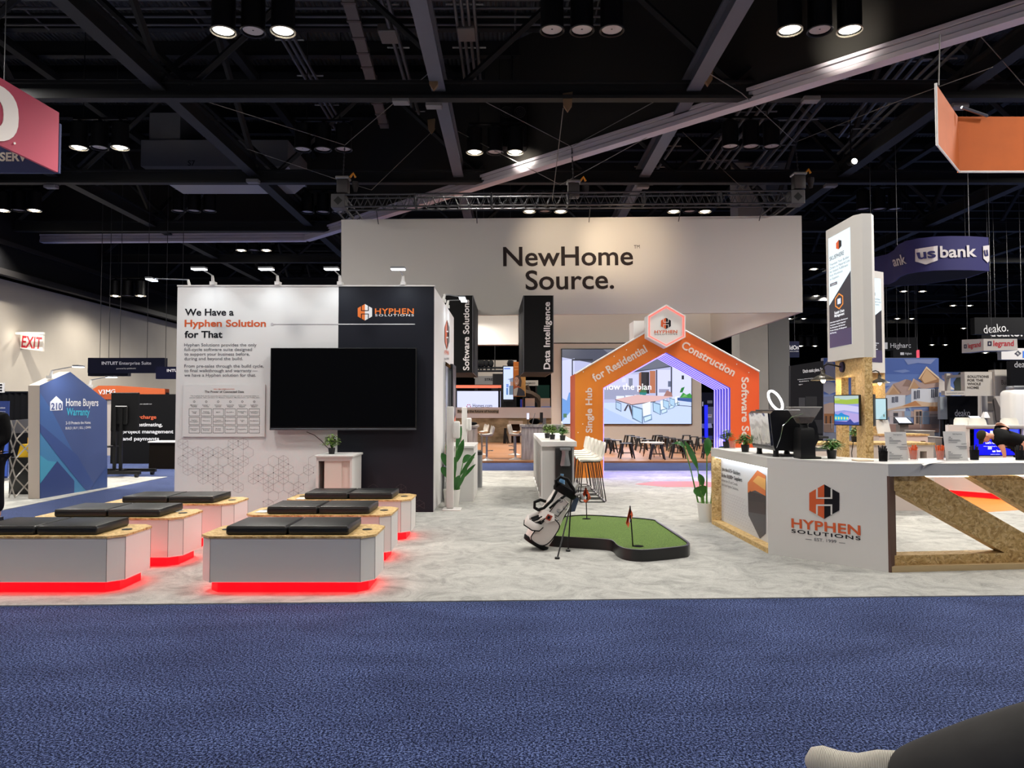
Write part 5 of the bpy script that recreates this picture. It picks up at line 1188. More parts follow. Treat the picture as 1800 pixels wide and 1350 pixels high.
# monitors on the towers
def monitor(A, B, zb, zt, items, label, thick=.05):
    n = V(((B - A).y, -(B - A).x, 0)).normalized(); 
    if n.dot(-A) < 0: n = -n
    t = thing('monitor', label, 'monitor', ((A.x + B.x) / 2, (A.y + B.y) / 2, zb), 0, 'monitors on the sign towers')
    MB().prism([V((A.x, A.y, zb)), V((B.x, B.y, zb)), V((B.x, B.y, zt)), V((A.x, A.y, zt))], -n * thick).build('housing', BLACK, t)
    Q = lambda u, v, k: V((A.x + (B.x - A.x) * u, A.y + (B.y - A.y) * u, zb + (zt - zb) * v)) + n * (.002 + .001 * k)
    m = MB()
    for k, (c, pts) in enumerate(items): m.cur = C(*c); m.poly([Q(u * .94 + .03, v * .94 + .03, k) for u, v in pts])
    m.build('screen_picture', SCREEN, t); 
    c = (A + B) / 2; MB().prism([V((c.x, c.y, (zb + zt) / 2 - .06)) - n * thick, V((c.x, c.y, (zb + zt) / 2 + .06)) - n * thick, V((c.x, c.y, (zb + zt) / 2 + .06)) - n * (thick + .12), V((c.x, c.y, (zb + zt) / 2 - .06)) - n * (thick + .12)], (.05, .1, 0)).build('mount_bracket', BLACKM, t)
full = [(0, 0), (1, 0), (1, 1), (0, 1)]
A = at(1466, 720, 9.75); B = at(1511, 720, 9.5); zb, zt = at(1490, 748, 9.62).z, at(1490, 694, 9.62).z
monitor(A, B, zb, zt, [((142, 146, 206), full), ((150, 176, 70), [(0, .74), (.5, .7), (1, .72), (1, 1), (0, 1)]), ((170, 190, 190), [(0, .9), (.5, .86), (1, .9), (1, 1), (0, 1)]), ((190, 186, 222), [(0, .45), (.4, .5), (1, .42), (1, .62), (.5, .68), (0, .7)]), ((168, 152, 206), [(0, .3), (.3, .38), (.5, .44), (.7, .4), (1, .36), (1, .1), (0, .1)]),
    ((52, 66, 140), [(0, 0), (1, 0), (1, .1), (.8, .06), (.65, .2), (.5, .1), (0, .12)]), ((36, 130, 196), [(0, .12), (.55, .14), (.62, .3), (.4, .36), (.28, .42), (.15, .34), (0, .38)]), ((60, 176, 206), [(0, .16), (.56, .16), (.6, .26), (0, .3)])] + [((206, 216, 120), [(x + .035 * math.cos(k), .22 + .05 * math.sin(k)) for k in range(0, 6)]) for x in (.06, .18, .3, .42, .54)] + [((176, 192, 120), [(.03, .84), (.24, .85), (.24, .92), (.03, .92)])],
    'colourful monitor with a green and lilac landscape on the nearer sign tower')
A = at(1537.5, 720, 13.35); B = at(1558, 720, 13.2); zb, zt = at(1548, 738, 13.3).z, at(1548, 700, 13.3).z
monitor(A, B, zb, zt, [((176, 206, 214), full), ((150, 190, 200), [(.3, 0), (1, 0), (1, .4)]), ((110, 120, 110), [(.75, .12), (.88, .12), (.88, .24), (.75, .24)])], 'pale blue monitor on the further sign tower')
A = at(1533.5, 720, 12.85); B = at(1537.5, 720, 13.12); zb, zt = at(1537, 749, 13.0).z, at(1537, 693, 13).z
t = thing('monitor', 'black side of a monitor facing away behind the nearer OSB post', 'monitor', (A.x, A.y, zb), 0, 'monitors on the sign towers')
MB().prism([V((A.x, A.y, zb)), V((B.x, B.y, zb)), V((B.x, B.y, zt)), V((A.x, A.y, zt))], (.03, .02, 0)).build('housing', BLACK, t); MB().box(6.3, B.x, B.y, B.y + .16, (zb + zt) / 2 - .1, (zb + zt) / 2).build('mount_bracket', BLACKM, t)

# ================================================================== DEMO STATIONS BEHIND THE COUNTER
def station(x0, x1, y0, y1, h, label, opening=None, group='white demo stations'):
    t = thing('demo_station', label, 'demo station', ((x0 + x1) / 2, (y0 + y1) / 2, .008), 0, group)
    if opening:
        u0, u1, z0, z1 = opening
        MB().box(x0, u0, y0, y1, .008, h - .03).box(u1, x1, y0, y1, .008, h - .03).box(u0, u1, y0, y1, z1, h - .03).box(u0, u1, y0, y1, .008, z0).box(u0, u1, y1 - .02, y1, z0, z1).build('body', M('station_white', (228, 214, 208), 0.55), t)
    else: MB().box(x0, x1, y0, y1, .008, h - .03).build('body', M('station_white', (228, 214, 208), 0.55), t)
    MB().box(x0 - .02, x1 + .02, y0 - .02, y1, h - .03, h).build('osb_top', OSB, t)
    return t
h1 = at(1560, 778.5, 10.9).z
station(at(1430, 790, 10.9).x, at(1509, 790, 10.9).x, 10.9, 11.6, h1, 'white demo station left of the nearer OSB post')
station(at(1534, 790, 10.9).x, at(1641, 790, 10.9).x, 10.9, 11.6, h1, 'white demo station with a square opening right of the nearer OSB post', (at(1617, 790, 10.9).x, at(1629, 790, 10.9).x, .5, at(1620, 785, 10.9).z - .07))
h2 = at(1570, 763, 13.0).z
station(at(1545, 770, 13.0).x, at(1631, 770, 13.0).x, 13.0, 13.5, h2, 'further white demo station under the pale blue monitor', (at(1618, 770, 13).x, at(1627, 770, 13).x, .6, h2 - .12))
p = at(1502, 777, 11.2); p.z = h1; small_plant(p, 'dark green plant in a black pot on the demo station by the OSB post', .14, .13, seed=77)
run('power_cable', [at(1500, 776, 10.88), at(1499, 784, 10.87), at(1497, 796, 10.87), at(1498, 806, 10.87), at(1498, 815, 10.87)], .006, BLACK, 'thin black cable hanging down the front of the demo station', 'cable')
p = at(1555, 760, 13.2); single('brochure_stand', MB().prism([V((p.x - .12, 13.2, h2)), V((p.x + .12, 13.2, h2)), V((p.x + .12, 13.3, h2 + .25)), V((p.x - .12, 13.3, h2 + .25))], (0, .02, 0)), PAPER, 'white brochure stand on the further demo station', 'brochure stand')
# orange floor graphics and the red-lit bench seen through the open counter
RUG = M('orange_wood_print', (222, 128, 42), 0.7, var=.12, vscale=3, vstretch=(.4, 4, 1))
g_ = lambda x, y: onz(x, y, .008)
def decal(pts, label): return single('floor_graphic', MB().prism([g_(*p) for p in pts], (0, 0, .003)), RUG, label, 'floor graphic', 'orange floor graphics')
decal([(1540, 889), (1625, 889), (1680, 868), (1540, 862)], 'orange floor graphic left of the first OSB brace')
a_ = decal([(1672, 868), (1725, 901), (1800, 896), (1900, 880), (1900, 866), (1760, 866)], 'orange floor graphic in front of the red-lit bench')
decal([(1640, 838), (1640, 857), (1716, 857), (1716, 838)], 'far strip of orange floor graphic, left of the pink bench')
p = g_(1740, 866); bq = dup(b0, (at(1752, 866, 12.2).x, 12.2 + .6, .0), R(-50), 'pinkish bench with red glow seen through the counter opening')
t = thing('black_chair', 'black sled chair legs seen under the counter at the left of the opening', 'chair', g_(1572, 885))
q_ = g_(1572, 885)
MB().tube([q_ + V((-.3, 0, .012)), q_ + V((.02, 0, .012)), q_ + V((.03, 0, .5))], .012, 6).build('sled_leg', BLACKM, t); MB().tube([q_ + V((-.3, .45, .012)), q_ + V((.05, .45, .012)), q_ + V((.06, .45, .5))], .012, 6).build('sled_leg', BLACKM, t)
MB().tube([q_ + V((0, 0, .16)), q_ + V((.25, .2, .1))], .01, 6).build('brace', BLACKM, t); MB().rbox(q_.x - .36, q_.x + .1, q_.y, q_.y + .45, .5, .56, .02).build('seat', BLACK, t); MB().rbox(q_.x - .36, q_.x - .3, q_.y, q_.y + .45, .56, .95, .02).build('backrest', BLACK, t)
# ================================================================== LEFT NEIGHBOURS
A, B = onz(70, 877.5), onz(188.3, 857)
P = through(A, B); nb = -P.n
t = thing('house_display', 'blue house-shaped display panel with a white house logo', 'display panel', (A + B) / 2)
pp = [P.P(*p) for p in ((70, 877.5), (188.3, 857), (188.3, 705), (123.3, 653.5), (70, 677.5))]
for p in pp[:2]: p.z = .008
MB().prism([p + nb * .004 for p in pp], nb * .2).build('panel_body', M('panel_edge_white', (190, 178, 166), 0.6), t)
def pc(mb, items, off=.002): pic(mb, P, items, off, .0012)
m = MB()
m.cur = C(70, 88, 136); m.poly([p + P.n * .001 for p in pp])
pc(m, [((66, 100, 156), [(70, 745), (70, 690), (90, 720), (160, 857), (120, 866)]), ((70, 132, 176), [(70, 755), (96, 790), (152, 864), (70, 877.5)]), ((74, 160, 190), [(70, 800), (84, 810), (100, 812), (70, 850)]), ((58, 82, 140), [(70, 745), (135, 800), (165, 852), (152, 864), (100, 800), (70, 760)]),
       ((50, 70, 126), [(70, 850), (100, 810.5), (130, 845), (130, 867.5), (70, 877.5)]), ((54, 80, 136), [(165, 850), (188, 818), (188, 857), (160, 862)])])
m.build('printed_face', PRINT, t)
m = MB(); m.poly([P.P(*p, .006) for p in ((87.5, 722), (109.5, 721), (109.5, 706.5), (98.3, 696), (87.5, 706.5))])
m.build('logo_house', INKW, t)
for ar in (('Home Buyers', (115.2, 713.6), (172.3, 713.6), 12.6, .016), ('2-10 Protects the Home', (115, 746), (158.6, 744.8), 4.8, .014), ('BUILD | BUY | SELL | OWN', (114.7, 754.8), (159, 753.2), 4, .008)): m = MB(); m.ptext(ar[0], P, *ar[1:], off=.006); m.build('lettering', INKW, t)
MB().ptext('Warranty', P, (116.4, 729.8), (157, 730), 12.2, .016, off=.006).build('lettering', M('ink_cyan', (70, 190, 214), 0.5), t)
MB().ptext('210', P, (89, 720), (108, 719.6), 11, .02, off=.009).build('lettering', M('ink_blue', (60, 78, 136), 0.5), t)
arm_light(at(137, 646, 12.6), at(88, 665.5, 12.6), 'black arm light reaching over the left slope of the blue house panel', 'arm lights on the blue house panel', 16, P.P(110, 720))
arm_light(at(195, 664, 14.2), at(157, 681, 13.7), 'glaring arm light over the right slope of the blue house panel', 'arm lights on the blue house panel', 10, P.P(150, 740))
# television on a trolley, seen from behind
Y = 16.6; F_ = front(Y); g0 = onz(226, 842, .008)
t = thing('television_trolley', 'television on a black wheeled stand seen from behind, right of the blue house panel', 'television stand', (F_.P(210, 800).x, Y, .008))
a, b = F_.P(195, 690), F_.P(243, 758)
MB().rbox(a.x, b.x, Y, Y + .06, b.z, a.z, .015, 1).build('television', M('tv_back', (28, 28, 30), 0.6), t)
MB().rbox(a.x + .12, b.x - .22, Y - .07, Y + .01, b.z + .15, a.z - .3, .02, 1).build('bracket', BLACKM, t)
xc = F_.P(210, 800).x
for s in (-.07, .07): MB().box(xc + s - .03, xc + s + .03, Y - .1, Y - .05, .1, a.z - .35).build('upright', BLACKM, t)
MB().box(xc - .55, xc - .05, Y - .35, Y + .1, .66, .69).build('shelf', BLACKM, t)
for yy in (-.4, .3):
    MB().box(xc - .55, xc + .68, Y + yy - .04, Y + yy + .04, .08, .15).build('base_bar', BLACKM, t)
    for s in (-.5, .6): MB().lathe([(.05, -.03), (.05, .03)], (0, 0, 0), 12, Matrix.Translation((xc + s, Y + yy, .058)) @ Matrix.Rotation(R(90), 4, 'Y')).build('caster', BLACK, t)
MB().box(xc - .05, xc + .05, Y - .4, Y + .3, .08, .14).build('base_bar', BLACKM, t)
# dark backdrop with lettering, skirted table, drapes, orange booth
Y = 20.5; F_ = front(Y); a, b = F_.P(196, 693), F_.P(330, 803)
t = thing('backdrop_banner', 'black backdrop lettered charge estimating project management and payments', 'backdrop', ((a.x + b.x) / 2, Y, b.z))
MB().box(a.x, b.x, Y, Y + .08, max(.0, b.z - .4), a.z).build('backdrop_fabric', M('backdrop_black', (10, 10, 12), 0.8, spec=.2), t)
m = MB(); m.ptext('supercharge', F_, (224, 736), (275, 736), 6, .02, off=.01); m.build('lettering', M('ink_coral', (224, 104, 66), 0.5), t)
for ar in (('estimating,', (243, 749.3), (286, 749.3), 6, .02), ('project management', (215.6, 761.5), (305, 761.5), 6, .02), ('and payments', (215.6, 774), (280, 774), 6, .02), ('www.mybuilder.com', (245, 711), (267, 711), 1.8, 0)): m = MB(); m.ptext(ar[0], F_, *ar[1:], off=.01); m.build('lettering', INKW, t)
for x in (a.x + .3, b.x - .3): MB().box(x - .05, x + .05, Y + .1, Y + .16, 0, a.z).build('post', BLACKM, t)
Y = 18.6; a = at(262, 776, Y); b = at(312, 818, Y)
t = thing('skirted_table', 'table with a pleated black skirt and pale top behind the exhibit wall edge', 'table', ((a.x + b.x) / 2, Y + .3, 0))
m = MB(); n_ = 60; z1 = a.z - .03
pts = [V((a.x + (b.x - a.x) * k / n_, Y + (.03 if k % 2 else 0), 0)) for k in range(n_ + 1)]
m.add(pts + [p + V((0, .03, z1)) for p in pts], [(i, i + 1, n_ + 2 + i, n_ + 1 + i) for i in range(n_)]); m.build('skirt', M('skirt_black', (40, 34, 30), 0.9), t)
MB().box(a.x - .03, b.x, Y, Y + .7, z1, a.z).build('tabletop', PAPER, t); MB().box(a.x + .05, b.x - .05, Y + .6, Y + .65, 0, z1).build('rear_board', BLACK, t)
m = MB(); 
def drape(px0, px1, ytop, Y, label, col=(22, 22, 24)):
    a, b = at(px0, ytop, Y), at(px1, ytop, Y); n_ = max(8, int((b.x - a.x) / .09)); m = MB()
    pts = [V((a.x + (b.x - a.x) * k / n_, Y + (.05 if k % 2 else 0), 0.01)) for k in range(n_ + 1)]
    m.add(pts + [p + V((0, 0, a.z)) for p in pts], [(i, i + 1, n_ + 2 + i, n_ + 1 + i) for i in range(n_)])
    t = thing('pipe_drape', label, 'drape', ((a.x + b.x) / 2, Y, 0), 0, 'black pipe and drape'); m.build('curtain_cloth', M('drape_%d' % col[0], col, 0.9), t)
    MB().tube([(a.x, Y + .02, a.z + .01), (b.x, Y + .02, a.z + .01)], .03, 6).build('top_pipe', BLACKM, t)
drape(-60, 60, 690, 21.5, 'black drape behind the pop-up frame at far left')
drape(160, 330, 700, 26, 'black drape far behind the television trolley')
drape(-200, 60, 700, 27, 'black drape at the extreme left under the exit sign')
Y = 24.0; F_ = front(Y)
t = thing('orange_booth_header', 'orange slanting booth header above the television trolley', 'booth header', F_.P(220, 690))
MB().prism([F_.P(*p) for p in ((163, 684), (173, 678), (208, 678), (290, 683.5), (290, 694), (208, 695), (163, 696))], (0, .3, 0)).build('header_fabric', M('booth_orange', (196, 92, 44), 0.7), t)
m = MB(); m.ptext('V3MG', F_, (173, 693), (203, 692), 7.5, .015, off=.01); m.build('lettering', INKW, t)
MB().prism([F_.P(*p) for p in ((176, 695), (196, 695), (196, 702), (176, 702))], (0, .3, 0)).build('header_skirt', M('booth_orange_dark', (178, 80, 40), 0.7), t)
MB().box(F_.P(186, 700).x, F_.P(196, 700).x, Y + .05, Y + .3, 0, F_.P(190, 700).z).build('lattice_post', M('lattice_white', (188, 178, 170), 0.6), t)
MB().box(F_.P(284, 700).x, F_.P(290, 700).x, Y + .05, Y + .3, 0, F_.P(190, 690).z).build('lattice_post', BLACK, t)
# left edge things
F_ = front(15.5); a, b = F_.P(-30, 705), F_.P(14.5, 750)
t = thing('pull_up_banner', 'navy blue pull-up banner at the far left edge', 'banner', ((a.x + b.x) / 2, 15.5, 0))
MB().box(a.x, b.x, 15.5, 15.53, .06, a.z).build('banner_sheet', M('pullup_navy', (34, 56, 124), 0.6), t); MB().box(a.x, b.x, 15.494, 15.498, .1, b.z + .1).build('banner_panel', M('pullup_blue', (60, 96, 200), 0.6), t); MB().box(a.x, b.x, 15.42, 15.6, 0, .06).build('base', STEEL, t)
m = MB(); m.ptext('Home Protection', F_, (-24, 718), (9.5, 718), 2.6, .015, off=.008)
for i in range(6): m.ptext(('warranty plans', 'for every builder', 'and every buyer')[i % 3], F_, (-24, 724 + i * 3), (10 - (i % 3), 724 + i * 3), 1.6, off=.008)
m.build('lettering', INKW, t)
F_ = front(20); a, b = F_.P(-20, 673), F_.P(6, 690)
t = thing('white_sign', 'small white sign with dark marks at the far left edge', 'sign', ((a.x + b.x) / 2, 20, b.z)); MB().box(a.x, b.x, 20, 20.05, b.z, a.z).build('board', PAPER, t)
m = MB(); [m.poly([F_.P(x, y, .004) for x, y in rect(-2, 675 + k * 5, 4, 678 + k * 5)]) for k in range(3)]; m.build('lettering', INK, t); MB().box((a.x + b.x) / 2 - .03, (a.x + b.x) / 2 + .03, 20.05, 20.1, 0, a.z).build('post', STEEL, t)
# pop-up lattice frame
Y = 12.4; F_ = front(Y); xs = [F_.P(x, 800).x for x in (17, 28, 39)]
t = thing('pop_up_frame', 'silver scissor-lattice pop-up display frame standing at far left', 'display frame', (xs[1], Y, .008))
zs = [.02, .35, .68, 1.0, 1.32]
m = 0
for k in range(4):
    for i in range(2):
        MB().tube([(xs[i], Y, zs[k]), (xs[i + 1], Y + .3 * (i % 2), zs[k + 1])], .012, 5).build('lattice_rod', M('frame_silver', (176, 172, 168), 0.35, 0.6), t)
        MB().tube([(xs[i + 1], Y + .3 * (i % 2), zs[k]), (xs[i], Y, zs[k + 1])], .012, 5).build('lattice_rod', M('frame_silver', (176, 172, 168), 0.35, 0.6), t)
MB().prism([(xs[0], Y, 1.32), (xs[1], Y + .3, 1.34), (xs[1], Y + .3, 1.1), (xs[0], Y, 1.1)], (0, .01, 0)).build('frame_panel', M('panel_slate', (96, 100, 112), 0.6), t)
Y = 13.0; F_ = front(Y); a, b = F_.P(27, 771), F_.P(56, 804)
t = thing('equipment_stand', 'black block stand beneath the yellow case at far left', 'stand', ((a.x + b.x) / 2, Y + .2, .008)); MB().rbox(a.x - .1, b.x, Y, Y + .5, .008, b.z, .01).build('stand_box', BLACK, t)
t = thing('tool_case', 'bright yellow case with a handle on the black stand at far left', 'case', ((a.x + b.x) / 2, Y + .2, b.z))
MB().prism([(a.x + .02, Y + .02, b.z), (b.x, Y + .02, b.z), (b.x, Y + .02, a.z - .1), (a.x + .08, Y + .02, a.z - .1)], (0, .36, 0)).build('case_body', M('case_yellow', (222, 178, 20), 0.45), t)
MB().tube([(a.x + .1, Y + .2, a.z - .12), (a.x + .1, Y + .2, a.z), (b.x - .06, Y + .2, a.z), (b.x - .06, Y + .2, a.z - .12)], .015, 6).build('handle', M('case_yellow', (222, 178, 20), 0.45), t)
MB().lathe([(.001, 0), (.035, 0), (.03, .012)], (0, 0, 0), 14, Matrix.Translation((b.x - .06, Y + .02, b.z + .1)) @ Matrix.Rotation(R(90), 4, 'X')).build('latch', M('case_latch', (150, 60, 30), 0.5), t)
# exit sign on the side wall
Y = 32.0; F_ = front(Y); c_ = [F_.P(*p) for p in ((33.5, 612), (75, 617.5), (75.5, 589.3), (33.5, 586))]
t = thing('exit_sign', 'large white EXIT sign with red letters on the left wall', 'exit sign', sum(c_, V()) / 4)
MB().prism(c_, (0, .12, 0)).build('sign_box', M('sign_white', (222, 212, 200), 0.5), t)
m = MB(); m.ptext('EXIT', F_, (37.5, 610), (72.3, 613), 19.5, .02, off=.01); m.build('lettering', M('exit_red', (178, 30, 46), 0.5), t)
MB().box(XW, c_[2].x + .25, Y - .35, Y - .25, c_[2].z + .0, c_[2].z + .1).build('lamp_bar', M('lamp_bar', (200, 196, 188), 0.4, emit=.25), t)
light('POINT', 'exit_sign_light', ((c_[0].x + c_[1].x) / 2, Y - .6, c_[2].z - .1), 14, (1, .95, .85), .1)
# hanging navy signs
def hang_sign(px0, px1, y0, y1, Y, col, label, texts, wires=True, thick=.25, cat='hanging sign', extra=None):
    F_ = front(Y); a, b = F_.P(px0, y0), F_.P(px1, y1)
    t = thing('hanging_sign', label, cat, ((a.x + b.x) / 2, Y, b.z))
    MB().box(a.x, b.x, Y, Y + thick, b.z, a.z).build('sign_fabric', M('sign_%d_%d_%d' % col, col, 0.7), t)
    for s, p0, p1, cap, cc, bold in texts:
        m = MB(); m.ptext(s, F_, p0, p1, cap, bold, off=.012); m.build('lettering', M('letter_%d_%d_%d' % cc, cc, 0.6), t)
    if extra: extra(t, F_)
    if wires:
        for x in (a.x + .25 * (b.x - a.x), a.x + .75 * (b.x - a.x)): MB().tube([(x, Y + thick / 2, a.z), (x, Y + thick / 2, 13.3)], .012, 4).build('hanging_wire', ALU, t)
    return t
hang_sign(154.5, 289, 629, 655.5, 29, (20, 22, 42), 'wide navy hanging sign with white lettering above the orange booth header', [('INTUIT', (179, 641), (207.5, 641), 5.2, (220, 220, 226), .02), ('Enterprise Suite', (210, 641), (266, 640.8), 5.2, (206, 206, 214), .004), ('powered by quickbooks', (205, 649), (239, 648.5), 2.4, (200, 200, 206), .006)])
hang_sign(274, 330, 644.5, 666, 28, (16, 18, 44), 'narrower navy hanging sign cut off by the exhibit wall edge', [('INTUIT', (293.5, 653.6), (320, 653.6), 4.6, (226, 226, 232), .02)])
hang_sign(154.5, 224.5, 655, 661, 29.4, (15, 17, 34), 'dark navy fabric strip hanging under the left half of the wide navy sign', [], True)

# ================================================================== LOUNGE AND BOOTHS BEHIND, CENTRE
YW = onz(900, 777.5, .05).y; F_ = front(YW)
a, b = F_.P(790, 716), F_.P(972, 735)
struct('wall_lounge', MB().box(a.x, b.x, YW + .05, YW + .35, .05, b.z), MATS['stone_wall'])
t = thing('lounge_header', 'pale header band over the stone wall lettered Building the future of housing', 'header band', ((a.x + b.x) / 2, YW, b.z))
MB().box(a.x, b.x, YW, YW + .4, b.z + .002, a.z).build('header_board', M('header_lilac', (206, 196, 198), 0.6), t)
p0, p1 = F_.P(803.5, 720), F_.P(877, 726.5); MB().box(p0.x, p1.x, YW - .01, YW, p1.z, p0.z).build('text_strip', M('strip_taupe', (150, 134, 118), 0.6), t)
m = MB(); m.ptext('Building the future of housing', F_, (805, 725), (876, 725), 4.2, .016, off=.016); m.build('lettering', INK, t)
def desk(x0, x1, y0, y1, h, label):
    t = thing('reception_desk', label, 'desk', ((x0 + x1) / 2, (y0 + y1) / 2, .05), 0, 'grey wood lounge desks')
    MB().box(x0, x1, y0, y1, .05, h - .06).build('body', MATS['grey_wood'], t); MB().box(x0 - .05, x1 + .05, y0 - .05, y1 + .05, h - .06, h).build('desktop', MATS['grey_wood'], t); return t
dx = front(21.2)
hd = dx.P(915, 747).z
desk(dx.P(917, 780).x, dx.P(990, 780).x, 21.2, 22.3, hd, 'grey wood desk behind the island, with monitors on it')
dx2 = front(21.8); hd2 = dx2.P(830, 748).z
desk(dx2.P(795, 780).x, dx2.P(836, 780).x, 21.8, 23.0, hd2, 'grey wood desk at left behind the second sanitizer stand')
for px, Y, label, kind in ((954, 21.6, 'dark monitor seen edge-on on the grey wood desk', 0), (938.5, 21.7, 'thin tilted tablet on the grey wood desk', 1), (928, 21.4, 'small lit phone on a stand on the grey wood desk', 2)):
    p = at(px, 745, Y); p.z = hd; t = thing('desk_device', label, 'desk device', p)
    if kind == 0: MB().box(-.08, .0, -.2, .2, .06, .36).build('screen', BLACK, t, True); MB().box(-.02, .1, -.03, .03, 0, .2).build('stand', STEEL, t, True); MB().box(.0, .14, -.1, .1, 0, .012).build('base', STEEL, t, True)
    elif kind == 1: MB().prism([(-.06, -.1, .01), (-.045, -.1, .01), (.04, -.1, .34), (.025, -.1, .34)], (0, .22, 0)).build('screen', STEEL, t, True); MB().box(-.1, .1, -.06, .06, 0, .012).build('base', STEEL, t, True)
    else: MB().rbox(-.035, .035, -.01, .01, .16, .34, .008, 1).build('screen', M('phone_glow', (220, 226, 255), 0.4, emit=.8), t, True); MB().tube([(0, .02, .01), (0, .02, .2)], .012, 6).build('stand', BLACK, t, True); MB().box(-.08, .08, -.05, .07, 0, .012).build('base', BLACK, t, True)
p = at(940, 743, 22.0); p.z = hd; single('black_bag', MB().ball((p.x, p.y, p.z + .09), .17, .12, .09), BLACKCLOTH, 'black bag lying on the grey wood desk', 'bag')
p = at(830, 743, 22.2); p.z = hd2; single('black_bag', MB().ball((p.x, p.y, p.z + .05), .16, .12, .05), BLACKCLOTH, 'flat black bag on the left grey wood desk', 'bag')
def pedestal_stool(t):
    MB().lathe([(.2, 0), (.2, .01), (.12, .03), (.035, .06), (.03, .1)], (0, 0, 0), 24).build('base', M('pedestal_white', (206, 200, 194), 0.3, .3), t, True)
    MB().lathe([(.03, .06), (.03, .7)], (0, 0, 0), 14).build('column', STEEL, t, True)
    MB().tube([(.03, 0, .28), (.15, -.12, .28), (.19, 0, .28), (.15, .12, .28), (.03, 0, .28)], .01, 5).build('footrest', CHROME, t, True)
    rg_ = []
    for i in range(9):
        f = i / 8; x = [-.2, -.17, -.08, .04, .13, .18, .2, .215, .22][i]; z = [.74, .71, .7, .705, .72, .77, .85, .92, .95][i]; w_ = [.15, .19, .2, .2, .2, .2, .19, .18, .15][i]
        rg_.append([V((x - (.06 * u * u if i > 4 else 0), u * w_, z + .05 * u * u)) for u in (-1, -.6, -.2, .2, .6, 1)])
    m = MB(); vs = [p for r_ in rg_ for p in r_]; N_ = len(vs); fs = [(i * 6 + j, i * 6 + j + 1, i * 6 + j + 7, i * 6 + j + 6) for i in range(8) for j in range(5)]
    rim = [i * 6 for i in range(9)] + [48 + j for j in range(1, 6)] + [i * 6 + 5 for i in range(7, -1, -1)] + [4, 3, 2, 1]
    m.add(vs + [p + V((.015, 0, -.02)) for p in vs], fs + [tuple(reversed([q + N_ for q in f])) for f in fs] + [(rim[k], rim[(k + 1) % len(rim)], rim[(k + 1) % len(rim)] + N_, rim[k] + N_) for k in range(len(rim))]).build('seat_shell', M('shell_cream', (206, 198, 188), 0.45), t, True, smooth=60)
s0 = None
for px, py, rz, lab in ((855.5, 809.5, .2, 'cream swivel bar stool at the left desk, nearer one'), (847, 799.5, .4, 'cream swivel bar stool at the left desk, further one'), (906, 808, 2.9, 'cream swivel bar stool at the right grey desk, nearer one'), (904, 799.5, 2.9, 'cream swivel bar stool at the right grey desk, further one')):
    p = onz(px, py, .05); p.z = .05
    if s0 is None: s0 = thing('swivel_stool', lab, 'bar stool', p, rz, 'cream swivel bar stools'); pedestal_stool(s0)
    else: dup(s0, p, rz, lab)
Y = YW - .6; F_ = front(Y)
t = thing('door_frame_display', 'pale timber frame with a dark opening against the stone wall', 'display frame', (F_.P(905, 770).x, Y, .05))
a, b = F_.P(894, 740), F_.P(919, 775)
MB().box(a.x, a.x + .12, Y, Y + .3, .05, a.z).build('frame_post', M('frame_timber', (190, 176, 162), 0.6), t); MB().box(b.x - .12, b.x, Y, Y + .3, .05, a.z).build('frame_post', M('frame_timber', (190, 176, 162), 0.6), t); MB().box(a.x + .12, b.x - .12, Y, Y + .3, a.z - .14, a.z).build('frame_lintel', M('frame_timber', (190, 176, 162), 0.6), t); MB().box(a.x + .12, b.x - .12, Y + .24, Y + .28, .05, a.z - .14).build('dark_infill', M('infill_brown', (50, 36, 30), 0.8), t)
for i, (px, lab) in enumerate(((890.5, 'black folding stool leaning by the pale timber frame'), )):
    p = onz(px, 777, .05); t = thing('folded_stool', lab, 'stool', (p.x, p.y - 1.4, .05)); MB().prism([(-.14, 0, 0), (-.02, 0, 0), (.02, 0, .66), (-.1, 0, .66)], (0, .05, 0)).build('seat', BLACKM, t, True); MB().tube([(-.06, .03, .6), (.12, .2, 0)], .02, 5).build('leg', BLACKM, t, True); MB().tube([(-.06, .03, .6), (.06, -.16, 0)], .02, 5).build('leg', BLACKM, t, True)

# far booths glimpsed between the black signs
def panel(name, px0, px1, y0, y1, Y, mat, label, cat, thick=.15, ground=True, extra=None, legs=True):
    F_ = front(Y); a, b = F_.P(px0, y0), F_.P(px1, y1)
    t = thing(name, label, cat, ((a.x + b.x) / 2, Y, 0 if ground else b.z)); MB().box(a.x, b.x, Y, Y + thick, b.z, a.z).build('panel', mat, t)
    if ground and legs:
        for x in (a.x + .1, b.x - .1): MB().box(x - .05, x + .05, Y + .02, Y + thick - .02, 0, b.z).build('leg', BLACKM, t)
    if extra: extra(t, F_)
    return t
def scr(items):
    def f(t, F_): pic(MB(), F_, items, .006, .006).build('screen_picture', SCREEN, t)
    return f
def prt(items):
    def f(t, F_): pic(MB(), F_, items, .006, .006).build('printed_picture', PRINT, t)
    return f
def ex_homes(t, F_):
    scr([((206, 210, 246), rect(798, 687.5, 880, 717))])(t, F_)
    m = MB(); m.ptext('Homes.com', F_, (831, 716), (865, 716), 6.2, .004, off=.03); m.build('lettering', INKB, t)
    m = MB(); c = (824, 714.5)
    for k in range(6): an = k * 1.0472; m.poly([F_.P(c[0] + 4.2 * math.cos(an + d_) * r_, c[1] + 4.2 * math.sin(an + d_) * r_, .03) for d_, r_ in ((-.3, .62), (-.36, 1), (.36, 1), (.3, .62))])
    m.build('logo_ring', M('ring_red', (214, 60, 70), 0.5), t)
panel('video_screen', 796, 881, 686.5, 730, 38, BLACK, 'pale lilac screen with a red ring logo beyond the lounge header', 'screen', extra=ex_homes)
panel('light_beam_header', 798, 881, 677, 682, 37, M('salmon_glow', (236, 120, 90), 0.5, emit=.6), 'glowing salmon strip above the pale lilac screen', 'light strip', .2)
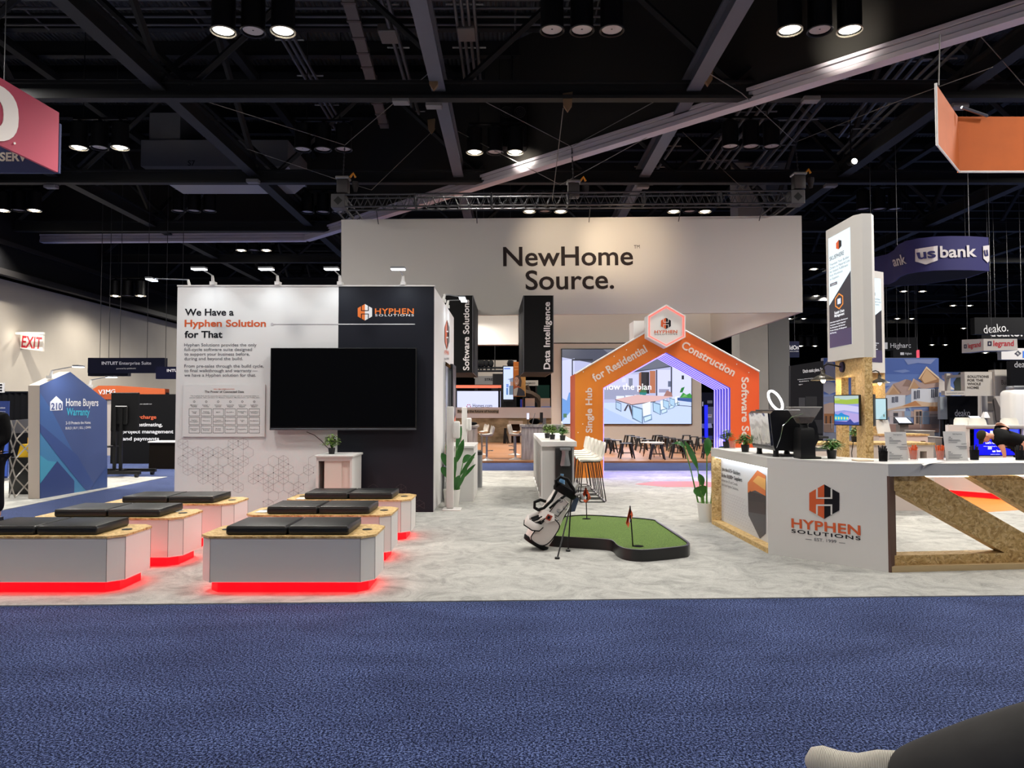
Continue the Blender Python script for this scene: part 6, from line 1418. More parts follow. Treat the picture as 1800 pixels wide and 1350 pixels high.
panel('booth_truss_wall', 833, 908, 633, 665, 46, M('cream_fabric', (172, 160, 146), 0.8), 'cream fabric booth wall high up between the two black signs', 'booth wall')
panel('booth_sign', 835, 868, 661, 676, 43, M('sign_grey', (120, 116, 112), 0.7), 'grey booth sign with dark letters above the salmon strip', 'sign', extra=lambda t, F_: MB().ptext('STRE', F_, (852, 669), (866, 669), 4, .02, off=.01).build('lettering', INK, t))
panel('booth_wall_dark', 866, 885, 657, 690, 42, BLACK, 'black booth wall left of the tall blue lightbox', 'booth wall')
panel('lightbox_tower', 883.5, 903, 643, 706, 36, BLACK, 'tall pale blue lightbox with a drawing of a tower house', 'lightbox', .4, extra=scr([((198, 212, 250), rect(885, 644.5, 902, 702)), ((90, 120, 200), rect(886, 647, 897, 649)), ((110, 120, 140), [(892, 667), (902, 664), (902, 668)]), ((120, 130, 150), rect(896, 667, 902, 671)), ((150, 120, 110), rect(897, 671, 902, 678)), ((90, 110, 130), rect(895, 678, 902, 694)), ((110, 140, 210), rect(890, 675, 894, 681)), ((80, 120, 180), rect(890, 682, 893, 694))]))
panel('portrait_poster', 902.5, 924, 636, 697, 35.5, M('poster_orange', (224, 128, 40), 0.6), 'orange poster with a smiling woman in a dark blazer', 'poster', .1, extra=prt([((222, 164, 88), rect(912, 636, 924, 697)), ((240, 178, 110), rect(904, 644, 911, 645.5)), ((240, 178, 110), rect(904, 649, 911, 650.5)), ((84, 62, 50), [(904, 668), (906, 661), (911, 659.5), (915, 662), (917, 670), (916, 680), (912, 680), (905, 676)]), ((216, 166, 140), [(903.5, 668), (906, 662.5), (910, 663), (912.5, 668), (911.5, 675), (907.5, 679), (904.5, 675)]), ((70, 50, 44), rect(905, 667.5, 907, 668.2)), ((70, 50, 44), rect(909, 667.5, 911, 668.2)), ((250, 240, 236), [(905.5, 673), (910, 673), (908, 675)]), ((200, 100, 66), [(903, 679), (912, 678), (914, 681), (904, 683)]), ((214, 204, 190), [(903, 684), (910, 681), (913, 690), (910, 696), (903, 696)]), ((58, 58, 68), [(911, 681), (916, 683), (922, 688), (923, 696), (908, 696)])]))
panel('booth_sign', 922, 946, 668.5, 678, 40, M('sign_cream', (190, 180, 166), 0.6), 'small cream sign with dark letters right of the portrait poster', 'sign', extra=lambda t, F_: MB().ptext('FABRICO', F_, (924, 675.5), (941, 675), 3, .012, off=.01).build('lettering', INK, t))
panel('green_booth_wall', 944, 966, 677, 720, 41, M('dark_green', (24, 52, 42), 0.7), 'dark green booth wall beside the beige stage wall', 'booth wall')
t = thing('curved_rail', 'brown curved arch rail left of the dark green booth wall', 'arch rail', at(940, 716, 39)); MB().tube([at(922, 690, 39), at(934, 693, 39), at(944, 699, 39), at(950, 708, 39), at(952, 722, 39), V((at(952, 722, 39).x, 39, 0))], .2, 6).tube([at(926, 677, 39.5), at(931, 690, 39.5), at(934, 693, 39)], .1, 5).build('rail', M('rail_brown', (70, 56, 44), 0.5), t)
for px0, px1, lab in ((923.5, 940, 'tan lounge seat with an orange stripe beyond the lounge header'), (951, 967, 'second tan lounge seat beside the dark green booth wall')):
    t = panel('lounge_sofa', px0, px1, 700, 722, 36, M('seat_tan', (206, 170, 140), 0.7), lab, 'seat', .5)
    F_ = front(36); a = F_.P(px0, 700); b = F_.P(px1, 716)
    if px0 < 930: MB().prism([F_.P(914.5, 702, .02), F_.P(918, 702, .02), F_.P(918, 718, .02), F_.P(914.5, 718, .02)], (0, .3, 0)).build('blue_stripe', M('stripe_blue', (40, 70, 200), 0.5), t); MB().prism([F_.P(918, 702, .02), F_.P(922, 702, .02), F_.P(922, 718, .02), F_.P(918, 718, .02)], (0, .3, 0)).build('orange_stripe', M('stripe_orange', (232, 110, 50), 0.5), t)
    MB().box(a.x, b.x, 35.6, 36, F_.P(930, 720).z, F_.P(930, 714.5).z).build('seat_cushion', M('seat_blue', (90, 130, 210), 0.7), t)
panel('equipment_cabinet', 880, 907, 706, 722, 37, BLACK, 'black cabinet right of the pale lilac screen', 'cabinet', .4)
t = thing('stage_light_bar', 'row of black stage lights on a bar between the two black signs', 'stage lights', at(858, 640, 40))
MB().tube([at(832, 646.5, 40), at(905, 646.5, 40)], .06, 5).tube([at(832, 652, 40), at(905, 652, 40)], .06, 5).tube([at(870, 652, 40), V((at(870, 652, 40).x, 40, 13.3))], .03, 5).build('bar', BLACKM, t)
for px in (843, 848, 855, 863, 896, 899): p = at(px, 639, 40); MB().ball(p, .16, .16, .22, 8).tube([p, p - V((0, 0, .4))], .05, 5).build('spotlight', BLACKM, t)

# ================================================================== RIGHT-HAND BOOTHS
def col_(px0, px1, Y, d): return MB().box(at(px0, 700, Y).x, at(px1, 700, Y).x, Y, Y + d, 0, 13.2)
struct('wall_column', col_(1301, 1351, 33.5, 1.2), M('concrete_lit_side', (176, 170, 160), 0.8, var=.06, vscale=1.2)); struct('wall_column', col_(1352, 1389, 33.9, 1.2), M('concrete_shaded_side', (128, 126, 122), 0.8))  # one column: its lit and shaded sides are painted as two greys
F_ = front(34)
t = thing('dark_booth_wall', 'dark booth wall with a glowing blue post, seen through the arch at right', 'booth wall', F_.P(1246, 780))
a, b = F_.P(1233.5, 690), F_.P(1262, 800); MB().box(a.x, b.x, 34, 34.2, 0, a.z).build('wall_panel', M('booth_dark', (22, 24, 44), 0.6), t)
MB().box(F_.P(1237.5, 700).x, F_.P(1242, 700).x, 33.8, 33.98, 0, F_.P(1240, 712).z).build('blue_post', M('blue_glow', (24, 34, 226), 0.5, emit=.9), t)
pic(MB(), F_, [((110, 112, 130), rect(1243, 715, 1254, 745)), ((206, 206, 214), rect(1244, 728, 1251, 734)), ((190, 150, 110), rect(1245, 729, 1250, 731)), ((120, 126, 140), rect(1243, 704, 1252, 709)), ((200, 206, 220), rect(1233.8, 706, 1236, 714)), ((190, 196, 220), [(1232, 745), (1250, 744), (1252, 752), (1234, 753)]), ((60, 66, 140), rect(1234, 766, 1252, 780))], .01, .004).build('wall_goods', PRINT, t)
hang_sign(1380, 1405, 600, 628, 40, (30, 34, 60), 'navy hanging sign showing past the concrete column', [('BuildOn', (1378, 615), (1404, 614), 7, (226, 226, 232), .02), ('TECHNOLOGIES', (1378, 619), (1404, 618.5), 2.2, (190, 190, 200), .006)])
F_ = front(22)
t = thing('booth_wall', 'black booth wall lettered Ditch static plans', 'booth wall', F_.P(1420, 780))
MB().prism([V((F_.P(x, y).x, 22, F_.P(x, y).z if y < 800 else 0)) for x, y in ((1390, 860), (1447.5, 860), (1447.5, 634), (1390, 643))], (0, .15, 0)).build('wall_panel', M('booth_black', (28, 28, 31), 0.7), t)
m = MB(); m.ptext('Ditch static plans. So', F_, (1411.7, 655.5), (1446.3, 651.6), 5.6, .012, off=.006); m.ptext('Architecture software for production', F_, (1402, 668.2), (1433, 665), 1.7, off=.006); m.ptext('builders', F_, (1405, 671.5), (1421.5, 670), 1.7, .01, off=.006); m.ptext('higharc', F_, (1404, 677), (1411, 676), 1.7, .01, off=.006); m.build('lettering', INKW, t)
pic(MB(), F_, [((24, 24, 27), rect(1416, 697, 1436, 716)), ((52, 52, 56), rect(1404, 699, 1415, 717)), ((24, 24, 27), rect(1425, 738, 1446, 762)), ((58, 58, 62), rect(1400, 715, 1447, 716))], .004, .003).build('niche_print', PRINT, t)
# house mural
F_ = front(24); k9 = lambda pts: [(1400 + x / 4.5, 600 + y / 4.5) for x, y in pts]
def k(c, *pts): return (c, k9(pts))
a, b = F_.P(1447.5, 629), F_.P(1650, 760)
t = thing('mural_wall', 'large printed mural of new timber houses under a blue sky', 'mural wall', ((a.x + b.x) / 2, 24, 0))
MB().box(a.x, b.x, 24, 24.2, 0, a.z).build('wall_panel', M('mural_edge', (120, 124, 140), 0.6), t)
WHT, TAN, TAN2, RF, BLU = (206, 208, 214), (200, 162, 122), (182, 142, 104), (172, 146, 136), (136, 158, 186)
R4 = lambda x0, y0, x1, y1: [(x0, y1), (x1, y1), (x1, y0), (x0, y0)]
it = [k((66, 94, 162), *R4(210, 133, 1125, 420)), k((120, 138, 182), *R4(210, 420, 1125, 720)), k((84, 112, 174), *R4(690, 260, 1125, 420)), k((136, 150, 190), (690, 330), (760, 318), (830, 322), (880, 300), (900, 330), (840, 350), (690, 352)), k((108, 130, 182), (760, 235), (860, 222), (900, 236), (840, 250)),
      k((132, 134, 156), (215, 190), (250, 140), (290, 170), (308, 240), (308, 300), (240, 270)), k((150, 150, 164), (212, 330), (250, 315), (300, 330), (310, 400), (260, 420), (212, 395)), k((120, 128, 158), (212, 440), (300, 430), (308, 480), (212, 480)), k((122, 136, 180), (850, 140), (1100, 140), (1060, 180), (960, 170), (880, 185)), k((130, 142, 184), (700, 380), (740, 350), (790, 380), (760, 420), (700, 420)),
      k((176, 150, 136), (215, 500), (262, 485), (296, 485), (296, 720), (215, 720)), k((150, 96, 52), *R4(218, 572, 296, 650)), k((60, 44, 36), *R4(228, 590, 240, 650)), k((60, 44, 36), *R4(262, 590, 276, 650)), k((130, 106, 92), *R4(215, 655, 296, 720)),
      k(RF, (690, 430), (765, 335), (800, 325), (860, 300), (908, 312), (905, 420), (800, 440)), k((140, 112, 100), (835, 355), (870, 300), (908, 312), (900, 360)),
      k(WHT, *R4(705, 425, 860, 560)), k(TAN, (712, 422), (765, 345), (818, 412), (790, 420), (770, 390), (735, 422)), k(TAN2, (722, 425), (765, 365), (805, 415)), k((196, 166, 140), (690, 432), (765, 335), (768, 348), (700, 440)), k((150, 120, 104), (765, 335), (828, 405), (822, 414), (764, 349)),
      k((66, 70, 88), *R4(752, 440, 774, 486)), k((66, 70, 88), *R4(780, 436, 802, 482)), k((210, 212, 220), *R4(762, 440, 764, 486)), k((210, 212, 220), *R4(790, 436, 792, 482)),
      k(BLU, (860, 440), (905, 415), (905, 560), (860, 500)), k(RF, (960, 330), (1128, 300), (1128, 350), (1020, 370), (950, 360)),
      k(WHT, *R4(905, 375, 1132, 500)), k(RF, (880, 385), (925, 295), (1020, 350), (1132, 335), (1132, 362), (1010, 375), (975, 372), (930, 318)), k(TAN2, (895, 375), (928, 312), (970, 365), (950, 375)), k((200, 170, 140), (878, 388), (924, 292), (930, 300), (890, 388)),
      k((150, 108, 74), (965, 295), (1025, 200), (1128, 290), (1128, 325), (1012, 340)), k(TAN, (985, 295), (1025, 218), (1110, 300), (1010, 332)), k((222, 190, 150), (960, 297), (1025, 198), (1030, 208), (972, 298)), k((222, 200, 170), (1025, 198), (1128, 285), (1128, 298), (1022, 212)),
      k((56, 60, 78), *R4(926, 392, 946, 458)), k((56, 60, 78), *R4(952, 386, 972, 452)), k((214, 216, 222), *R4(935, 392, 937, 458)), k((214, 216, 222), *R4(961, 386, 963, 452)), k((56, 60, 78), *R4(1062, 378, 1086, 446)), k((56, 60, 78), *R4(1092, 372, 1114, 440)), k((214, 216, 222), *R4(1073, 378, 1075, 446)), k((214, 216, 222), *R4(1102, 372, 1104, 440)),
      k((206, 176, 146), (700, 540), (830, 510), (940, 470), (1050, 485), (1132, 480), (1132, 520), (1020, 516), (900, 520), (700, 552)), k((186, 128, 80), (830, 515), (935, 470), (985, 510)), k((176, 118, 70), *R4(1045, 516, 1132, 556)), k((90, 66, 50), *R4(1048, 556, 1132, 572)),
      k((168, 146, 140), *R4(700, 552, 1132, 600)), k((186, 176, 176), *R4(730, 556, 830, 660)), k((60, 58, 64), *R4(762, 565, 800, 650)), k((176, 160, 150), *R4(765, 552, 800, 566)), k(BLU, *R4(850, 552, 900, 650)), k((190, 160, 138), *R4(925, 540, 990, 660)), k((80, 66, 62), *R4(940, 555, 962, 650)), k((44, 42, 48), *R4(966, 552, 986, 655)), k((130, 146, 166), *R4(992, 556, 1045, 660)), k((128, 118, 116), *R4(1050, 574, 1132, 700)),
      k((148, 118, 106), *R4(700, 655, 1132, 720)), k((168, 160, 160), (700, 594), (1132, 588), (1132, 592), (700, 598))] + [k((158, 154, 156), *R4(x, 592, x + 5, 690)) for x in (272, 715, 975, 1125)]
for i in range(36): x = 1050 + (i % 18) * 4.6; it.append(k((96, 92, 96), (x, 596), (x + 1.2, 596), (x + 24, 690), (x + 22.5, 690)) if i < 18 else k((96, 92, 96), (x, 690), (x + 1.2, 690), (x + 24, 596), (x + 22.5, 596)))
it = [(c, [(min(max(x, 1447.6), 1649.9), min(max(y, 629.2), 760)) for x, y in p]) for c, p in it]
pic(MB(), F_, it, .004, .0006).build('printed_picture', PRINT, t)
F_ = front(27); a, b = F_.P(1650, 654), F_.P(1745, 700)
t = thing('mural_wall', 'second printed mural of a gable and a dark tree, right of the house mural', 'mural wall', ((a.x + b.x) / 2, 27, 0)); MB().box(a.x, b.x, 27, 27.2, 0, a.z).build('wall_panel', M('mural_edge', (120, 124, 140), 0.6), t)
pic(MB(), F_, [((92, 116, 172), rect(1648, 654, 1745, 700)), ((150, 138, 160), [(1655, 660), (1672, 656), (1678, 662), (1666, 667), (1656, 666)]), ((206, 196, 186), [(1648, 662), (1679, 685), (1672, 685), (1648, 672)]), ((196, 186, 176), rect(1648, 674, 1664, 690)), ((36, 44, 34), [(1678, 680), (1676, 672), (1681, 664), (1685, 655), (1696, 653), (1696, 690), (1676, 690)])], .004, .003).build('printed_picture', PRINT, t)
def ex_higharc(t, F_):
    MB().prism([F_.P(*p, .006) for p in rect(1552, 602, 1560, 613.5)], (0, -.004, 0)).build('logo_square', M('logo_pale', (190, 190, 194), 0.6), t)
hang_sign(1545, 1612, 593, 616, 34, (17, 17, 19), 'upper black hanging sign with a pale word above the house mural', [('Higharc', (1565, 611.5), (1601, 611), 8.2, (190, 190, 194), .006)], extra=ex_higharc)
def ex_hl(t, F_): MB().prism([F_.P(*p, .006) for p in rect(1582.5, 619.5, 1589, 624)], (0, -.004, 0)).build('logo_square', M('logo_pale', (190, 190, 194), 0.6), t)
hang_sign(1570, 1611, 615.5, 629, 33, (20, 20, 22), 'lower black hanging sign with a tiny pale word above the house mural', [('Higharc', (1591, 623.2), (1602.5, 623), 3.6, (190, 190, 194), .01)], extra=ex_hl)
hang_sign(1610.5, 1616.5, 615, 629, 42, (196, 60, 84), 'slim crimson hanging sign above the right end of the house mural', [])
# curved bank sign
cs = [(1571, 21.8), (1578, 21.1), (1592, 20.6), (1613, 20.3), (1640, 20.08), (1671, 20.0), (1705, 20.02), (1738, 20.15)]
ztop, zbot = at(1671, 414.8, 20).z, at(1671, 474.5, 20).z
fr = [V((at(px, 440, Y).x, Y, 0)) for px, Y in cs]; bkp = [V((fr[-1].x + .1, 21.2, 0)), V((fr[-1].x - .6, 22.4, 0)), V((fr[3].x, 22.9, 0)), V((fr[0].x + .1, 22.4, 0))]
ol = fr + bkp; cc_ = sum(ol, V()) / len(ol); il = [p + (cc_ - p).normalized() * .06 for p in ol]
t = thing('hanging_banner', 'curved navy hanging banner with a white shield logo', 'hanging banner', (cc_.x, cc_.y, zbot))
up_ = V((0, 0, zbot)); MB().ring([p + up_ for p in ol], [p + up_ for p in il], (0, 0, ztop - zbot)).build('curved_fabric', M('bank_navy', (38, 36, 92), 0.75), t)
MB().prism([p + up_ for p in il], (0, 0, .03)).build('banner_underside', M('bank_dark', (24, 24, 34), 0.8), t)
k4 = lambda x, y: (1380 + x / 4.286, 360 + y / 4.286)
PLm = through(fr[4], fr[6]); PLl = through(fr[1], fr[3]); PLr = through(fr[6], fr[7])
def to_px(p):
    d_ = V(p) - V((0, 0, EYE)); f_ = d_.y * cP + d_.z * sP
    return CXP + FPX * d_.x / f_, CYP - FPX * (-d_.y * sP + d_.z * cP) / f_
def on_curve(m, gap):
    for k_, p in enumerate(m.v):
        u, v = to_px(p); i = max(0, min(len(cs) - 2, sum(1 for q, _ in cs if q <= u) - 1))
        m.v[k_] = through(fr[i], fr[i + 1]).P(u, v, gap)
    return m
BW = M('bank_white', (206, 200, 200), 0.6); BN = MATS['bank_navy']
for pl_, pts_ in ((PLm, ((985, 335), (1066, 322), (1147, 310), (1147, 420), (1062, 452), (985, 428))), (PLr, ((1485, 312), (1532, 306), (1532, 425), (1520, 438), (1487, 405)))):
    m = MB(); xa_, xb_ = min(p[0] for p in pts_), max(p[0] for p in pts_)
    def span(x):
        ys_ = []
        for q0, q1 in zip(pts_, pts_[1:] + pts_[:1]):
            if q0[0] != q1[0] and min(q0[0], q1[0]) - .01 <= x <= max(q0[0], q1[0]) + .01: ys_.append(q0[1] + (q1[1] - q0[1]) * (x - q0[0]) / (q1[0] - q0[0]))
        return min(ys_), max(ys_)
    for i in range(16):
        u0, u1 = xa_ + (xb_ - xa_) * i / 16, xa_ + (xb_ - xa_) * (i + 1) / 16; (a0_, b0_), (a1_, b1_) = span(u0), span(u1)
        m.poly([pl_.P(*k4(*p)) for p in ((u0, b0_), (u1, b1_), (u1, a1_), (u0, a0_))])
    on_curve(m, .03).build('logo_shield', BW, t)
for s_, pl_, p0, p1, cp, gp, mt in (('bank', PLm, (1166, 398), (1438, 390), 19.5, .03, BW), ('ank', PLm, (826, 464), (922, 442), 17, .03, BW), ('us', PLm, (1002, 412), (1132, 398), 17, .05, BN), ('u', PLr, (1493, 388), (1520, 385), 15, .05, BN)):
    m = MB(); m.ptext(s_, pl_, k4(*p0), k4(*p1), cp, .02); on_curve(m, gp).build('lettering', mt, t)
for p in (fr[1], fr[6], bkp[2]): MB().tube([V((p.x, p.y + .03, ztop)), V((p.x, p.y + .03, 13.3))], .01, 4).build('hanging_wire', ALU, t)
hang_sign(1713, 1830, 558, 587.5, 26, (14, 14, 16), 'black hanging sign with one white word at the right edge', [('deako.', (1729.4, 586.3), (1772, 582.2), 14.5, (190, 188, 188), .0)])
hang_sign(1725, 1840, 574, 596, 27, (12, 12, 14), 'second black hanging sign, mostly hidden behind the first at the right edge', [('deako.', (1740, 591.5), (1797, 591), 15, (180, 178, 178), .012)])
# legrand cube
Yc = 24; xc_ = at(1729, 600, Yc); F_ = front(Yc); zt_, zb_ = at(1729, 595.5, Yc).z, at(1729, 616.5, Yc).z
L_ = V((at(1690.5, 600, 21.8).x, 21.8, 0)); Rr = V((at(1788, 600, 23.6).x, 23.6, 0)); Cn = V((xc_.x, Yc, 0))
L_ = V((Cn.x - .16, 25.1, 0))
t = thing('hanging_sign', 'white hanging box sign with red lettering on two faces', 'hanging sign', (xc_.x, Yc, zb_))
LW = M('box_sign_white', (214, 208, 200), 0.7)
Pl, Pr_ = through(L_, Cn), through(Cn, Rr)
MB().prism([Pl.P(*p) for p in ((1690.7, 597.2), (1729, 595.6), (1729, 616.5), (1690.7, 620.8))], (.3, .02, 0)).build('sign_fabric', LW, t); MB().prism([Pr_.P(*p) for p in ((1729, 595.6), (1788, 595.6), (1789, 615.5), (1729, 616.5))], (0, .5, 0)).build('sign_fabric', LW, t)

for pl_, p0, p1, cp in ((Pl, (1702, 612.3), (1724.5, 609), 8.6), (Pr_, (1746, 608.3), (1782, 608), 9.4)): m = MB(); m.ptext('legrand', pl_, p0, p1, cp, .02, off=.01); m.build('lettering', M('box_sign_red', (200, 36, 56), 0.6), t)

for pl_, x0, x1, y0, y1 in ((Pl, 1695, 1699.5, 605.5, 612.5), (Pr_, 1736, 1743, 600, 608)):
    m = MB(); w_ = (x1 - x0) * .28; m.ring([pl_.P(*p, .01) for p in rect(x0, y0, x1, y1)], [pl_.P(*p, .01) for p in rect(x0 + w_, y0 + w_, x1 - w_, y1 - w_)], pl_.n * .003); m.build('logo_square', M('box_sign_navy', (30, 30, 64), 0.6), t)
for p in (L_ + V((.5, .3, 0)), Rr + V((-.5, .5, 0))): MB().tube([p + V((0, 0, zt_ - .05)), p + V((0, 0, 13.3 - p.z))], .01, 4).build('hanging_wire', ALU, t)
hang_sign(1760, 1830, 612, 632, 30, (186, 182, 180), 'pale hanging sign with a clover outline and a blue square', [], extra=lambda t, F_: (MB().prism([F_.P(*p, .01) for p in rect(1797.5, 617, 1812, 629)], (0, -.005, 0)).build('blue_square', M('sq_blue', (40, 96, 190), 0.6), t), MB().tube([F_.P(1789 + 3.6 * (1 + .35 * math.cos(4 * q)) * math.cos(q), 621 + 3 * (1 + .35 * math.cos(4 * q)) * math.sin(q), .02) for q in [i * .2618 for i in range(24)]], .02, 4, True).build('clover_outline', INKG, t)))
F_ = front(22.5); a, b = F_.P(1695.5, 653.5), F_.P(1774, 696)
t = thing('booth_fascia', 'cream booth fascia lettered SOLUTIONS FOR THE WHOLE HOME', 'booth fascia', ((a.x + b.x) / 2, 22.5, 0))
xm_ = F_.P(1745, 670).x
MB().box(a.x, xm_, 22.5, 22.7, b.z, a.z).build('fascia_panel', M('fascia_cream', (204, 196, 184), 0.6), t); MB().box(xm_, b.x, 22.4, 22.7, b.z, a.z + .06).build('fascia_panel', M('fascia_cream', (204, 196, 184), 0.6), t)
m = MB(); 
for s, y, x1 in (('SOLUTIONS', 664, 1738), ('FOR THE', 670.4, 1728), ('WHOLE', 676.8, 1724), ('HOME', 683.3, 1720.5)): m.ptext(s, F_, (1700.5, y), (x1, y), 4, .025, 1.05, off=.01)
m.ptext('Built', front(22.4), (1760, 676), (1773.5, 676), 8, off=.01); m.build('lettering', M('ink_olive', (84, 78, 70), 0.6), t)
for x in (a.x + .1, b.x - .08): MB().box(x - .06, x + .06, 23.5, 23.62, 0, a.z).box(x - .04, x + .04, 22.68, 23.5, a.z - .15, a.z - .07).build('post', M('post_pale', (180, 174, 166), 0.6), t)
MB().box(F_.P(1661, 690).x, F_.P(1696, 690).x, 22.5, 22.7, F_.P(1661, 695).z, F_.P(1661, 687).z).build('fascia_panel', M('fascia_cream', (204, 196, 184), 0.6), t)
m = MB(); m.ptext('beyond building for tomorrow', F_, (1663.5, 692), (1694, 691.5), 2, .004, off=.01); m.build('lettering', INKG, t)
panel('booth_wall', 1668, 1719, 696, 745, 23.2, M('booth_wall_black', (18, 18, 20), 0.6), 'black booth wall with a white word below the cream fascia', 'booth wall', extra=lambda t, F_: MB().ptext('deako', F_, (1678.3, 731.5), (1705, 731.5), 11.5, off=.01).build('lettering', M('letter_pale', (196, 194, 194), 0.6), t))
panel('booth_wall', 1652.5, 1668, 697, 737, 23.3, M('pale_door', (164, 170, 170), 0.5), 'pale glass-like door panel between the mural and a black booth wall', 'booth wall')
panel('booth_wall', 1719, 1775, 694, 748, 26, M('booth_grey', (120, 112, 104), 0.7), 'grey booth interior print with curtains under the cream fascia', 'booth wall', extra=prt([((168, 160, 152), rect(1719, 696, 1732, 738)), ((140, 130, 122), rect(1722, 696, 1724, 738)), ((120, 112, 106), rect(1727, 696, 1729, 738)), ((60, 54, 50), rect(1733, 696, 1746, 722)), ((110, 96, 84), rect(1735, 706, 1743, 709)), ((158, 150, 142), [(1747, 696), (1761, 696), (1762, 722), (1755, 718)]), ((66, 58, 54), [(1745, 700), (1749, 700), (1768, 740), (1750, 740)]), ((96, 86, 80), rect(1764, 696, 1774, 738))]))
panel('booth_wall', 1775, 1860, 634, 745, 21.8, M('booth_wall_black', (18, 18, 20), 0.6), 'tall black booth wall at the right edge above the rounded kiosk', 'booth wall', extra=lambda t, F_: MB().ptext('deako', F_, (1783, 646), (1815, 645), 10.5, off=.01).build('lettering', M('letter_pale', (196, 194, 194), 0.6), t))
F_ = front(17); a, b = F_.P(1778.5, 685), F_.P(1850, 760)
t = thing('rounded_kiosk', 'tall white rounded kiosk at the right edge', 'kiosk', ((a.x + b.x) / 2, 17.2, 0)); MB().rbox(a.x, b.x, 17, 17.5, .05, a.z, .12, 4).build('body', WHITE, t); MB().rbox(a.x + .12, b.x, 17.1, 17.4, a.z - .02, a.z + .1, .03).build('top_cap', STEEL, t); MB().box(a.x, b.x, 17, 17.5, 0, .06).build('base', STEEL, t)
# grey plinths, tablet podium, white shell chairs
for i, (px0, px1, yt, Y, lab) in enumerate(((1613, 1643, 757, 15.5, 'grey plinth right of the further demo station'), (1644, 1656, 768, 14.6, 'narrow grey plinth in front of the mural'), (1545, 1575, 762, 15.2, 'low grey plinth behind the first menu card'))):
    F_ = front(Y); a, b = F_.P(px0, yt), F_.P(px1, yt); t = thing('grey_plinth', lab, 'plinth', ((a.x + b.x) / 2, Y + .25, .0), 0, 'grey plinths'); MB().rbox(a.x, b.x, Y, Y + .5, 0, a.z - .02, .01, 1).build('body', M('plinth_grey', (128, 124, 122), 0.6), t); MB().rbox(a.x - .01, b.x + .01, Y - .01, Y + .51, a.z - .02, a.z, .005, 1).build('plinth_top', M('plinth_grey_top', (150, 146, 144), 0.6), t)
for px, yt, yb, Y, lab in ((1589, 736, 760, 16.5, 'grey podium with a tilted tablet in front of the house mural'), (1718, 733, 745, 18.0, 'tilted tablet on a podium in front of the black booth wall')):
    F_ = front(Y); c = F_.P(px, yt + 5); t = thing('tablet_podium', lab, 'podium', (c.x, Y, 0), 0, 'tablet podiums')
    MB().box(c.x - .1, c.x + .1, Y, Y + .16, 0, c.z - .06).build('post', M('plinth_grey', (128, 124, 122), 0.6), t)
    MB().prism([(c.x - .17, Y - .08, c.z - .07), (c.x + .17, Y - .08, c.z - .07), (c.x + .15, Y + .16, c.z + .07), (c.x - .15, Y + .16, c.z + .07)], (0, 0, .025)).build('tablet', BLACK, t)
    MB().prism([(c.x - .14, Y - .06, c.z - .03), (c.x + .14, Y - .06, c.z - .03), (c.x + .125, Y + .14, c.z + .086), (c.x - .125, Y + .14, c.z + .086)], (0, 0, .004)).build('tablet_screen', M('tablet_glow', (200, 210, 230), 0.4, emit=.5), t)
for i, (px, lab) in enumerate(((1699, 'white chair back showing over the white screen kiosk, leftmost'), (1726, 'white chair back showing over the white screen kiosk, middle'), (1783, 'white chair back showing over the white screen kiosk, rightmost'))):
    yy_ = 17.0 if i == 0 else 16.0; q_ = at(px, 745, yy_); dup(bpy.data.objects['bar_stool'], (q_.x, yy_, .35), R(90), lab, 'white chairs behind the kiosk')
    single('chair_platform', MB().box(q_.x - .35, q_.x + .35, yy_ - .3, yy_ + .3, 0, .35), M('platform_grey', (90, 88, 88), 0.8), 'low grey riser under the ' + ('leftmost', 'middle', 'rightmost')[i] + ' white chair behind the kiosk', 'riser')
t = thing('desk_lamp', 'small white angular lamp in front of the grey booth interior', 'lamp', at(1732, 733, 17.4)); c = at(1732, 733, 17.4); MB().loft([[c + V((x * r_, y * r_, z)) for x, y in ((-1, -1), (1, -1), (1, 1), (-1, 1))] for z, r_ in ((-.02, .07), (.12, .03))]).build('shade', WALLW, t); MB().box(c.x - .02, c.x + .02, c.y - .02, c.y + .02, 0, c.z).build('pole', STEEL, t)
# kiosk with the blue screen
YK_ = 14.6; F_ = front(YK_); a, b = F_.P(1699, 748), F_.P(1812, 806)
t = thing('screen_kiosk', 'white kiosk counter with a bright blue screen set in its front', 'kiosk', ((a.x + b.x) / 2, YK_ + .3, 0))
s0_, s1_ = F_.P(1704.5, 754), F_.P(1800, 802)
MB().box(a.x, s0_.x, YK_, YK_ + .5, 0, a.z - .04).box(s1_.x, b.x, YK_, YK_ + .5, 0, a.z - .04).box(s0_.x, s1_.x, YK_, YK_ + .5, s0_.z, a.z - .04).box(s0_.x, s1_.x, YK_, YK_ + .5, 0, s1_.z).build('body', WHITE, t); MB().box(a.x - .04, b.x + .04, YK_ - .04, YK_ + .54, a.z - .04, a.z).build('kiosk_top', M('kiosk_top', (190, 186, 184), 0.5), t)
F2_ = front(YK_ + .06); MB().box(s0_.x, s1_.x, YK_ + .06, YK_ + .12, s1_.z, s0_.z).build('screen_housing', M('dark_glass', (4, 4, 5), 0.08), t)
m = pic(MB(), F2_, [((8, 12, 226), [(1712, 800), (1792, 800), (1792, 754.5), (1712, 754.5)]), ((70, 90, 240), [(1766, 762), (1790, 775), (1790, 754.5), (1770, 754.5)]), ((226, 226, 240), rect(1740, 757, 1746, 763)), ((200, 206, 226), rect(1736, 785, 1743, 790))], .004, .002); m.build('screen_picture', SCREEN, t)
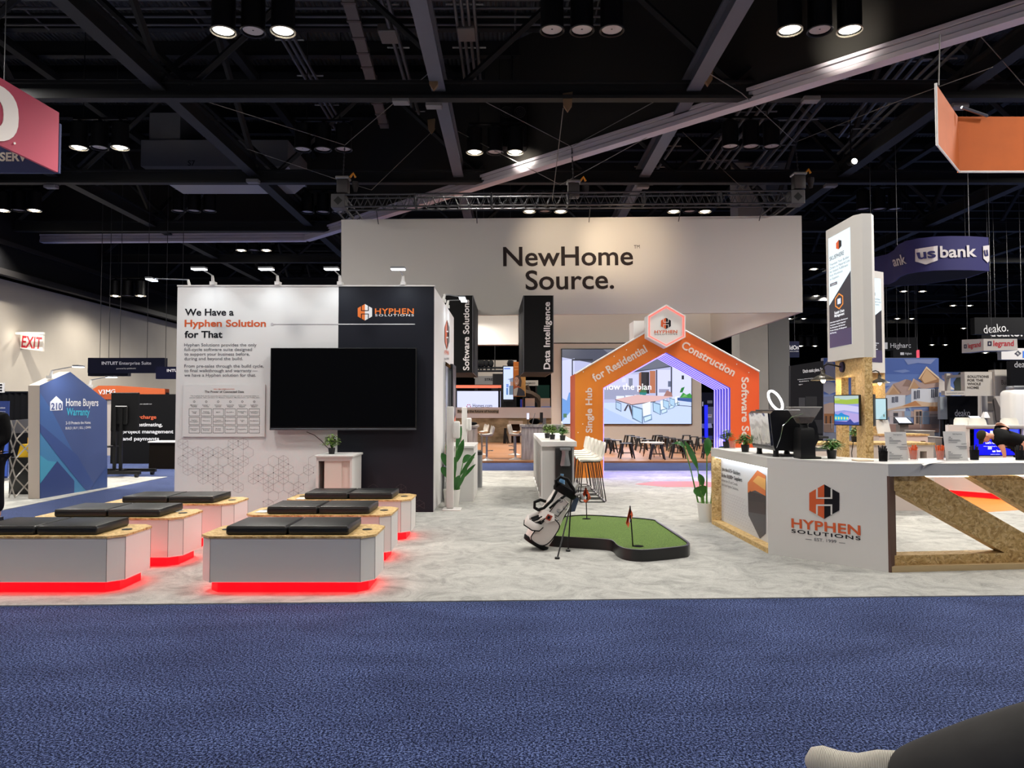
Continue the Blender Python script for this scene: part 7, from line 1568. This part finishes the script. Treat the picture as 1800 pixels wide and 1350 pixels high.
m = MB(); m.ptext("Let's talk", F2_, (1732, 780), (1752, 780), 3.6, .016, off=.012); m.ptext('us bank', F2_, (1744, 794.5), (1764, 794), 3.6, .02, off=.012); m.ptext('visit us at our booth today', F2_, (1728, 785), (1756, 785), 1.4, off=.012); m.ptext('built for builders', F2_, (1741, 799), (1757, 798.8), 1.2, off=.012); m.build('lettering', M('screen_white', (248, 248, 255), 0.5, emit=1.1), t)
F_ = front(14.2); a, b = F_.P(1667, 747), F_.P(1699, 800); t = thing('white_divider', 'white low divider left of the blue screen kiosk', 'divider', ((a.x + b.x) / 2, 14.25, 0)); MB().box(a.x, b.x, 14.2, 14.3, 0, a.z).build('board', WHITE, t)
# ================================================================== PUTTING GREEN, FLAGS, GOLF BAG
def gz(px, py, z): return onz(px, py, z)
rim = [(950, 921), (966, 911), (1000, 906), (1037, 904.5), (1100, 908), (1148, 912.5), (1157, 917), (1186, 935), (1210, 952), (1211, 957), (1203, 960), (1160, 964.5), (1128, 966.5), (1100, 964), (1085, 958), (1078, 951), (1066, 948), (1020, 945), (966, 941), (952, 935)]
HG = .125
pts = [gz(x, y, HG) for x, y in rim]
def smooth_loop(p, n=3):
    out = []
    k = len(p)
    for i in range(k):
        a, b, c, d = p[i - 1], p[i], p[(i + 1) % k], p[(i + 2) % k]
        for j in range(n):
            t_ = j / n; out.append(.5 * ((2 * b) + (c - a) * t_ + (2 * a - 5 * b + 4 * c - d) * t_ ** 2 + (3 * b - a - 3 * c + d) * t_ ** 3))
    return out
pts = smooth_loop(pts); cen = sum(pts, V()) / len(pts)
t = thing('putting_green', 'kidney-shaped artificial putting green with a black rim', 'putting green', (cen.x, cen.y, .008))
inner_ = [p + (cen - p).normalized() * .03 for p in pts]
o2 = [V((p.x, p.y, .008)) for p in pts]; i2 = [V((p.x, p.y, .008)) for p in inner_]
MB().ring(o2, i2, (0, 0, HG - .008)).build('rim_band', M('rim_black', (20, 20, 22), 0.35), t)
MB().prism([V((p.x, p.y, .01)) for p in inner_], (0, 0, HG - .022)).fix().build('turf', MATS['artificial_turf'], t)
for px, py in ((1122, 960), (1031, 912), (973, 934.5)):
    p = gz(px, py, HG - .01); MB().lathe([(.002, 0), (.055, 0), (.055, .002), (.002, .002)], p, 20, cap=False).build('cup_hole', M('hole_black', (6, 6, 6), 0.9), t)
def flag(px, py, top, label, quad):
    p = gz(px, py, HG - .01); T = at(px + (top[0] - px), top[1], p.y)
    t = thing('golf_flag', label, 'golf flag', p, 0, 'golf flags on the putting green')
    MB().tube([p, T], .007, 6).build('pole', BLACKM, t)
    F_ = front(p.y); a, b, c, d = [F_.P(*q) for q in quad]; m = MB(); n = 6; vs = []
    for i in range(n + 1):
        f = i / n; u = a.lerp(b, f); v = d.lerp(c, f); w_ = V((0, .03 * math.sin(f * 7), 0))
        for j in range(4): vs.append(u.lerp(v, j / 3) + w_ * (1 + .4 * j))
    m.add(vs, [(i * 4 + j, i * 4 + j + 1, i * 4 + j + 5, i * 4 + j + 4) for i in range(n) for j in range(3)]).build('flag_cloth', M('flag_orange', (196, 78, 34), 0.7), t, smooth=60)
    mid = (a + b + c + d) / 4 + V((0, -.06, 0)); w_ = (b - a) * .22; h_ = (a - d) * .22
    MB().prism([mid - w_ + h_ * .2, mid + h_ * 1.1, mid + w_ * .9, mid - h_], (0, .003, 0)).build('flag_emblem', INK, t); MB().prism([mid - w_ - h_ * .3, mid + h_ * .0, mid + w_ * .2 - h_ * .9, mid - w_ * .8 - h_ * 1.1], (0, -.003, 0)).build('flag_emblem', INKW, t)
flag(1112.5, 960.5, (1107.5, 889), 'orange golf flag on the front of the putting green', [(1107, 888), (1113, 908), (1104, 928), (1101, 920)])
flag(1031.5, 911.5, (1029.5, 856), 'orange golf flag at the back of the putting green', [(1029.5, 855), (1039.5, 876), (1030.5, 885), (1021.5, 876)])
# golf bag
Bb, Tt = onz(941, 966, .008) + V((0, .03, .06)), at(994, 862, 7.95)
ax = (Tt - Bb).normalized(); L = (Tt - Bb).length; sx = ax.cross(V((0, -1, 0))).normalized(); sy = sx.cross(ax).normalized()
if sy.y > 0: sy = -sy
if sx.x < 0: sx = -sx
BAGW = M('bag_white', (228, 222, 216), 0.5, bump=.1, bscale=60); TRIM = M('bag_black', (16, 16, 17), 0.5)
t = thing('golf_bag', 'white golf stand bag with black trim leaning beside the putting green', 'golf bag', (Bb.x, Bb.y, .008))
Q = lambda u, v, f: Bb + sx * u + sy * v + ax * (L * f)     # u right, v towards the viewer, f along the bag
def oval(f, rx, ry, n=24, cu=0, cv=0): return [Q(cu + rx * math.cos(2 * math.pi * k / n), cv + ry * math.sin(2 * math.pi * k / n), f) for k in range(n)]
MB().loft([oval(0, .125, .115), oval(.05, .14, .13), oval(.2, .145, .135), oval(.45, .14, .13), oval(.65, .125, .12), oval(.85, .115, .11), oval(.97, .115, .11)]).build('bag_body', BAGW, t, smooth=60)
MB().loft([oval(-.03, .11, .1), oval(-.02, .135, .125), oval(.04, .15, .14), oval(.055, .145, .135)]).build('base_shell', TRIM, t, smooth=50)
MB().loft([oval(.92, .12, .115), oval(.96, .135, .13), oval(1.05, .14, .135), oval(1.07, .125, .12), oval(1.04, .115, .11)]).build('top_cuff', TRIM, t, smooth=50)
MB().tube([Q(.11 - .02, .0, 1.05), Q(.0, .0, 1.06), Q(-.1, .0, 1.05)], .014, 6).build('divider_bar', TRIM, t)
hp = [Q(-.11, .06, .98), Q(-.15, .1, 1.06), Q(-.13, .1, 1.15), Q(-.05, .09, 1.17), Q(.06, .1, 1.08), Q(.11, .1, 1.0)]
MB().tube(hp, .019, 8).build('grab_handle', TRIM, t)
# big front pocket with piping
fr_ = [(-.10, .06), (-.03, .015), (.06, .035), (.115, .14), (.135, .34), (.12, .48), (.02, .53), (-.04, .52), (-.08, .3)]
def bulge(f, u): return (.135 - .02 * abs(f - .3)) * math.sqrt(max(.05, 1 - (u / .165) ** 2)) 
base_ = [Q(u, bulge(f, u) * .9, f) for u, f in fr_]; top_ = [Q(u * .92 + .002, bulge(f, u) + .045, .27 + (f - .27) * .94) for u, f in fr_]
m = MB(); m.loft([smooth_loop(base_), smooth_loop(top_)]); m.build('front_pocket', BAGW, t, smooth=50)
MB().tube(smooth_loop([p + sy * .004 for p in top_]), .006, 6, True).build('pocket_piping', TRIM, t)
# upper sleeve panel and strap hardware
MB().loft([[Q(-.06, .09, .55), Q(.06, .1, .56), Q(.085, .09, .86), Q(-.03, .09, .9)], [Q(-.05, .135, .57), Q(.05, .14, .58), Q(.075, .13, .84), Q(-.02, .13, .88)]]).build('valuables_pocket', BAGW, t, smooth=40)
MB().tube([Q(-.05, .142, .57), Q(.05, .147, .58), Q(.078, .135, .84), Q(-.02, .135, .88)], .005, 5, True).build('pocket_piping', TRIM, t)
for u, f in ((.03, .66), (-.01, .82), (.05, .53), (.07, .75)): MB().tube([Q(u + .022 * math.cos(k), .155, f + .026 * math.sin(k)) for k in [i * .785 for i in range(8)]], .004, 5, True).build('d_ring', CHROME, t)
MB().tube([Q(-.09, .1, .92), Q(-.09, .14, .75), Q(-.12, .13, .58), Q(-.16, .08, .5)], .016, 6).build('strap', TRIM, t)
MB().tube([Q(.02, .11, .95), Q(-.03, .15, .8), Q(-.07, .15, .62)], .012, 6).build('strap', TRIM, t)
MB().tube([Q(-.13, .02, .5), Q(-.2, .04, .5), Q(-.23, .06, .58), Q(-.19, .06, .66), Q(-.13, .04, .68)], .017, 8).build('side_handle', TRIM, t)
# shoulder pads: a black-lined white band looping out to the left, and the padded patch
lp = [Q(-.13, .07, .45), Q(-.19, .11, .38), Q(-.235, .14, .3), Q(-.22, .19, .245), Q(-.12, .21, .235), Q(-.05, .18, .28), Q(-.03, .15, .36)]
m = MB(); w0 = ax * .036
vs = [p - w0 for p in lp] + [p + w0 for p in lp]; inn_ = [p + (Q(-.13, .17, .28) - p).normalized() * .02 for p in lp]; vs += [p - w0 for p in inn_] + [p + w0 for p in inn_]
k_ = len(lp); fs = []
for i in range(k_ - 1): fs += [(i, i + 1, k_ + i + 1, k_ + i), (2 * k_ + i, 3 * k_ + i, 3 * k_ + i + 1, 2 * k_ + i + 1), (k_ + i, k_ + i + 1, 3 * k_ + i + 1, 3 * k_ + i), (i, 2 * k_ + i, 2 * k_ + i + 1, i + 1)]
m.add(vs, fs).build('shoulder_strap', BAGW, t, smooth=60)
MB().tube([p - w0 * 1.0 for p in lp], .007, 5).build('strap_piping', TRIM, t)
MB().loft([[Q(-.19, .11, .33), Q(-.12, .17, .285), Q(-.07, .17, .33), Q(-.14, .11, .43)], [Q(-.19, .13, .34), Q(-.12, .19, .295), Q(-.06, .185, .34), Q(-.13, .13, .44)]]).build('strap_lining', TRIM, t, smooth=30)
pd = [Q(-.125, .13, .42), Q(-.02, .17, .40), Q(.035, .17, .50), Q(.0, .15, .58), Q(-.115, .12, .56)]
MB().prism(pd, sy * .03).build('hip_pad', BAGW, t)
c = Q(-.035, .195, .49); MB().prism([c + sx * (-.028) + ax * (-.03), c + sx * .028 + ax * (-.024), c + sx * .03 + ax * .034, c + sx * (-.026) + ax * .028], sy * .008).build('logo_patch', M('patch_red', (168, 60, 38), 0.6), t)
MB().prism([c + sy * .009 + sx * (-.014) - ax * .016, c + sy * .009 + sx * .014 - ax * .014, c + sy * .009 + sx * .014 + ax * .018, c + sy * .009 + sx * (-.014) + ax * .016], sy * .003).build('patch_mark', INK, t)
for k_ in range(3): MB().tube([Q(-.17 + .03 * k_, .16, .3), Q(-.14 + .03 * k_, .2, .37), Q(-.1 + .02 * k_, .19, .45)], .007, 5).build('strap_webbing', BAGW if k_ % 2 else TRIM, t)
# stand legs
for (px, py, dd) in ((979.5, 982, 0), (998.5, 968.5, 0)):
    foot = onz(px, py, .012); topp = Q(.1, .06 if px < 990 else -.02, .93)
    MB().tube([topp, foot], .0085, 6).build('stand_leg', BLACKM, t); MB().rbox(foot.x - .025, foot.x + .025, foot.y - .02, foot.y + .02, .008, .03, .006, 1).build('leg_foot', BLACK, t)
MB().tube([Q(.12, .02, .3), Q(.13, .04, .8)], .006, 5).build('stand_rod', BLACKM, t)
MB().loft([[Q(.07 + .03 * math.cos(q), .02 + .03 * math.sin(q), f) for q in (0, 1.57, 3.14, 4.71)] for f in (1.0, 1.2)]).build('head_cover', M('cover_white', (206, 202, 198), 0.6), t, smooth=60)
MB().tube([Q(.1, .1, 1.02), Q(.14, .14, 1.08), Q(.2, .14, 1.02)], .018, 6).build('strap_buckle', M('buckle_grey', (150, 148, 146), 0.4), t)
MB().prism([Q(.12, .0, .98), Q(.17, .0, 1.0), Q(.2, .0, .78), Q(.15, .0, .72)], -sy * .02).build('side_towel', M('towel_dark', (70, 84, 104), 0.9), t)
p = Q(.05, -.02, 1.0); p2 = at(1000.5, 850, 8.4)
t = thing('water_bottle', 'clear blue water bottle standing up out of the golf bag', 'bottle', at(987, 843, 8.1)); mm_ = Matrix.Translation(at(988, 850, 8.05))
MB().lathe([(.03, -.05), (.032, .02), (.03, .05), (.014, .07), (.014, .085), (.018, .086), (.018, .105), (.002, .106)], (0, 0, 0), 14, mm_).build('bottle_body', M('bottle_blue', (120, 170, 214), 0.1, alpha=.7), t)

# ================================================================== PEOPLE
def skin_mesh(name, joints, bones, mat, parent, sub=2, root=0):
    keys = list(joints); idx = {k_: i for i, k_ in enumerate(keys)}
    mi = RM[parent.name].inverted() if parent.name in RM else None
    p_ = parent
    while p_.parent is not None: p_ = p_.parent
    mi = RM[p_.name].inverted()
    me = bpy.data.meshes.new(name); me.from_pydata([mi @ V(joints[k_][0]) for k_ in keys], [(idx[a], idx[b]) for a, b in bones], [])
    o = bpy.data.objects.new(name, me); COL.objects.link(o); o.parent = parent; me.materials.append(mat)
    sk = o.modifiers.new('skin', 'SKIN'); sk.use_smooth_shade = True
    if not me.skin_vertices: me.skin_vertices.new()
    for k_, sv in zip(keys, me.skin_vertices[0].data):
        r_ = joints[k_][1]; sv.radius = (r_, r_) if not isinstance(r_, tuple) else r_; sv.use_root = (k_ == keys[root])
    ss = o.modifiers.new('smooth', 'SUBSURF'); ss.levels = sub; ss.render_levels = sub
    return o
def hand(J, Bn, key, wrist, d, side, curl, s=1.0):
    """palm and five bent fingers added to a skeleton after the wrist; d along the hand, side towards the thumb, curl towards the palm"""
    d, side, curl = V(d).normalized(), V(side).normalized(), V(curl).normalized()
    w_ = V(wrist); pm = w_ + d * .05 * s; J[key + '_palm'] = (pm, .024 * s); Bn.append((key + '_wrist', key + '_palm'))
    for i, (off, ln) in enumerate(((.026, .07), (.009, .08), (-.009, .074), (-.026, .058))):
        b = pm + d * .04 * s + side * off * s; k1 = b + d * ln * .5 * s + curl * .012 * s; k2 = b + d * ln * .85 * s + curl * .04 * s
        J['%s_f%da' % (key, i)] = (b, .0105 * s); J['%s_f%db' % (key, i)] = (k1, .009 * s); J['%s_f%dc' % (key, i)] = (k2, .0075 * s)
        Bn += [(key + '_palm', '%s_f%da' % (key, i)), ('%s_f%da' % (key, i), '%s_f%db' % (key, i)), ('%s_f%db' % (key, i), '%s_f%dc' % (key, i))]
    b = w_ + d * .03 * s + side * .034 * s; k1 = b + d * .035 * s + side * .018 * s + curl * .012 * s
    J[key + '_ta'] = (b, .012 * s); J[key + '_tb'] = (k1, .010 * s); J[key + '_tc'] = (k1 + d * .025 * s + curl * .012 * s, .008 * s)
    Bn += [(key + '_palm', key + '_ta'), (key + '_ta', key + '_tb'), (key + '_tb', key + '_tc')]
def face(t, c, fwd, up, s=1.0, hair=(30, 24, 20), cap=None):
    """skull, nose, eyes, mouth and ears as one head fused over the neck, hair or cap as a child"""
    fwd, up = V(fwd).normalized(), V(up).normalized(); rt = fwd.cross(up).normalized(); up = rt.cross(fwd)
    mm = Matrix.Identity(4); mm.col[0][:3] = rt; mm.col[1][:3] = fwd; mm.col[2][:3] = up; mm.col[3][:3] = V(c)
    h = MB(); h.ball((0, 0, 0), .076 * s, .095 * s, .115 * s, 16, mm); h.ball((0, .03 * s, -.055 * s), .056 * s, .062 * s, .06 * s, 12, mm)
    h.loft([[mm @ V((u * .016 * s, .088 * s, z * s)) for u, z in ((-1, -.03), (1, -.03), (.5, .02), (-.5, .02))], [mm @ V((u * .007 * s, .114 * s, z * s)) for u, z in ((-1, -.024), (1, -.024), (.5, -.01), (-.5, -.01))]])
    for s_ in (-1, 1): h.ball((s_ * .078 * s, -.005 * s, -.01 * s), .012 * s, .022 * s, .032 * s, 8, mm)
    hd = h.build('head', SKIN, t, smooth=60)
    for s_ in (-1, 1): MB().ball((s_ * .03 * s, .085 * s, .012 * s), .012 * s, .008 * s, .008 * s, 8, mm).build('eye', BLACK, hd)
    MB().ball((0, .09 * s, -.062 * s), .024 * s, .006 * s, .006 * s, 8, mm).build('mouth', M('lip', (150, 92, 84), 0.5), hd)
    if cap:
        m = MB(); m.lathe([(.083 * s, .02 * s), (.086 * s, .05 * s), (.074 * s, .095 * s), (.04 * s, .122 * s), (.002, .128 * s)], (0, -.004 * s, 0), 18, mm @ Matrix.Diagonal((1, 1.2, 1, 1)), cap=False); m.loft([[mm @ V((u * .07 * s, .08 * s, .03 * s)) for u in (-1, -.3, .3, 1)] + [mm @ V((u * .07 * s, .08 * s, .038 * s)) for u in (1, .3, -.3, -1)], [mm @ V((u * .055 * s, .165 * s, .02 * s)) for u in (-1, -.3, .3, 1)] + [mm @ V((u * .055 * s, .165 * s, .026 * s)) for u in (1, .3, -.3, -1)]]); m.build('cap', M('cap_olive', (46, 44, 30), 0.9), t, smooth=50)
    else: MB().ball((0, -.018 * s, .028 * s), .084 * s, .098 * s, .105 * s, 16, mm).build('hair', M('hair_%d' % hair[0], hair, 0.8), t, smooth=60)
# man bending over at the kiosk
D = 13.9
pt = lambda x, y, d=0: at(x, y, D + d)
t = thing('person', 'person in black T-shirt and cap bending over before the blue kiosk screen', 'person', (pt(1795, 800).x, D, 0))
hip = pt(1795, 779); wst = pt(1781, 774); chest = pt(1763, 768); nk = pt(1747, 766.5); hd_ = pt(1735, 766)
shA, shB = pt(1757, 759.5, .16), pt(1757, 777, -.14)
elA, wrA = pt(1772, 753, .2), pt(1764, 748.5, .25); elB, wrB = pt(1763, 789, -.2), pt(1766, 800, -.22)
kL, kR = V((hip.x + .06, D - .13, .5)), V((hip.x + .1, D + .15, .5)); aL, aR = V((hip.x + .12, D - .13, .09)), V((hip.x + .18, D + .17, .09))
J = {'hip': (hip, .15), 'waist': (wst, .15), 'chest': (chest, .165), 'neck': (nk, .062), 'head': (hd_, .07), 'shA': (shA, .075), 'shB': (shB, .075), 'elA': (elA, .047), 'A_wrist': (wrA, .033), 'elB': (elB, .047), 'B_wrist': (wrB, .033),
     'hL': (hip + V((.02, -.11, -.1)), .1), 'hR': (hip + V((.02, .11, -.1)), .1), 'kL': (kL, .068), 'kR': (kR, .068), 'aL': (aL, .048), 'aR': (aR, .048), 'tL': (aL + V((-.18, -.02, -.05)), .04), 'tR': (aR + V((-.18, .02, -.05)), .04)}
Bn = [('hip', 'waist'), ('waist', 'chest'), ('chest', 'neck'), ('neck', 'head'), ('chest', 'shA'), ('shA', 'elA'), ('elA', 'A_wrist'), ('chest', 'shB'), ('shB', 'elB'), ('elB', 'B_wrist'), ('hip', 'hL'), ('hL', 'kL'), ('kL', 'aL'), ('aL', 'tL'), ('hip', 'hR'), ('hR', 'kR'), ('kR', 'aR'), ('aR', 'tR')]
hand(J, Bn, 'A', wrA, pt(1756, 746, .25) - wrA, (0, -.4, 1), (-.3, 0, -1)); hand(J, Bn, 'B', wrB, pt(1766, 806, -.22) - wrB, (-1, -.3, 0), (0, 1, 0))
skin_mesh('body', J, Bn, SKIN, t)
g_ = lambda k_, e: (J[k_][0], J[k_][1] + e)
skin_mesh('t_shirt', {'waist': g_('waist', .02), 'hip': (hip + V((-.03, 0, 0)), .165), 'chest': g_('chest', .02), 'neck': (chest.lerp(nk, .9), .115), 'shA': g_('shA', .03), 'shB': g_('shB', .03), 'elA': (shA.lerp(elA, .72), .068), 'elB': (shB.lerp(elB, .75), .068)}, [('waist', 'hip'), ('waist', 'chest'), ('chest', 'neck'), ('chest', 'shA'), ('shA', 'elA'), ('chest', 'shB'), ('shB', 'elB')], BLACKCLOTH, t)
skin_mesh('trousers', {'hip': g_('hip', .03), 'belt': (hip.lerp(wst, .45), .17), 'hL': g_('hL', .02), 'hR': g_('hR', .02), 'kL': g_('kL', .02), 'kR': g_('kR', .02), 'aL': (aL + V((0, 0, .03)), .066), 'aR': (aR + V((0, 0, .03)), .066)}, [('hip', 'belt'), ('hip', 'hL'), ('hL', 'kL'), ('kL', 'aL'), ('hip', 'hR'), ('hR', 'kR'), ('kR', 'aR')], M('trouser_black', (20, 20, 24), 0.9), t)
for a_ in (aL, aR): MB().loft([[V((a_.x + x, a_.y + y * w_, z)) for y in (-1, 1) for z in ((0.005, .07) if y < 0 else (.07, .005))] for x, w_ in ((-.2, .03), (-.1, .048), (.06, .04))]).build('shoe', BLACK, t, smooth=60)
face(t, hd_ + V((-.06, 0, -.01)), (-.35, -.15, -1), (-1, 0, .25), 1.0, cap=True)
# standing person at the left edge
D = 9.75; X = at(-22, 800, D).x
t = thing('person', 'person in black jacket and trousers standing at the left edge, hands in front', 'person', (X, D, .0))
hip = V((X, D, .92)); wst = V((X, D, 1.08)); chest = V((X, D - .01, 1.3)); nk = V((X, D - .02, 1.47)); hd_ = V((X + .02, D - .04, 1.6))
shL, shR = V((X + .19, D, 1.38)), V((X - .19, D, 1.38)); eL, eR = V((X + .25, D - .03, 1.1)), V((X - .25, D - .05, 1.1)); wL, wR = V((X + .17, D - .24, .99)), V((X - .06, D - .28, 1.0))
J = {'hip': (hip, .15), 'waist': (wst, .14), 'chest': (chest, .16), 'neck': (nk, .06), 'head': (hd_, .07), 'shL': (shL, .07), 'shR': (shR, .07), 'eL': (eL, .046), 'eR': (eR, .046), 'L_wrist': (wL, .032), 'R_wrist': (wR, .032), 'hL': (hip + V((.1, 0, -.1)), .1), 'hR': (hip + V((-.1, 0, -.1)), .1), 'kL': (V((X + .13, D - .02, .48)), .066), 'kR': (V((X - .12, D, .48)), .066), 'aL': (V((X + .15, D, .09)), .046), 'aR': (V((X - .14, D, .09)), .046), 'tL': (V((X + .17, D - .18, .045)), .038), 'tR': (V((X - .15, D - .18, .045)), .038)}
Bn = [('hip', 'waist'), ('waist', 'chest'), ('chest', 'neck'), ('neck', 'head'), ('chest', 'shL'), ('shL', 'eL'), ('eL', 'L_wrist'), ('chest', 'shR'), ('shR', 'eR'), ('eR', 'R_wrist'), ('hip', 'hL'), ('hL', 'kL'), ('kL', 'aL'), ('aL', 'tL'), ('hip', 'hR'), ('hR', 'kR'), ('kR', 'aR'), ('aR', 'tR')]
hand(J, Bn, 'L', wL, (-.75, -.5, -.1), (0, 0, 1), (-.3, .6, -.5)); hand(J, Bn, 'R', wR, (.6, -.7, .05), (0, 0, 1), (.3, .6, -.5))
skin_mesh('body', J, Bn, SKIN, t)
skin_mesh('jacket', {'waist': g_('waist', .04), 'hip': (hip + V((0, 0, .02)), .18), 'chest': g_('chest', .035), 'neck': (chest.lerp(nk, .75), .09), 'shL': g_('shL', .035), 'shR': g_('shR', .035), 'eL': g_('eL', .034), 'eR': g_('eR', .034), 'wL': (eL.lerp(wL, .85), .058), 'wR': (eR.lerp(wR, .85), .058)}, [('waist', 'hip'), ('waist', 'chest'), ('chest', 'neck'), ('chest', 'shL'), ('shL', 'eL'), ('eL', 'wL'), ('chest', 'shR'), ('shR', 'eR'), ('eR', 'wR')], BLACKCLOTH, t)
skin_mesh('trousers', {'hip': g_('hip', .02), 'hL': g_('hL', .022), 'hR': g_('hR', .022), 'kL': g_('kL', .034), 'kR': g_('kR', .034), 'aL': (J['aL'][0] + V((0, 0, .04)), .085), 'aR': (J['aR'][0] + V((0, 0, .04)), .085)}, [('hip', 'hL'), ('hL', 'kL'), ('kL', 'aL'), ('hip', 'hR'), ('hR', 'kR'), ('kR', 'aR')], M('trouser_black', (20, 20, 24), 0.9), t)
for k_ in ('aL', 'aR'): a_ = J[k_][0]; MB().loft([[V((a_.x + x * w_, a_.y + y, z)) for x, z in ((-1, .005), (1, .005), (1, .08), (-1, .08))] for y, w_ in ((-.22, .035), (-.1, .05), (.06, .042))]).build('shoe', BLACK, t, smooth=60)
face(t, hd_ + V((0, 0, .06)), (.5, -1, -.2), (0, 0, 1))
# seated person beside the camera: only a trouser leg and a knitted shoe reach into the frame
ank = at(1596, 1372, 2.34); knee = at(1880, 1298, 2.0); toe = at(1426, 1336, 2.5)
X = knee.x + .5
hip = V((X + .02, 1.72, .60))
t = thing('person', 'seated person at lower right, dark grey trouser leg and pale ribbed shoe', 'person', (X, 1.4, 0))
other_k, other_a = V((X - .18, 2.05, .52)), V((X - .14, 2.1, .08))
J = {'hip': (hip, .16), 'waist': (hip + V((.02, -.08, .2)), .14), 'chest': (hip + V((.02, -.1, .42)), .16), 'neck': (hip + V((.0, -.08, .62)), .06), 'head': (hip + V((-.02, -.04, .74)), .07), 'hL': (hip + V((-.12, .1, .0)), .1), 'kL': (knee, .07), 'aL': (ank, .045), 'hR': (hip + V((.1, .12, -.02)), .1), 'kR': (other_k + V((.25, 0, 0)), .07), 'aR': (other_a + V((.25, .05, 0)), .045), 'tR': (other_a + V((.25, .22, -.03)), .04),
     'shL': (hip + V((-.18, -.1, .48)), .07), 'shR': (hip + V((.22, -.1, .48)), .07), 'eL': (hip + V((-.24, .02, .24)), .045), 'eR': (hip + V((.28, .02, .24)), .045), 'L_wrist': (hip + V((-.14, .22, .2)), .032), 'R_wrist': (hip + V((.18, .22, .2)), .032), 'footL': (ank.lerp(toe, .55), .034)}
Bn = [('hip', 'waist'), ('waist', 'chest'), ('chest', 'neck'), ('neck', 'head'), ('hip', 'hL'), ('hL', 'kL'), ('kL', 'aL'), ('aL', 'footL'), ('hip', 'hR'), ('hR', 'kR'), ('kR', 'aR'), ('aR', 'tR'), ('chest', 'shL'), ('shL', 'eL'), ('eL', 'L_wrist'), ('chest', 'shR'), ('shR', 'eR'), ('eR', 'R_wrist')]
hand(J, Bn, 'L', J['L_wrist'][0], (.6, .7, -.2), (0, .3, 1), (.3, 0, -1)); hand(J, Bn, 'R', J['R_wrist'][0], (-.6, .7, -.2), (0, .3, 1), (-.3, 0, -1))
skin_mesh('body', J, Bn, SKIN, t)
TR = M('trouser_charcoal', (66, 65, 64), 0.85, var=.12, vscale=5, bump=.25, bscale=14)
skin_mesh('trousers', {'hip': g_('hip', .03), 'hL': g_('hL', .04), 'kL': (knee, .125), 'mL': (knee.lerp(ank, .5), .12), 'aL': (knee.lerp(ank, .93), .105), 'aL2': (knee.lerp(ank, 1.06), .085), 'hR': g_('hR', .04), 'kR': (J['kR'][0], .115), 'aR': (J['aR'][0] + V((0, 0, .05)), .09)}, [('hip', 'hL'), ('hL', 'kL'), ('kL', 'mL'), ('mL', 'aL'), ('aL', 'aL2'), ('hip', 'hR'), ('hR', 'kR'), ('kR', 'aR')], TR, t, 3)
skin_mesh('sweater', {'waist': g_('waist', .03), 'hip': (hip + V((0, 0, .04)), .18), 'chest': g_('chest', .03), 'neck': (J['chest'][0].lerp(J['neck'][0], .85), .08), 'shL': g_('shL', .03), 'shR': g_('shR', .03), 'eL': g_('eL', .03), 'eR': g_('eR', .03), 'wL': (J['eL'][0].lerp(J['L_wrist'][0], .85), .055), 'wR': (J['eR'][0].lerp(J['R_wrist'][0], .85), .055)}, [('waist', 'hip'), ('waist', 'chest'), ('chest', 'neck'), ('chest', 'shL'), ('shL', 'eL'), ('eL', 'wL'), ('chest', 'shR'), ('shR', 'eR'), ('eR', 'wR')], M('sweater_grey', (90, 90, 94), 0.9), t)
face(t, J['head'][0] + V((0, 0, .06)), (-.3, 1, -.1), (0, 0, 1))
d = (toe - ank); ln_ = d.length; d.normalize(); sd_ = d.cross(V((0, 0, 1))).normalized(); up_ = sd_.cross(d)
rs = []
for f, w_, h0, h1 in ((-.02, .03, -.02, .06), (.12, .045, -.055, .085), (.3, .05, -.06, .075), (.5, .052, -.06, .05), (.7, .054, -.06, .045), (.88, .05, -.055, .052), (1.0, .04, -.045, .04), (1.06, .016, -.02, .01)):
    c = ank + d * (ln_ * f); rs.append([c + sd_ * (w_ * math.cos(q)) + up_ * ((h1 if math.sin(q) > 0 else -h0) * math.sin(q)) for q in [i * math.pi / 8 for i in range(16)]])
MB().loft(rs).build('knit_shoe', MATS['ribbed_knit'], t, smooth=70)
MB().loft([[ank + d * (ln_ * f) + sd_ * (w_ * u) + up_ * z for u, z in ((-1, -.062), (1, -.062), (1, -.04), (-1, -.04))] for f, w_ in ((-.04, .03), (.3, .05), (.7, .055), (1.0, .03))]).build('shoe_sole', WHITE, t, smooth=40)
p = V((X + .02, 1.65, 0)); t = thing('seat_stool', 'upholstered block stool under the seated person at the lower right', 'stool', p); MB().rbox(-.22, .22, -.22, .1, .04, .39, .03, 2).build('seat', LEATHER, t, True); MB().box(-.2, .2, -.2, .2, 0, .05).build('base', BLACK, t, True)
bpy.data.objects.remove(_co); bpy.data.curves.remove(_cu)
